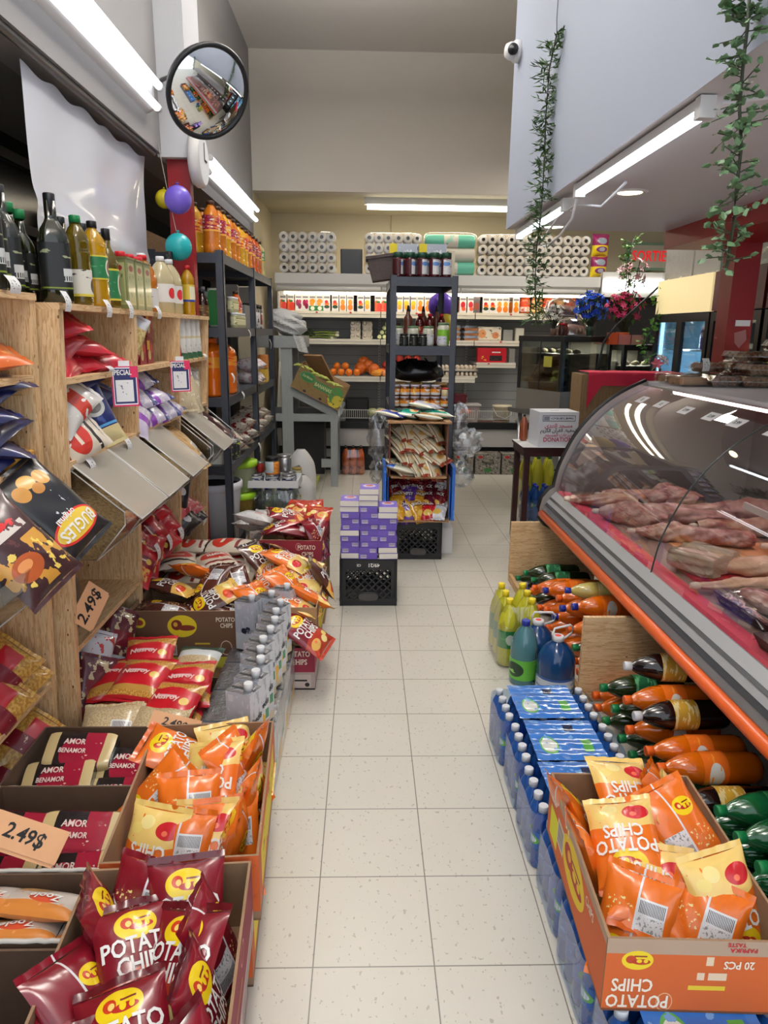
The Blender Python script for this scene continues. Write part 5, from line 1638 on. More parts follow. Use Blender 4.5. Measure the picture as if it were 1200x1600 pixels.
for i in range(6):
    GRK.put((-0.94, 5.84 + 0.13 * (i % 3), 1.165 + 0.105 * (i // 3)), (R(10), R(10), R(80 + 9 * i)), '%s layer white and pink net bag, %s from the middle rack post, third level' % (('lower', 'upper')[i // 3], ORD[i % 3]), group='net bags on the rack')
YB = mat('yellow_box', (206, 166, 60), 0.5)
for i in range(2):
    tag(MB().box(-0.95, -0.87, 6.42, 6.56, 1.10 + 0.12 * i, 1.21 + 0.12 * i, YB if i == 0 else mat('amber_box', (196, 120, 50), 0.5)).build('small_box'), '%s small box at the far end of the third rack level' % ('yellow' if i == 0 else 'amber'), 'box')
# fourth level: rice bags, dark cans
RB = printed('white_red_bag', (206, 196, 182), [('n', 4, 0.55, (146, 40, 40)), ('n', 8, 0.6, (96, 66, 50)), ('r', 0.2, 0.8, 0.4, 0.6, (196, 186, 176))], 0.4, 0.3)
RBK = bag_kind('grain_bag', 'bag', 0.17, 0.24, 0.09, RB, RB, 71)
for i in range(12):
    r = random.Random(i + 9)
    a, c = i % 6, i // 6
    RBK.put((-0.96 - 0.03 * c, 5.05 + 0.29 * a, 0.75 + 0.085 * c), (R(r.uniform(-12, 12)), R(20), R(r.uniform(60, 120))), '%s layer cream and red grain bag, %s from near end of the lowest rack level' % (('lower', 'upper')[c], ORD[a]), group='grain bags on the rack')
DCAN = printed('dark_can', (36, 38, 40), [('n', 7, 0.6, (180, 190, 60)), ('r', 0, 1, 0.9, 1, (120, 120, 120))], 0.35)
dc = Kind(lambda: tag(MB().lathe([(0.0, 0), (0.045, 0), (0.047, 0.004), (0.047, 0.12), (0.045, 0.124), (0, 0.122)], [STEEL, STEEL, DCAN, STEEL, STEEL], 18, cap=False).build('food_can'), '', 'can'))
for i in range(4):
    dc.put((-0.90 - 0.1 * (i // 2), 4.75 + 0.11 * (i % 2), 0.70), (0, 0, i), 'dark printed food can, %s at the near end of the lowest rack level' % ('front left', 'front right', 'rear left', 'rear right')[i], group='dark food cans')
tag(MB().box(-1.02, -0.88, 4.56, 4.68, 0.70, 0.86, printed('white_pack', (206, 210, 200), [('n', 4, 0.55, (80, 130, 90))], 0.5)).build('white_pack'), 'white pack beside the near front post on the lowest rack level', 'box')
# tags hanging on the rack
for p, w, h, lb in (((-0.842,4.597,1.278), 0.055, 0.06, 'white price card stuck to the near rack post'), ((-0.842,5.314,1.546), 0.03, 0.06, 'white tag hanging from the second rack level'), ((-0.842,6.459,1.467), 0.03, 0.08, 'white tag hanging in the far bay of the second rack level'), ((-0.842,4.949,1.134), 0.05, 0.05, 'white tag on the third rack level lip'),
                    ((-0.842,5.632,0.678), 0.06, 0.07, 'white curled tag on the lowest rack level lip')):
    curl_tag(p, w, h, lb)
# buckets under the rack
t = thing('plastic_bucket', 'big white plastic bucket behind the near rack post', 'bucket', (-1.03, 4.78, 0.14))
MB().lathe([(0.0, 0), (0.155, 0), (0.185, 0.4)], mat('bucket_white', (206, 208, 214), 0.4), 32, cap=False).build('body', t)
MB().lathe([(0.186, 0.36), (0.196, 0.365), (0.196, 0.405), (0.185, 0.41)], mat('bucket_rim', (222, 224, 228), 0.4), 32, cap=False).build('rim', t)
MB().lathe([(0.183, 0.38), (0.0, 0.375)], mat('bucket_dark', (40, 34, 34), 0.7), 32, cap=False).build('contents', t)
tag(MB().box(-1.27, -0.87, 4.55, 5.05, 0.0, 0.138, mat('plinth_dark', (44, 46, 50), 0.6)).build('low_plinth'), 'low dark plinth under the white bucket', 'plinth')
GL = mat('lime_lid', (150, 196, 40), 0.4)
for i, z in enumerate((0.12, 0.36)):
    t = thing('lidded_tub', '%s clear tub with lime green lid behind the white bucket' % ('lower' if i == 0 else 'upper'), 'tub', (-0.98, 5.36, z))
    MB().lathe([(0.0, 0.001), (0.14, 0.001), (0.155, 0.2)], noisy('tub_olives', (150, 120, 60), (110, 90, 46), 30, 0.4) if i == 0 else haze_sheet('tub_clear', (176, 186, 150), 0.2), 24, cap=False).build('body', t)
    MB().lathe([(0.16, 0.185), (0.165, 0.19), (0.165, 0.225), (0.12, 0.235), (0.0, 0.236)], GL, 24, cap=False).build('lid', t)
# green painted pallet and what stands on it
GP = noisy('lime_painted_board', (158, 168, 74), (146, 156, 62), 5, 0.6)
t = thing('low_platform', 'low lime green platform on the floor beside the rack', 'platform', (0, 0, 0))
MB().prism([(-0.84, 5.1), (-0.53, 5.1), (-0.455, 7.1), (-0.84, 7.1)], 0.085, 0.12, GP, axis='z').build('top_board', t)
for y in (5.2, 6.1, 7.0):
    MB().box(-0.82, -0.56, y, y + 0.06, 0, 0.085, GP).build('bearer', t)
CLB = film('clear_bottle', (238, 244, 250), 0.16, 0.06)
ck2 = Kind(lambda: bottle('water_bottle', 'bottle', P_SODA, 0.043, 0.3, CLB, CAPS['blue']))
six('film wrapped pack of clear bottles with blue caps below the jar tray', (-0.70, 5.42, 0.12), P_SODA, 0.046, 0.27, CLB, CAPS['blue'], None, 0, 0, rows=3, cols=4)
t = thing('jar_tray', 'white cardboard tray of jars and tins resting on the blue capped bottles', 'tray', (-0.70, 5.42, 0.393))
MB().box(-0.20, 0.20, -0.16, 0.16, 0, 0.006, PAPER).build('base', t)
for x0, x1, y0, y1 in ((-0.2, 0.2, -0.16, -0.155), (-0.2, 0.2, 0.155, 0.16), (-0.2, -0.195, -0.155, 0.155), (0.195, 0.2, -0.155, 0.155)):
    MB().box(x0, x1, y0, y1, 0.006, 0.055, PAPER).build('rim', t)
PATT = printed('blue_pattern', (196, 196, 196), [('n', 7, 0.5, (40, 50, 90)), ('r', 0, 1, 0.8, 1, (170, 170, 170))], 0.35)
OLA = printed('orange_tin', (214, 120, 50), [('r', 0.55, 0.8, 0.1, 0.9, (206, 216, 224)), ('n', 4, 0.55, (230, 160, 60)), ('r', 0, 1, 0.9, 1, (40, 40, 40))], 0.35)
b1 = Kind(lambda: jar('patterned_tin', 'tin', 0.05, 0.09, PATT, STEEL))
for i in range(6):
    b1.put((-0.83 + 0.125 * (i % 3), 5.33 + 0.125 * (i // 3), 0.40), (0, 0, i), 'blue patterned tin in the jar tray, %s of the %s row' % (ORD[i % 3], ('front', 'back')[i // 3]), group='patterned tins')
for i, (x, y, z, nm) in enumerate(((-0.70, 5.33, 0.4905, 'orange'), (-0.62, 5.44, 0.4905, 'steel'), (-0.80, 5.40, 0.4905, 'red'))):
    tag(jar('food_tin', 'tin', 0.055 if i < 2 else 0.03, 0.13 if i < 2 else 0.08, OLA if i == 0 else (STEEL if i == 1 else mat('tomato_red', (150, 40, 34), 0.3)), BLACKP if i == 0 else STEEL), ('big orange labelled tin with a dark lid on the jar tray', 'plain steel tin behind the orange tin', 'small red topped jar on the left of the jar tray')[i], 'tin').location = (x, y, z)
CJ = haze_sheet('cream_jar', (196, 190, 150), 0.25, 0.1)
cj = Kind(lambda: jar('glass_jar', 'jar', 0.045, 0.11, CJ, mat('gold_lid', (176, 150, 80), 0.35, 0.7)))
for i in range(6):
    cj.put((-0.66 + 0.1 * (i % 2), 5.78 + 0.11 * ((i % 4) // 2), 0.12 + (0.47 if i < 0 else 0) + 0.112 * (i // 2)), (0, 0, i), 'pale glass jar stacked behind the jar tray, %s from the floor, %s side' % (ORD[i // 2], ('left', 'right')[i % 2]), group='stacked pale jars')
for i, (x, y, h, w_) in enumerate(((-0.56, 6.2, 0.42, 0.13), (-0.53, 5.85, 0.26, 0.12), (-0.72, 6.35, 0.30, 0.14))):
    ww = wob(i + 40)
    WS = printed('white_flour_print', (206, 204, 200), [('n', 5, 0.6, (120, 116, 112), 0.2, 0.8, 0.3, 0.7)], 0.5)
    tag(MB().grid(lambda u, v: (w_ * math.cos(2 * PI * u) * (1 - 0.75 * v ** 5) * (1 + 0.12 * ww(7 * u, 4 * v)), 0.8 * w_ * math.sin(2 * PI * u) * (1 - 0.75 * v ** 5) * (1 + 0.12 * ww(5 * u, 5 * v)), h * v), 28, 14, WS, wrap=True).build('flour_sack', None, (x, y, 0.12)),
        ('tall white sack on the lime platform near the produce stand', 'short white sack in front of the tall one on the lime platform', 'white sack half hidden behind the pale jars')[i], 'sack')

# ---------------------------------------------------------------- goods on the middle rack
BER = liquid('berry_drink', (74, 14, 22))
DG = mat('dark_green_cap', (20, 62, 44), 0.4)
JL = printed('jam_label', (206, 206, 206), [('e', 0.1, 0.7, 0.12, 0.14, (90, 130, 190)), ('n', 6, 0.6, (150, 150, 160)), ('r', 0.42, 1.0, 0, 1, (60, 14, 20))], 0.4)
bb = Kind(lambda: jar('berry_jar', 'jar', 0.037, 0.165, BER, DG, JL, lh=0.22, z0=0.12, z1=0.72))
for r in range(2):
    for i in range(5 if r == 0 else 4):
        bb.put((0.225 + 0.085 * i + 0.04 * r, 5.26 + 0.085 * r, 1.915), (0, 0, R(-95 - 18 * (i - 2))), 'dark berry jar, %s from the left in the %s row on the middle rack top' % (ORD[i], ('front', 'second')[r]), group='berry jars on the middle rack top')
JBX = printed('juice_box_print', (170, 176, 186), [('r', 0.0, 0.28, 0.42, 1, (216, 196, 30)), ('r', 0.0, 0.28, 0, 0.42, (186, 44, 120)), ('e', 0.62, 0.55, 0.28, 0.22, (70, 80, 92)), ('e', 0.62, 0.6, 0.16, 0.12, (150, 160, 40)), ('n', 7, 0.62, (230, 230, 234), 0.3, 1, 0.1, 0.9)], 0.5)
for i, x in enumerate((0.17, 0.385)):
    tag(MB().box(x, x + 0.20, 5.46, 5.6, 1.915, 2.16, JBX, cap={'f': JBX}).build('drink_box_pack'), 'grey and yellow drink box pack behind the berry jars, %s one' % ('left' if i == 0 else 'right'), 'box')
tag(MB().box(0.6, 0.65, 5.5, 5.6, 1.915, 2.12, mat('cream_carton', (206, 196, 170), 0.6)).build('narrow_carton'), 'narrow cream carton at the right of the drink box packs', 'box')
t = thing('woven_basket', 'brown woven basket sticking out at the left of the middle rack top', 'basket', (0.12, 5.42, 1.90), (0, R(-8), 0))
WV = noisy('woven_brown', (74, 60, 56), (50, 40, 38), 60, 0.6, 0.5)
MB().prism([(-0.07, 0), (0.1, 0), (0.1, 0.155), (-0.09, 0.155)], -0.1, 0.12, WV).build('body', t)
MB().box(-0.1, 0.11, -0.11, 0.13, 0.15, 0.17, WV).build('rim', t)
# second level: jars
CRM = mat('tahini_cream', (206, 204, 184), 0.25, coat=0.5)
GRN_LID = mat('sage_lid', (106, 136, 96), 0.4)
TL = printed('tahini_label', (206, 206, 214), [('r', 0, 1, 0.55, 1, (120, 176, 50)), ('r', 0, 0.22, 0.0, 0.55, (120, 176, 50)), ('n', 7, 0.6, (120, 124, 150), 0.3, 1, 0, 0.5)], 0.4)
tj = Kind(lambda: jar('tahini_jar', 'jar', 0.044, 0.165, CRM, GRN_LID, TL, lh=0.1, z0=0.1, z1=0.7))
WL = printed('white_jar_label', (206, 206, 206), [('n', 7, 0.58, (130, 130, 120))], 0.4)
wj = Kind(lambda: jar('cream_jar', 'jar', 0.042, 0.14, CRM, GRN_LID, WL, lh=0.1, z0=0.1, z1=0.6))
for i, x in enumerate((0.235, 0.345, 0.455)):
    wj.put((x, 5.34, 1.445), (0, 0, R(-90)), 'cream jar with sage lid, %s from the left on the middle rack second level' % ORD[i], group='cream jars on the middle rack')
tj.put((0.56, 5.30, 1.445), (0, 0, R(-60)), 'big cream jar with green label at the right of the middle rack second level')
OLV = printed('olive_label', (26, 28, 26), [('n', 8, 0.6, (180, 180, 170), 0.3, 0.9, 0.2, 0.8)], 0.3)
oj = Kind(lambda: jar('olive_jar', 'jar', 0.031, 0.085, mat('olive_dark', (50, 54, 30), 0.2, coat=0.5), CAPS['black'], OLV, z0=0.1, z1=0.75))
for i, x in enumerate((0.275, 0.345, 0.41, 0.455)):
    oj.put((x, 5.255 if i != 3 else 5.262 + 0.0, 1.445), (0, 0, R(-90)), 'small dark olive jar, %s from the left in front of the cream jars' % ORD[i], group='olive jars') if i != 3 else None
SAU = liquid('sauce_red', (96, 18, 16))
SBR = mat('sauce_brown', (96, 46, 28), 0.35, coat=0.4)
sb = Kind(lambda: bottle('sauce_bottle', 'bottle', P_JUICE, 0.034, 0.23, SAU, CAPS['red'], lab('sauce_label_red', (150, 30, 30), ('n', 5, 0.55, (220, 180, 120))), 0.3, 0.6))
for i, x in enumerate((0.40, 0.475, 0.56)):
    sb.put((x, 5.45, 1.445), (0, 0, 0), 'red sauce bottle behind the cream jars, %s from the left' % ORD[i], group='red sauce bottles')
for i, x in enumerate((0.31, 0.43, 0.53)):
    o = tag(MB().lathe([(0.0, 0), (0.038, 0), (0.042, 0.02), (0.042, 0.1), (0.026, 0.14), (0.034, 0.17), (0.03, 0.2), (0.016, 0.22), (0.012, 0.25), (0.005, 0.28)], SBR, 14).build('squeeze_bottle', None, (x, 5.40 + 0.11 * (i > 0), 1.445)), 'brown bear shaped squeeze bottle, %s from the left' % ORD[i], 'bottle')
    MB().lathe([(0.014, 0.245), (0.006, 0.285)], CAPS['black'], 10).build('nozzle', o)
tag(jar('dark_jar', 'jar', 0.04, 0.16, mat('jar_dark_red', (60, 22, 18), 0.3, coat=0.4), CAPS['brown']), 'dark red jar at the far left of the middle rack second level', 'jar').location = (0.225, 5.46, 1.445)
# third level: black bag bundle, jam jars, honey jars
w = wob(90)
BAGB = mat('black_bag', (18, 18, 22), 0.28, coat=0.4)
tag(MB().grid(lambda u, v: (0.40 + 0.2 * math.cos(2 * PI * u) * math.sin(PI * v) ** 0.6 * (1 + 0.25 * w(9 * u, 6 * v)), 5.62 + 0.12 * math.sin(2 * PI * u) * math.sin(PI * v) ** 0.6, 1.17 + 0.075 * (1 - math.cos(PI * v)) * (1 + 0.3 * w(11 * u, 3 * v))), 60, 14, BAGB, wrap=True).build('black_plastic_bundle'), 'bundle of black plastic bags on the amber jars of the middle rack', 'bag')
for i in range(5):
    tag(MB().tube([(0, 0, 0), (0.015, 0, 0.03), (0.0 + 0.01 * (i % 3 - 1), 0, 0.06)], [0.016, 0.01, 0.006], BAGB, 6).build('bag_knot', None, (0.24 + 0.075 * i, 5.6, 1.27 + 0.02 * (i % 2))), 'knot of a black plastic bag, %s from the left on the middle rack' % ORD[i], 'bag knot', 'black bag knots')
AMB = liquid('amber_jam', (120, 50, 20))
aj = Kind(lambda: jar('amber_jar', 'jar', 0.056, 0.105, AMB, mat('amber_lid', (150, 120, 70), 0.4), None, lh=0.12, n=10))
for i, x in enumerate((0.255, 0.385, 0.565)):
    aj.put((x, 5.42, 1.065), (0, 0, 0), 'amber ribbed jar, %s from the left behind the honey jars' % ORD[i], group='amber jars')
    aj.put((x + 0.01, 5.56, 1.065), (0, 0, 0), 'amber ribbed jar in the back row, %s from the left' % ORD[i], group='amber jars')
tag(MB().box(0.2, 0.62, 5.36, 5.62, 1.005, 1.064, CARD).build('cardboard_riser'), 'flat cardboard box under the amber jars', 'box')
HON = mat('honey_brown', (110, 62, 24), 0.15, coat=0.6)
HLB = printed('honey_label', (226, 140, 40), [('r', 0, 1, 0, 0.42, (206, 210, 214)), ('e', 0.15, 0.9, 0.1, 0.3, (220, 220, 214)), ('n', 5, 0.62, (240, 180, 80)), ('r', 0.78, 0.83, 0, 1, (236, 196, 80))], 0.4)
hj = Kind(lambda: jar('honey_jar', 'jar', 0.036, 0.082, HON, mat('lilac_lid', (196, 194, 210), 0.4), HLB, z0=0.15, z1=0.65))
for r in range(2):
    for i in range(6):
        if r == 1 and i == 5:
            continue
        hj.put((0.215 + 0.0745 * i, 5.27, 1.005 + 0.083 * r), (0, 0, R(-90 + 25 * ((i * 5 + r) % 4 - 1))), 'honey jar with orange label, %s from the left in the %s row' % (ORD[i], ('lower', 'upper')[r]), group='honey jars on the middle rack')
tag(jar('red_lid_jar', 'jar', 0.032, 0.06, mat('jar_pale', (206, 190, 150), 0.3), CAPS['red']), 'small jar with a red lid on top of the last honey jar', 'jar').location = (0.588, 5.27, 1.0885)
# balloons, basket rope etc.
for nm, p, r, c, lb in (('balloon', (-1.022,4.200,2.224), 0.072, (106, 84, 190), 'purple balloon hanging by the red post'), ('balloon', (-1.033,4.200,1.982), 0.072, (20, 160, 164), 'teal balloon hanging below the purple one'), ('balloon', (-1.134,4.350,2.251), 0.05, (196, 180, 30), 'yellow balloon behind the purple one'),
                        ('balloon', (0.64, 6.3, 1.76), 0.11, (104, 70, 186), 'purple balloon behind the right post of the middle rack'), ('balloon', (0.66, 6.25, 1.58), 0.12, (206, 180, 30), 'yellow balloon below the purple one behind the middle rack')):
    m = mat('balloon_%d_%d' % (c[0], c[1]), c, 0.35, coat=0.2)
    o = MB().lathe([(0.0, -1.02 * r), (0.16 * r, -1.12 * r)][::-1] + [(r * math.sin(PI * i / 14), -r * 1.02 * math.cos(PI * i / 14)) for i in range(1, 14)] + [(0, r * 1.02)], m, 24, cap=False).build(nm, None, p, (R(180), 0, 0))
    MB().lathe([(0.1 * r, -1.2 * r), (0.03 * r, -1.06 * r)], m, 10).build('knot', o)
    tag(o, lb, 'balloon')
tag(MB().tube([(-1.138,4.300,2.522), (-1.088,4.250,2.271), (-1.042,4.200,2.068), (-1.030,4.200,2.041)], 0.002, mat('string', (170, 160, 150), 0.8), 5).build('balloon_string'), 'thin string carrying the balloons beside the red post', 'string')
# clear plastic bags hanging on both sides of the rack
for i, (p, sx, sz) in enumerate((((0.10, 5.30, 0.78), 0.07, 0.17), ((0.09, 5.30, 0.52), 0.05, 0.08), ((0.70, 5.32, 0.90), 0.06, 0.12), ((0.76, 5.30, 0.74), 0.10, 0.10), ((0.73, 5.30, 0.50), 0.09, 0.09))):
    w = wob(200 + i)
    tag(MB().grid(lambda u, v: (p[0] + sx * math.cos(2 * PI * u) * math.sin(PI * v) ** 0.7 * (1 + 0.8 * w(14 * u, 9 * v)), p[1] + 0.05 * math.sin(2 * PI * u) * math.sin(PI * v), p[2] + sz * math.cos(PI * v) * (1 + 0.5 * w(11 * u, 8 * v))), 34, 18, film('bag_film', (240, 242, 244), 0.2, 0.25), False, wrap=True).build('clear_bag'),
        ('large crumpled clear bag hanging at the left of the middle rack', 'small crumpled clear bag low on the left of the middle rack', 'clear bag tied to the right rack post', 'wide crumpled clear bag right of the middle rack', 'crumpled clear bag low on the right of the middle rack')[i], 'bag')

# ================================================================ curved glass meat counter
Y0, Y1 = 0.75, 4.30
ALU = mat('counter_aluminium', (150, 152, 154), 0.35, 0.6)
ALU_L = mat('counter_light_strip', (176, 178, 180), 0.4, 0.3)
DKT = mat('counter_dark_trim', (66, 68, 72), 0.4, 0.3)
t = thing('meat_counter', 'long refrigerated meat counter with curved glass and an orange bumper', 'counter', (0, 0, 0))
MB().box(1.52, 2.42, Y0, Y1 - 0.02, 0.0, 0.33, mat('counter_plinth', (30, 31, 34), 0.5)).build('plinth', t)
MB().prism([(1.125, 0.435), (1.28, 0.345), (1.5, 0.33), (2.42, 0.33), (2.42, 0.62), (1.22, 0.575), (1.145, 0.555)], Y0, Y1, mat('counter_hull', (96, 98, 100), 0.45)).build('hull', t)
MB().lathe([(0.024, Y0), (0.024, Y1 - 0.03)], mat('orange_bumper', (226, 98, 40), 0.35, coat=0.3), 16, Matrix.Translation((1.10, 0, 0.458)) @ Matrix.Rotation(R(-90), 4, 'X')).build('bumper', t)
for a, c, m in (((1.105, 0.484), (1.118, 0.512), ALU), ((1.115, 0.514), (1.128, 0.530), DKT), ((1.126, 0.532), (1.142, 0.555), ALU_L), ((1.138, 0.557), (1.15, 0.566), DKT), ((1.148, 0.567), (1.178, 0.598), ALU_L)):
    MB().prism([a, (a[0] + 0.012, a[1]), (c[0] + 0.012, c[1]), c], Y0, Y1 - 0.02, m).build('front_trim', t)
PINK = noisy('pink_tray_liner', (236, 92, 120), (226, 76, 90), 30, 0.5)
MB().prism([(1.180, 0.592), (1.192, 0.61), (1.262, 0.60), (1.262, 0.58)], Y0, Y1 - 0.05, PINK).build('tray_lip', t)
bed = MB().box(1.262, 2.36, Y0, Y1 - 0.02, 0.575, 0.60, mat('counter_bed', (150, 120, 110), 0.4))
bed.build('display_bed', t)
MB().box(2.36, 2.40, Y0, Y1 - 0.02, 0.62, 1.25, mat('counter_back', (118, 114, 108), 0.3, 0.3)).build('rear_door', t)
MB().box(1.685, 2.44, Y0, Y1 - 0.01, 1.245, 1.272, mat('counter_top_white', (224, 224, 228), 0.3)).build('top_deck', t)
PROF = [(1.178, 0.595), (1.188, 0.66), (1.205, 0.74), (1.24, 0.83), (1.285, 0.925), (1.36, 1.03), (1.455, 1.125), (1.565, 1.20), (1.69, 1.262)]
CG = film('counter_glass', (238, 240, 240), 0.035, 0.02)


def curve_at(v):
    s = v * (len(PROF) - 1)
    i = min(int(s), len(PROF) - 2)
    f = s - i
    p0, p1, p2, p3 = [Vector(PROF[max(0, min(len(PROF) - 1, i + k))]) for k in (-1, 0, 1, 2)]
    return 0.5 * (2 * p1 + (p2 - p0) * f + (2 * p0 - 5 * p1 + 4 * p2 - p3) * f * f + (3 * p1 - p0 - 3 * p2 + p3) * f ** 3)


for ya, yb in ((2.757, Y1 - 0.03), (1.20, 2.75)):
    gl = MB().grid(lambda u, v: (curve_at(v).x, ya + (yb - ya) * u, curve_at(v).y), 4, 32, CG).build('curved_glass', t)
    MB().tube([(curve_at(i / 24).x, ya - 0.002, curve_at(i / 24).y) for i in range(25)], 0.0035, mat('glass_edge', (40, 52, 50), 0.3), 6).build('glass_edge', gl)
ep = [(curve_at(i / 20).x, curve_at(i / 20).y) for i in range(21)]
full = [(1.09, 0.43), (1.085, 0.50), (1.10, 0.56), (1.14, 0.61)] + [(p[0] - 0.012, p[1] + 0.012) for p in ep[1:]] + [(2.44, 1.285), (2.44, 0.33), (1.5, 0.30), (1.25, 0.33), (1.13, 0.39)]
e_ = MB().prism(full, Y1 - 0.03, Y1, mat('counter_end', (150, 146, 140), 0.35, 0.4)).build('end_panel', t)
MB().tube([(p[0], Y1 - 0.012, p[1]) for p in full[-3:] + full[:24]], 0.017, mat('rubber_gasket', (18, 18, 20), 0.5), 8).build('gasket', e_)
bd = MB()
for (a, c), (d, f) in zip(ep, ep[1:]):
    bd.poly([(a, Y1 - 0.032, c), (d, Y1 - 0.032, f), (d + 0.045, Y1 - 0.032, f - 0.04), (a + 0.05, Y1 - 0.032, c - 0.025)], ALU)
bd.build('metal_band', e_)
tb = MB().lathe([(0.013, Y0 + 0.2), (0.013, Y1 - 0.15)], mat('meat_lamp_glow', (255, 206, 206), 0.4, emit=9.0), 10, Matrix.Translation((1.80, 0, 1.222)) @ Matrix.Rotation(R(-90), 4, 'X')).build('lamp_tube', t)
MB().bar((1.72, 3.1, 0.80), (1.72, 1.2, 0.80), 0.012, 0.03, mat('white_rail', (216, 210, 208), 0.4)).build('divider_rail', t)
for i, (y, s) in enumerate(((3.98, .3), (3.72, .3), (3.42, .31), (3.16, .33), (2.93, .34), (2.64, .36))):
    v = 0.83
    p, q = curve_at(v), curve_at(v + 0.055)
    b = MB()
    n = Vector((-(q.y - p.y), 0, q.x - p.x)).normalized() * 0.002
    P = [(p.x, y - 0.045, p.y), (p.x, y + 0.055, p.y), (q.x, y + 0.055, q.y), (q.x, y - 0.045, q.y)]
    b.poly([tuple(Vector(a) + n) for a in P], PAPER)
    b.text('3.99' if i > 1 else '12', 0.03, INK, lambda x, z: Vector(((p.x + q.x) / 2, y + 0.005, (p.y + q.y) / 2)) + n * 1.4 + Vector((0, -1, 0)) * x + (Vector((q.x, 0, q.y)) - Vector((p.x, 0, p.y))).normalized() * z)
    tag(b.build('price_label'), 'white price label stuck on the counter glass, %s from the far end' % ORD[i], 'label', 'price labels on the counter glass')
tag(MB().poly([(1.375,4.262,0.955), (1.451,4.262,0.842), (1.304,4.262,0.762), (1.283,4.262,0.785)], mat('note_paper', (196, 186, 176), 0.7)).build('paper_note'), 'pale paper note stuck inside the counter end panel', 'note')

# meat
MEAT = noisy('lamb_meat', (136, 60, 60), (214, 180, 164), 12, 0.35, 0.5, coat=0.4, detail=6, con=2.6)
MEAT2 = noisy('lamb_fat', (216, 186, 160), (150, 78, 72), 13, 0.35, 0.5, coat=0.4, detail=6, con=2.8)
SKIN = noisy('trotter_skin', (222, 192, 158), (206, 160, 130), 6, 0.4, 0.2, coat=0.3)


def cut(name, label, p, ln, r0, r1, rz, m, seed, bone=True, group=None, cat='meat'):
    w = wob(seed)

    def fn(u, v):
        a = 2 * PI * u
        w2 = w(7 * math.cos(a) + 9 * v, 7 * math.sin(a) + 8 * v)
        rr = (r0 + (r1 - r0) * v) * (1 + 0.13 * w2) * (math.sin(PI * min(1, max(0, 0.04 + 0.93 * v))) ** 0.38) * (1 + 0.28 * w(2 * math.cos(a) + 3 * v, 2 * math.sin(a) + 4 * v)) * (1 + 0.25 * math.sin(5 * v + seed))
        return (rr * math.cos(a), ln * (v - 0.5), rr * 0.8 * math.sin(a) + r0 * 0.55)
    o = MB().grid(fn, 30, 34, m, wrap=True).build(name, None, p, (0, 0, rz))
    if bone:
        MB().lathe([(0.0, 0), (0.014, 0.002), (0.016, 0.02), (0.012, 0.04)], mat('bone', (226, 210, 190), 0.5), 10, Matrix.Translation((0.0, ln * 0.49, r0 * 0.5)) @ Matrix.Rotation(R(-90), 4, 'X')).build('bone', o)
    return tag(o, label, cat, group)


cut('lamb_cut', 'pink lamb cut nearest the far front corner of the counter', (1.34, 3.86, 0.602), 0.36, 0.065, 0.05, R(70), MEAT2, 1)
cut('lamb_cut', 'pale lamb shoulder second from the far end in the counter', (1.58, 3.98, 0.602), 0.42, 0.07, 0.05, R(80), MEAT, 2)
cut('lamb_cut', 'rolled lamb joint with a red cut face at the back row', (1.78, 3.92, 0.602), 0.30, 0.085, 0.075, R(30), MEAT, 3)
cut('lamb_cut', 'long lamb leg lying along the middle of the counter', (1.62, 3.52, 0.602), 0.52, 0.08, 0.045, R(65), MEAT, 4)
cut('lamb_cut', 'lamb neck piece at the front lip of the counter', (1.38, 3.52, 0.602), 0.34, 0.075, 0.06, R(60), MEAT, 5)
cut('lamb_cut', 'fatty lamb breast beside the orange paper', (1.44, 3.22, 0.602), 0.30, 0.055, 0.05, R(75), MEAT2, 6)
cut('lamb_cut', 'dark lamb rack pointing to the back of the counter', (1.95, 3.60, 0.602), 0.5, 0.085, 0.06, R(80), MEAT, 7)
cut('lamb_cut', 'lamb loin right of the rolled joint', (1.86, 3.30, 0.602), 0.48, 0.075, 0.055, R(85), MEAT2, 8)
cut('lamb_cut', 'small lamb shank in front of the loin on orange paper', (1.62, 3.12, 0.605), 0.32, 0.07, 0.05, R(72), MEAT, 9)
cut('lamb_cut', 'dark meat piece at the right behind the white rail', (2.0, 2.95, 0.602), 0.42, 0.075, 0.06, R(80), MEAT, 10)
tag(MB().box(1.42, 2.3, 2.86, 3.16, 0.601, 0.604, mat('peach_paper', (236, 168, 116), 0.7)).build('butcher_paper'), 'peach coloured butcher paper under the lamb cuts', 'paper')
tag(MB().box(1.30, 1.75, 2.62, 2.84, 0.601, 0.615, mat('red_tray', (196, 40, 56), 0.4)).build('red_tray'), 'red tray left of the pale trotters', 'tray')
cut('pig_trotter', 'pale lamb foot lying on the front lip behind the red tray', (1.62, 2.66, 0.62), 0.50, 0.052, 0.04, R(78), SKIN, 11, cat='meat')
cut('pig_trotter', 'second pale lamb foot in front of the first one', (1.52, 2.47, 0.602), 0.52, 0.052, 0.042, R(82), SKIN, 12, cat='meat')
cut('pig_trotter', 'third pale lamb foot at the right edge of the counter view', (1.86, 2.50, 0.602), 0.36, 0.05, 0.04, R(80), SKIN, 13, cat='meat')
tag(puffy(-0.11, 0.11, 0, 0.085, -0.1, 0.1, haze_sheet('tripe_bag', (206, 186, 160), 0.3, 0.2), 3, 0.05).build('clear_meat_bag', None, (1.38, 2.74, 0.618), (0, 0, 0.6)), 'clear bag of pale offal on the red tray', 'bag')
tag(MB().grid(lambda u, v: (1.98 + 0.3 * u, 2.62 + 0.2 * v, 0.63 + 0.03 * math.sin(9 * u + 5 * v)), 12, 8, noisy('parsley_green', (110, 130, 60), (176, 170, 110), 30, 0.6)).build('herb_bunch'), 'bunch of green herbs behind the pale feet', 'herb')
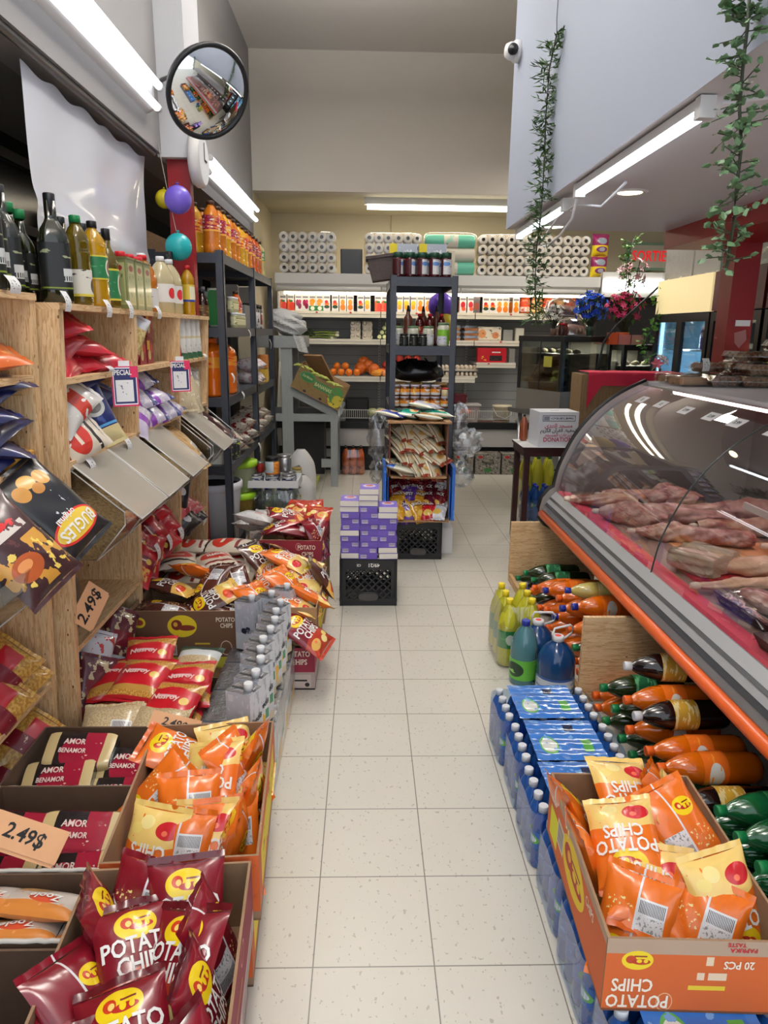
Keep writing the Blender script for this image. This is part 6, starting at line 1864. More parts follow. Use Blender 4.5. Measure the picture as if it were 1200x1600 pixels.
for i, (p, rz, lb) in enumerate((((1.40, 2.26, 0.602), R(4), 'black tray of film wrapped dark meat in the counter'), ((1.34, 1.88, 0.602), R(2), 'film wrapped tray of red meat nearest the viewer in the counter'))):
    t2 = thing('wrapped_meat_tray', lb, 'meat tray', p, (0, 0, rz))
    MB().prism([(-0.10, 0), (0.26, 0), (0.29, 0.05), (-0.13, 0.05)], -0.15, 0.15, BLACKP).build('tray', t2)
    for k_ in range(3):
        w = wob(60 + i * 5 + k_)
        MB().grid(lambda u, v: (-0.04 + 0.12 * k_ + 0.062 * math.cos(2 * PI * u) * math.sin(PI * v) * (1 + 0.3 * w(3 * u, 3 * v)), 0.12 * math.cos(PI * v), 0.055 + 0.04 * math.sin(2 * PI * u) * math.sin(PI * v) * (1 + 0.3 * w(4 * u, 2 * v))), 14, 12, MEAT if i == 0 else noisy('red_meat', (150, 44, 44), (196, 130, 116), 12, 0.35, 0.3, coat=0.5), wrap=True).build('meat', t2)
    w = wob(70 + i)
    MB().grid(lambda u, v: (-0.13 + 0.42 * u, -0.15 + 0.30 * v, 0.088 - 0.035 * (2 * u - 1) ** 4 - 0.03 * (2 * v - 1) ** 4 + 0.006 * w(12 * u, 12 * v)), 24, 18, film('wrap_film', (244, 244, 246), 0.12, 0.1)).build('film_wrap', t2)

# trays of brown sweets on the counter top
SW = noisy('brown_sweet', (84, 48, 28), (150, 98, 60), 70, 0.55, 1.0, con=2.5)
CLB2 = film('clamshell', (246, 246, 246), 0.03, 0.05)


def sweets():
    o = thing('sweets_tray', '', 'tray')
    MB().prism([(-0.062, 0), (0.062, 0), (0.075, 0.032), (-0.075, 0.032)], -0.085, 0.085, CLB2).build('tray', o)
    for i in range(3):
        for j in range(3):
            w = wob(i * 3 + j)
            MB().grid(lambda u, v: (-0.042 + 0.042 * i + 0.029 * math.cos(2 * PI * u) * math.sin(PI * v) * (1 + 0.5 * w(6 * u, 5 * v)), -0.052 + 0.052 * j + 0.028 * math.sin(2 * PI * u) * math.sin(PI * v) * (1 + 0.4 * w(5 * u, 7 * v)), 0.031 - 0.028 * math.cos(PI * v)), 12, 8, SW, wrap=True).build('sweet', o)
    b = MB().prism([(-0.078, 0.033), (0.078, 0.033), (0.06, 0.062), (-0.06, 0.062)], -0.088, 0.088, CLB2)
    b.build('lid', o)
    MB().box(-0.08, 0.08, -0.09, 0.09, 0.030, 0.034, film('clamshell_rim', (246, 246, 246), 0.22, 0.1)).build('rim', o)
    return o


sk = Kind(sweets)
SPOT = [(1.93, 4.11, 0), (2.09, 4.10, 0), (2.25, 4.08, 0), (1.94, 3.92, 0), (2.10, 3.90, 0), (2.26, 3.88, 0),
        (1.95, 4.10, 1), (2.11, 4.09, 1), (2.26, 4.06, 1), (2.12, 3.90, 1), (2.27, 3.88, 1), (2.13, 4.08, 2), (2.28, 4.04, 2), (2.28, 3.87, 2), (2.29, 3.96, 3)]
LV = ('bottom', 'second', 'third', 'top')
for i, (x, y, l) in enumerate(SPOT):
    sk.put((x, y, 1.2725 + 0.0635 * l), (0, 0, R(random.Random(i).uniform(-6, 6))), 'clear tray of brown honey sweets in the %s layer on the counter top' % LV[l], group='trays of brown sweets, %s layer' % LV[l])
curl_tag((1.885, 4.0, 1.42), 0.05, 0.07, 'white price tag on the far stack of sweets trays', R(-70))
TAN = noisy('tan_wafer', (196, 160, 120), (170, 120, 84), 16, 0.6, 0.4)
for i, (x, y) in enumerate(((1.80, 4.16), (1.78, 3.96))):
    t2 = thing('biscuit_packet', 'clear bag of tan wafers at the far end of the counter top, %s one' % ('farther' if i == 0 else 'nearer'), 'packet', (x, y, 1.2725), (0, 0, R(10)))
    for k_ in range(3):
        MB().tube([(-0.07, -0.05 + 0.05 * k_, 0.025), (0.12, -0.05 + 0.05 * k_, 0.025)], 0.02, TAN, 8).build('wafer', t2)
    puffy(-0.10, 0.15, 0.001, 0.06, -0.09, 0.09, POLY, i + 2, 0.008).build('clear_bag', t2)

# ---------------------------------------------------------------- drink bins under the counter
for y, lb in ((4.315, 'pine divider board at the far end of the drink bins'), (2.77, 'pine divider board between the two drink bins')):
    tag(MB().prism([(0.925, 0.001), (1.48, 0.001), (1.48, 0.29), (1.12, 0.39), (0.925, 0.39)], y, y + 0.022, PINE, axis='y').build('divider_board'), lb, 'board')
tag(MB().box(0.925, 0.945, 1.15, 2.765, 0.0, 0.05, PINE_D).build('kick_board'), 'low pine kick board along the near drink bin', 'board')
tag(MB().box(0.925, 0.945, 2.795, 4.31, 0.0, 0.05, PINE_D).build('kick_board'), 'low pine kick board along the far drink bin', 'board')
MIR_L = printed('orange_soda_label', (232, 110, 30), [('e', 0.25, 0.5, 0.14, 0.3, (226, 226, 222)), ('e', 0.75, 0.5, 0.14, 0.3, (226, 226, 222)), ('n', 5, 0.6, (240, 150, 50)), ('r', 0.46, 0.56, 0.2, 0.8, (214, 214, 214))], 0.35)
GOLD_L = printed('cola_label', (196, 150, 50), [('n', 6, 0.55, (226, 206, 150)), ('r', 0.3, 0.5, 0.15, 0.85, (216, 210, 196)), ('s', 60, 0.5, (40, 40, 40), 0.32, 0.48, 0.2, 0.8)], 0.35)
GREEN_L = printed('green_label', (30, 96, 60), [('n', 6, 0.58, (96, 160, 110)), ('r', 0.6, 0.75, 0.2, 0.8, (200, 206, 200))], 0.35)
SEV_L = printed('clear_green_label', (40, 130, 70), [('n', 4, 0.56, (96, 176, 110)), ('r', 0.3, 0.42, 0.15, 0.85, (206, 210, 206)), ('s', 60, 0.5, (40, 50, 40), 0.31, 0.41, 0.2, 0.8)], 0.35)
PALE_LB = printed('pale_label', (206, 196, 120), [('n', 4, 0.6, (226, 220, 170)), ('e', 0.4, 0.5, 0.1, 0.3, (80, 80, 150))], 0.35)
SD = dict(
    o=Kind(lambda: bottle('soda_bottle', 'bottle', P_SODA, 0.052, 0.335, ORANGE_L, CAPS['orange'], MIR_L, 0.36, 0.60, n=22, text=[('MIRINDA', 1.57, 0.48, INK)], tsize=0.03)),
    b=Kind(lambda: bottle('soda_bottle', 'bottle', P_SODA, 0.052, 0.335, ORANGE_L, CAPS['blue'], MIR_L, 0.36, 0.60, n=22)),
    g=Kind(lambda: bottle('soda_bottle', 'bottle', P_SODA, 0.052, 0.335, GREEN_B, CAPS['green'], GREEN_L, 0.36, 0.62, n=22)),
    w=Kind(lambda: bottle('soda_bottle', 'bottle', P_SODA, 0.052, 0.335, COLA_L, CAPS['white'], GOLD_L, 0.36, 0.62, n=22)),
    p=Kind(lambda: bottle('soda_bottle', 'bottle', P_SODA, 0.046, 0.335, PALE_L, CAPS['blue'], PALE_LB, 0.3, 0.55, n=22)),
    s=Kind(lambda: bottle('soda_bottle', 'bottle', P_SODA, 0.052, 0.335, SEVEN_B, CAPS['green'], SEV_L, 0.30, 0.60, n=22)))
NM = dict(o='orange soda bottle', b='blue capped orange soda bottle', g='dark green soda bottle', w='gold labelled cola bottle', p='pale lemonade bottle', s='clear green soda bottle')
NEAR = [('g', 2.60, 0.155), ('w', 2.40, 0.275), ('o', 2.735, 0.055), ('o', 2.345, 0.235), ('g', 2.46, 0.165), ('o', 2.625, 0.055), ('w', 2.235, 0.255), ('g', 2.515, 0.055), ('o', 2.29, 0.135), ('g', 2.40, 0.058),
        ('o', 2.13, 0.20), ('g', 2.29, 0.03), ('g', 2.18, 0.055), ('g', 2.07, 0.09), ('w', 1.90, 0.16), ('o', 2.02, 0.28), ('g', 1.97, 0.05)]
GAPS = []


def settle(lst, x_tip, bay):
    """bottles lying in the bin, caps towards the aisle, each resting on the ones put in before it"""
    done = []
    cnt = {}
    for i, (kd, y, z) in enumerate(sorted(lst, key=lambda q: q[2])):
        r = 0.0525
        zz = r + 0.001
        for (y2, z2) in done:
            dy = abs(y - y2)
            if dy < 2 * r:
                zz = max(zz, z2 + math.sqrt(max(0.0, 4 * r * r - dy * dy)) + 0.0005)
        done.append((y, zz))
        cnt[kd] = cnt.get(kd, 0) + 1
        rr = random.Random(i)
        dx = rr.uniform(-0.015, 0.02)
        lvl = 'bottom' if zz < 0.09 else ('middle' if zz < 0.2 else 'top')
        SD[kd].put((x_tip + 0.335 + dx, y, zz), (0, R(-90), R(rr.uniform(-5, 5)) * (1 if zz > 0.2 else 0.3)), '%s in the %s drink bin' % (NM[kd], bay), group='soda bottles in the %s drink bin' % bay)
    return done


settle([(k_, y, z) for k_, y, z in NEAR], 0.955, 'near')
for i, (y, z) in enumerate(((1.84, 0.054), (1.73, 0.054), (1.62, 0.054), (1.51, 0.054), (1.40, 0.054), (1.785, 0.145), (1.675, 0.145), (1.565, 0.145), (1.455, 0.145), (1.73, 0.236), (1.62, 0.236), (1.51, 0.236))):
    SD['s'].put((1.335, y, z), (0, R(-90), 0), 'clear green soda bottle lying behind the chips box, %s layer, %s from its far end' % (('bottom' if z < 0.1 else 'middle' if z < 0.2 else 'top'), ORD[i % 5 if i < 5 else (i - 5) % 4 if i < 9 else i - 9]), group='clear green soda bottles')
FAR = [('g', 3.90, 0.17), ('b', 3.55, 0.277), ('o', 3.76, 0.158), ('b', 3.99, 0.09), ('o', 3.52, 0.136), ('p', 3.22, 0.286), ('b', 3.27, 0.206), ('b', 3.12, 0.27), ('b', 3.34, 0.151), ('o', 3.08, 0.238), ('o', 3.21, 0.038), ('o', 3.06, 0.039), ('g', 2.99, 0.204), ('o', 2.95, 0.033),
       ('o', 3.65, 0.06), ('g', 3.86, 0.06), ('o', 3.44, 0.05), ('o', 3.33, 0.05), ('w', 4.10, 0.05), ('g', 4.21, 0.05), ('g', 4.05, 0.15), ('o', 3.65, 0.24), ('o', 3.40, 0.30), ('w', 3.75, 0.04)]
settle(FAR, 0.955, 'far')
# standing drinks and water in front of the bins
SPL = printed('lemon_label', (30, 130, 66), [('n', 3, 0.62, (60, 160, 80)), ('e', 0.75, 0.5, 0.06, 0.3, (226, 236, 226))], 0.35)
six('shrink wrapped six pack of yellow lemon soda with green labels on the floor', (0.738, 3.24, 0), P_SODA, 0.052, 0.335, LEMON_L, CAPS['yellow'], SPL, 0.30, 0.56, rows=3, cols=2, text=[('S', -1.9, 0.44, WHI)], name='soda_pack')
BLUEW = liquid('blue_water', (26, 74, 130), trans=0.35)
TEALW = liquid('teal_water', (120, 190, 200), trans=0.6)
BLB = printed('water_label', (206, 214, 224), [('n', 4, 0.55, (120, 140, 170)), ('r', 0, 1, 0.85, 1, (40, 80, 150))], 0.35)
GLB = printed('teal_label', (96, 176, 60), [('e', 0.6, 0.5, 0.12, 0.36, (30, 60, 40)), ('n', 4, 0.6, (140, 206, 100))], 0.35)


def jug():
    o = bottle('water_jug', 'jug', P_JUG, 0.083, 0.27, BLUEW, CAPS['white'], BLB, 0.08, 0.36, n=26)
    MB().tube([(-0.025, 0, 0.25), (-0.03, 0.0, 0.28), (-0.02, 0, 0.305), (0.06, 0, 0.31), (0.075, 0, 0.295), (0.07, 0, 0.27), (0.03, 0, 0.25)], 0.005, CAPS['white'], 8).build('carry_handle', o)
    MB().lathe([(0.0, 0.2705), (0.014, 0.2705)], mat('red_sticker', (226, 60, 70), 0.5), 12, cap=False).build('sticker', o)
    return o


jg = Kind(jug)
jg.put((0.845, 2.86, 0), (0, 0, R(20)), 'near blue water jug with a white carrying handle', 'jug')
jg.put((0.80, 3.035, 0), (0, 0, R(-10)), 'far blue water jug with a white carrying handle', 'jug')
tag(bottle('water_bottle', 'bottle', P_JUG, 0.062, 0.30, TEALW, CAPS['blue'], GLB, 0.10, 0.42, n=22), 'teal tinted water bottle with a blue cap left of the jugs', 'bottle').location = (0.725, 2.96, 0)
WB = haze_sheet('blue_water_bottle', (38, 92, 170), 0.15, 0.1)
WCAP = mat('silver_white_cap', (206, 210, 216), 0.35)
WLB = printed('water_bottle_label', (40, 96, 176), [('n', 3, 0.6, (90, 150, 210)), ('e', 0.5, 0.5, 0.18, 0.3, (90, 170, 80)), ('e', 0.5, 0.5, 0.13, 0.2, (226, 230, 226))], 0.35)
P_WAT = [(0.0, 0.01), (0.9, 0.0), (1.0, 0.03), (0.95, 0.12), (1.0, 0.2), (0.95, 0.28), (1.0, 0.36), (1.0, 0.62), (0.96, 0.68), (0.72, 0.80), (0.45, 0.88), (0.38, 0.93)]


def water_pack():
    o = thing('water_pack', '', 'water pack')
    b0 = bottle('water_bottle', 'x', P_WAT, 0.0305, 0.20, WB, WCAP, WLB, 0.34, 0.62, n=14, cr=0.0145, capz=0.90)
    del b0['category']
    b0.parent = o
    for j in range(4):
        for i in range(6):
            c = b0 if i == j == 0 else copy_tree(b0, o)
            c.location = (0.0325 + 0.062 * i, 0.0325 + 0.062 * j, 0)
            c.rotation_euler = (0, 0, 0.9 * i + 1.7 * j)
    w = wob(77)
    top = MB()
    FB = printed('wrap_print', (44, 110, 190), [('e', 0.24, 0.35, 0.13, 0.22, (90, 170, 80)), ('e', 0.24, 0.35, 0.11, 0.17, (214, 220, 214)), ('n', 6, 0.6, (110, 160, 214)), ('r', 0.72, 0.86, 0.2, 0.5, (80, 160, 70)), ('r', 0.55, 0.7, 0.7, 0.85, (30, 40, 70)), ('r', 0.9, 1.0, 0.0, 1.0, (60, 120, 196))], 0.2, 0.5)

    def cover(u, v):
        return (0.065 + 0.235 * u, 0.002 + 0.246 * v, 0.2025 + 0.002 * w(9 * u, 9 * v) - 0.004 * math.cos(2 * PI * (v * 4)) * 0.5)
    top.grid(cover, 30, 24, FB)
    top.build('printed_wrap', o)
    sl = MB().grid(lambda u, v: (0.1875 + 0.19 * ((lambda a: math.cos(a) / ((abs(math.cos(a)) ** 8 + abs(math.sin(a)) ** 8) ** .125))(2 * PI * u)), 0.1255 + 0.128 * ((lambda a: math.sin(a) / ((abs(math.cos(a)) ** 8 + abs(math.sin(a)) ** 8) ** .125))(2 * PI * u)) * (1 - 0.1 * max(0, v - 0.7)), 0.003 + 0.18 * v + 0.003 * math.sin(40 * u)), 60, 6, film('blue_tint_film', (206, 226, 248), 0.04, 0.12), wrap=True)
    sl.build('shrink_film', o)
    return o


wk = Kind(water_pack)
for i, y in enumerate((2.29, 2.033, 1.776, 1.519, 1.262, 1.005)):
    wk.put((0.498 + 0.004 * (i % 2), y, 0), (0, 0, R((0.6, -0.8, 0.4, -0.5, 0.6, 0)[i])), 'blue wrapped pack of small water bottles, %s from the far end of the row' % ORD[i], group='water bottle packs')
# ---------------------------------------------------------------- orange chips box on the water
OB_F = printed('orange_box_front', (206, 98, 44), [('r', 0, 1, 0.80, 1, (176, 150, 128)), ('e', 0.17, 0.71, 0.085, 0.13, (236, 206, 40)), ('e', 0.135, 0.72, 0.028, 0.055, (190, 70, 40)), ('e', 0.19, 0.69, 0.05, 0.04, (180, 56, 36)), ('e', 0.18, 0.70, 0.015, 0.025, (236, 206, 40)), ('e', 0.215, 0.70, 0.012, 0.025, (236, 206, 40)), ('r', 0.15, 0.22, 0.755, 0.775, (140, 50, 34)), ('r', 0.46, 0.66, 0.32, 0.38, (226, 196, 50)), ('e', 0.34, 0.14, 0.045, 0.13, (226, 170, 130)), ('e', 0.34, 0.14, 0.04, 0.115, (206, 98, 44)), ('r', 0.5, 0.54, 0.46, 0.56, (226, 200, 170)), ('r', 0.56, 0.66, 0.46, 0.56, (226, 200, 170)), ('r', 0.54, 0.58, 0.66, 0.78, (226, 200, 170))], 0.65)
OB_S = printed('orange_box_side', (206, 98, 44), [('r', 0, 1, 0.88, 1, (176, 150, 128)), ('e', 0.5, 0.55, 0.2, 0.34, (236, 206, 40)), ('e', 0.42, 0.58, 0.07, 0.16, (176, 60, 36)), ('e', 0.43, 0.6, 0.03, 0.07, (240, 190, 60)), ('e', 0.55, 0.5, 0.11, 0.1, (176, 50, 36)), ('e', 0.53, 0.53, 0.03, 0.06, (236, 206, 40)), ('e', 0.6, 0.53, 0.025, 0.05, (236, 206, 40)), ('r', 0.48, 0.62, 0.64, 0.68, (140, 50, 34)), ('r', 0.05, 0.2, 0.12, 0.6, (226, 226, 40)), ('r', 0.2, 0.32, 0.3, 0.7, (226, 220, 210)), ('s', 70, 0.5, (40, 34, 30), 0.21, 0.31, 0.34, 0.66)], 0.65)
BOXT = mat('box_print_cream', (240, 226, 206), 0.6)


def fliptext(*a):
    return a


BXR = R(-2.6)
open_box('chips_box', 'orange open box of chips bags standing on the water packs', 'box', 0.37, 0.55, 0.178, (OB_F, OB_S, OB_S, OB_S), (0.685, 1.42, 0.203), BXR,
         texts=[('f', 'POTATO', -0.115, 0.028, 0.044, True, BOXT, 0.72), ('f', 'CHIPS', -0.128, 0.068, 0.044, True, BOXT, 0.72), ('f', '20 PCS', 0.08, 0.122, 0.026, True, BOXT, 0.8), ('f', 'PAPRIKA', 0.085, 0.158, 0.014, True, REDI), ('f', 'TASTE', 0.07, 0.171, 0.013, True, REDI),
                ('l', 'CHIPS', -0.15, 0.13, 0.03, False, BOXT, 0.8)])
RB_ = random.Random(8)


def pour(kind, back, spots, where, base, rz0=0.0, grp=None):
    for i, (x, y, z, rx, ry, rz, k_) in enumerate(spots):
        p = Vector((x, y, 0))
        p.rotate(Euler((0, 0, rz0)))
        if math.cos(R(rz)) < -0.3:
            rx = -rx
        (CH[kind + '_back'] if k_ == 'b' else CH[kind]).put((base[0] + p.x, base[1] + p.y, base[2] + z), (R(rx), R(ry), R(rz) + rz0), '%s %s chips bag%s' % (where[0], kind, where[1] % ORD[i]), group=grp)


pour('orange', None, [
    (-0.135, 0.19, 0.10, 62, 8, 100, 'a'), (-0.01, 0.175, 0.175, 22, -6, 186, 'a'), (0.10, 0.20, 0.12, 60, 10, 60, 'b'), (-0.06, 0.02, 0.165, 20, 14, 172, 'a'), (0.09, 0.07, 0.16, 40, -16, 20, 'b'), (0.13, 0.14, 0.13, 55, 20, 250, 'a'),
    (-0.03, -0.08, 0.13, 18, -8, 160, 'a'), (-0.085, -0.15, 0.085, 52, 0, 150, 'b'), (-0.02, -0.09, 0.10, 48, 6, 160, 'a'), (0.05, -0.165, 0.085, 56, -6, 148, 'b'), (0.12, -0.13, 0.125, 58, 8, 195, 'a'), (-0.14, 0.05, 0.09, 70, 0, 95, 'b'), (0.0, 0.06, 0.075, 10, 0, 0, 'a'),
    (0.02, -0.12, 0.055, 8, 0, 90, 'b'), (0.0, 0.19, 0.055, 5, 3, 90, 'a')], ('orange', ' in the box on the water packs, %s one placed'), (0.685, 1.42, 0.203), BXR, 'orange chips bags in the box on the water')

# ---------------------------------------------------------------- donation table, steel table, glass cases, coolers
DW = mat('dark_wood', (52, 24, 26), 0.4)
t = thing('side_table', 'small dark wood table with a white top beside the counter end', 'table', (0, 0, 0))
MB().box(1.14, 1.62, 5.04, 5.42, 0.685, 0.735, DW).build('apron', t)
MB().box(1.13, 1.63, 5.03, 5.43, 0.735, 0.752, DW, cap={'t': WHITE}).build('tabletop', t)
for x in (1.15, 1.58):
    for y in (5.05, 5.38):
        MB().box(x, x + 0.04, y, y + 0.04, 0, 0.685, DW).build('leg', t)
t = thing('donation_box', 'white cardboard donation box with a coin slot on the small dark table', 'box', (1.375, 5.17, 0.7525), (0, 0, R(4)))
DBX = mat('donation_card', (214, 216, 222), 0.6)
b = MB().box(-0.145, 0.145, -0.11, 0.13, 0, 0.25, DBX)
fr = lambda x, z: (lambda a, c: (x + a, -0.1115, z + c))
MAG = mat('print_magenta', (176, 60, 96), 0.6)
b.text('DONATION', 0.044, MAG, fr(0.0, 0.052), 0.9)
BK_ = mat('print_navy', (60, 66, 90), 0.6)
b.text('\ufef1\ufeaa\ufeec\ufedf\u0627 \ufeaa\ufea0\ufeb4\ufee3', 0.04, MAG, fr(0.0, 0.152))
b.text('\ufee2\ufef3\ufeae\ufedc\ufedf\u0627 \u0646\u0622\ufeae\ufed8\ufedf\u0627 \ufec6\ufef4\ufed4\ufea4\ufe97', 0.034, INK, fr(0.0, 0.118))
b.text('\ufeaa\ufea0\ufeb4\ufee4\ufedf\u0627 \ufe95\ufe8e\ufecb\ufeae\ufe92\ufe97', 0.032, MAG, fr(0.0, 0.086))
for x0, x1, z0, z1 in ((-0.12, 0.12, 0.222, 0.226), (-0.12, 0.12, 0.184, 0.188), (-0.12, -0.116, 0.184, 0.226), (0.116, 0.12, 0.184, 0.226)):
    b.poly([(x0, -0.1112, z0), (x1, -0.1112, z0), (x1, -0.1112, z1), (x0, -0.1112, z1)], BK_)
b.poly([(-0.06, -0.1113, 0.198), (0.105, -0.1113, 0.198), (0.105, -0.1113, 0.212), (-0.06, -0.1113, 0.212)], printed('small_print', (206, 210, 216), [('n', 12, 0.5, (80, 86, 110))], 0.6), [(0, 0), (1, 0), (1, .2), (0, .2)])
b.poly([(-0.11, -0.1113, 0.192), (-0.07, -0.1113, 0.192), (-0.07, -0.1113, 0.218), (-0.11, -0.1113, 0.218)], mat('print_grey', (130, 136, 150), 0.6))
b.build('carton', t)
MB().box(-0.03, 0.03, 0.0, 0.006, 0.25, 0.2508, INK).build('coin_slot', t)
tag(bottle('small_bottle', 'bottle', P_SODA, 0.03, 0.2, liquid('amber_small', (160, 80, 50)), CAPS['black']), 'small amber bottle behind the donation box on the table', 'bottle').location = (1.20, 5.36, 0.7525)
six('blue water pack on the floor under the small dark table', (1.45, 5.9, 0), P_WAT, 0.04, 0.30, WB, CAPS['blue'], WLB, 0.3, 0.6, rows=2, cols=3)
six('yellow drink pack standing behind the small dark table', (1.55, 6.3, 0.0), P_SODA, 0.05, 0.5, LEMON_L, CAPS['green'], None, 0, 0, rows=2, cols=3)
# steel table with two glass cases
t = thing('steel_table', 'stainless steel table carrying the glass cases', 'table', (0, 0, 0))
MB().prism([(1.42, 7.12), (1.74, 6.38), (3.05, 6.75), (2.75, 7.55)], 0.79, 0.83, STEEL, axis='z').build('tabletop', t)
MB().prism([(1.50, 7.10), (1.78, 6.46), (2.95, 6.8), (2.7, 7.48)], 0.32, 0.34, STEEL, axis='z').build('undershelf', t)
for x, y in ((1.54, 7.08), (1.80, 6.48), (2.92, 6.80), (2.68, 7.42)):
    MB().lathe([(0.014, 0), (0.022, 0.04), (0.022, 0.79)], STEEL, 12, Matrix.Translation((x, y, 0))).build('leg', t)
TINT = film('case_glass', (206, 210, 208), 0.10, 0.04)
CASEM = mat('case_frame', (30, 32, 35), 0.4)


def glass_case(label, p, rz, w, d, h, base, shelves=3):
    t = thing('glass_case', label, 'display case', p, (0, 0, rz))
    MB().box(0, w, 0, d, 0, base, mat('case_base_steel', (128, 124, 118), 0.5, 0.2)).build('base', t)
    MB().box(-0.005, w + 0.005, -0.005, d + 0.005, h - 0.05, h, CASEM).build('top_frame', t)
    for x in (0, w - 0.035):
        for y in (0, d - 0.035):
            MB().box(x, x + 0.035, y, y + 0.035, base, h - 0.05, CASEM).build('post', t)
    MB().box(w / 2 - 0.004, w / 2 + 0.004, 0.004, 0.012, base, h - 0.05, CASEM).build('middle_bar', t)
    for x0, x1, y0, y1 in ((0.03, w - 0.03, 0.006, 0.008), (0.006, 0.008, 0.03, d - 0.03), (w - 0.008, w - 0.006, 0.03, d - 0.03)):
        MB().box(x0, x1, y0, y1, base, h - 0.05, TINT).build('pane', t)
    MB().box(0.03, w - 0.03, d - 0.01, d - 0.004, base, h - 0.05, mat('case_back', (176, 170, 156), 0.5)).build('back', t)
    for i in range(shelves):
        z = base + (h - base - 0.1) * (i + 0.8) / (shelves + 0.4)
        s = MB().box(0.03, w - 0.03, 0.02, d - 0.02, z, z + 0.012, mat('case_shelf', (150, 146, 130), 0.4, 0.3)).build('shelf', t)
        b = MB()
        for q in range(5):
            b.lathe([(0.0, 0), (0.04, 0.004), (0.035, 0.03), (0.0, 0.045)], mat('case_bun', (150, 140, 110), 0.6), 10, Matrix.Translation((0.08 + (w - 0.16) * q / 4, d * 0.4, z + 0.012)))
        b.build('bread_rolls', t)['kind'] = 'stuff'
    lt = area('case_light', (0, 0, 0), w * 0.7, 0.05, 5.0, (1.0, 0.96, 0.88))  # fill light added to brighten the dark case interior
    lt.parent = t
    lt.location = (w / 2, d / 2, h - 0.055)
    MB().box(w * 0.6, w * 0.78, -0.003, 0.001, h * 0.6, h * 0.74, mat('case_note', (176, 170, 70), 0.6)).build('yellow_sticker', t)
    return t


glass_case('steel glass case with two slanting panes facing the aisle', (1.47, 6.98, 0.832), math.atan2(-0.52, 0.29), 0.59, 0.62, 0.69, 0.2)
glass_case('dark framed glass case right of the steel one, under the flowers', (2.36, 6.62, 0.832), R(14), 0.60, 0.62, 0.62, 0.1, 2)
tag(MB().tube([(2.62, 6.5, 2.0), (2.4, 6.45, 1.8), (2.2, 6.42, 1.62), (2.1, 6.42, 1.48), (2.06, 6.44, 1.2), (2.02, 6.46, 1.0), (1.95, 6.48, 0.86)], 0.01, BLACKP, 7).build('black_cable'), 'black cable hanging down in front of the dark glass case', 'cable')
t = thing('counter_screen', 'wooden end cabinet with a red cloth behind the counter end', 'cabinet', (0, 0, 0))
MB().box(1.655, 2.46, 5.50, 5.78, 0, 1.245, wood_mat('laminate', (146, 118, 84), (120, 94, 64), False)).build('body', t)
w = wob(5)
tag(MB().grid(lambda u, v: (1.70 + 0.74 * u - 0.05 * max(0, v - 0.5) * (u < 0.1), 5.485 - 0.004 * w(9 * u, 4) + (0.28 * (v - 0.5) * 2 if v > 0.5 else 0), (1.262 + 0.004 * w(7 * u, 6 * v)) if v > 0.5 else 1.26 - (0.5 - v) * 2 * (0.10 + 0.17 * max(0, 1 - u * 7))), 40, 16, noisy('red_cloth', (206, 44, 74), (196, 36, 64), 200, 0.8, 0.4)).build('red_cloth'), 'red cloth draped over the wooden cabinet behind the counter', 'cloth')
# coolers along the right wall
CB = mat('cooler_black', (20, 21, 24), 0.4)


def cooler(label, y0, y1, sign, text=None, glow=2.0, inner=(170, 206, 226), x=2.5, h=1.985):
    t = thing('drinks_cooler', label, 'cooler', (0, 0, 0))
    MB().box(x + 0.03, x + 0.75, y0, y1, 0.0, h, CB, skip='l').build('cabinet', t)
    b = MB().box(x, x + 0.05, y0, y1, h - 0.27, h, sign)
    if text:
        b.text(text, 0.17, WHI, lambda a, c: (x - 0.002, (y0 + y1) / 2 - a, h - 0.135 + c + 0.1 * a), 0.8)
    b.build('sign', t)
    MB().box(x, x + 0.05, y0, y1, 0.0, 0.25, CB).build('grille', t)
    ym = (y0 + y1) / 2
    for a, c in ((y0, ym), (ym, y1)) if y1 - y0 > 0.85 else ((y0, y1),):
        d = MB()
        for q in ((a, a + 0.05, 0.25, h - 0.28), (c - 0.05, c, 0.25, h - 0.28), (a + 0.05, c - 0.05, 0.25, 0.32), (a + 0.05, c - 0.05, h - 0.34, h - 0.28)):
            d.box(x, x + 0.03, q[0], q[1], q[2], q[3], CB)
        dd = d.build('door', t)
        MB().box(x + 0.012, x + 0.018, a + 0.05, c - 0.05, 0.32, h - 0.34, film('cooler_glass', (214, 226, 232), 0.06, 0.03)).build('pane', dd)
        MB().box(x - 0.03, x, c - 0.045, c - 0.025, 0.7, 1.15, CB).build('handle', dd)
    lt = area('cooler_light', (0, 0, 0), 0.08, 1.2, 5 * glow, tuple(v / 255 for v in inner))
    lt.parent = t
    lt.location = (x + 0.07, (y0 + y1) / 2, 0.95)
    lt.rotation_euler = (R(90), 0, R(-90))
    MB().box(x + 0.55, x + 0.56, y0 + 0.03, y1 - 0.03, 0.25, h - 0.28, mat('cooler_liner_%d' % inner[0], inner, 0.5)).build('liner', t)
    for ya in (y0 + 0.025, y1 - 0.03):
        MB().box(x + 0.04, x + 0.55, ya, ya + 0.005, 0.25, h - 0.28, mat('cooler_liner_%d' % inner[0], inner, 0.5)).build('liner', t)
    for z in (0.55, 0.85, 1.15, 1.42):
        s = MB().box(x + 0.08, x + 0.54, y0 + 0.04, y1 - 0.04, z, z + 0.012, WIRE).build('shelf', t)
    MB().box(x + 0.05, x + 0.075, y0 + 0.02, y0 + 0.045, 0.3, h - 0.3, mat('cooler_glow_%d' % inner[0], inner, 0.4, emit=glow)).build('lamp', t)
    MB().box(x + 0.05, x + 0.075, y1 - 0.045, y1 - 0.02, 0.3, h - 0.3, mat('cooler_glow_%d' % inner[0], inner, 0.4, emit=glow)).build('lamp', t)
    return t


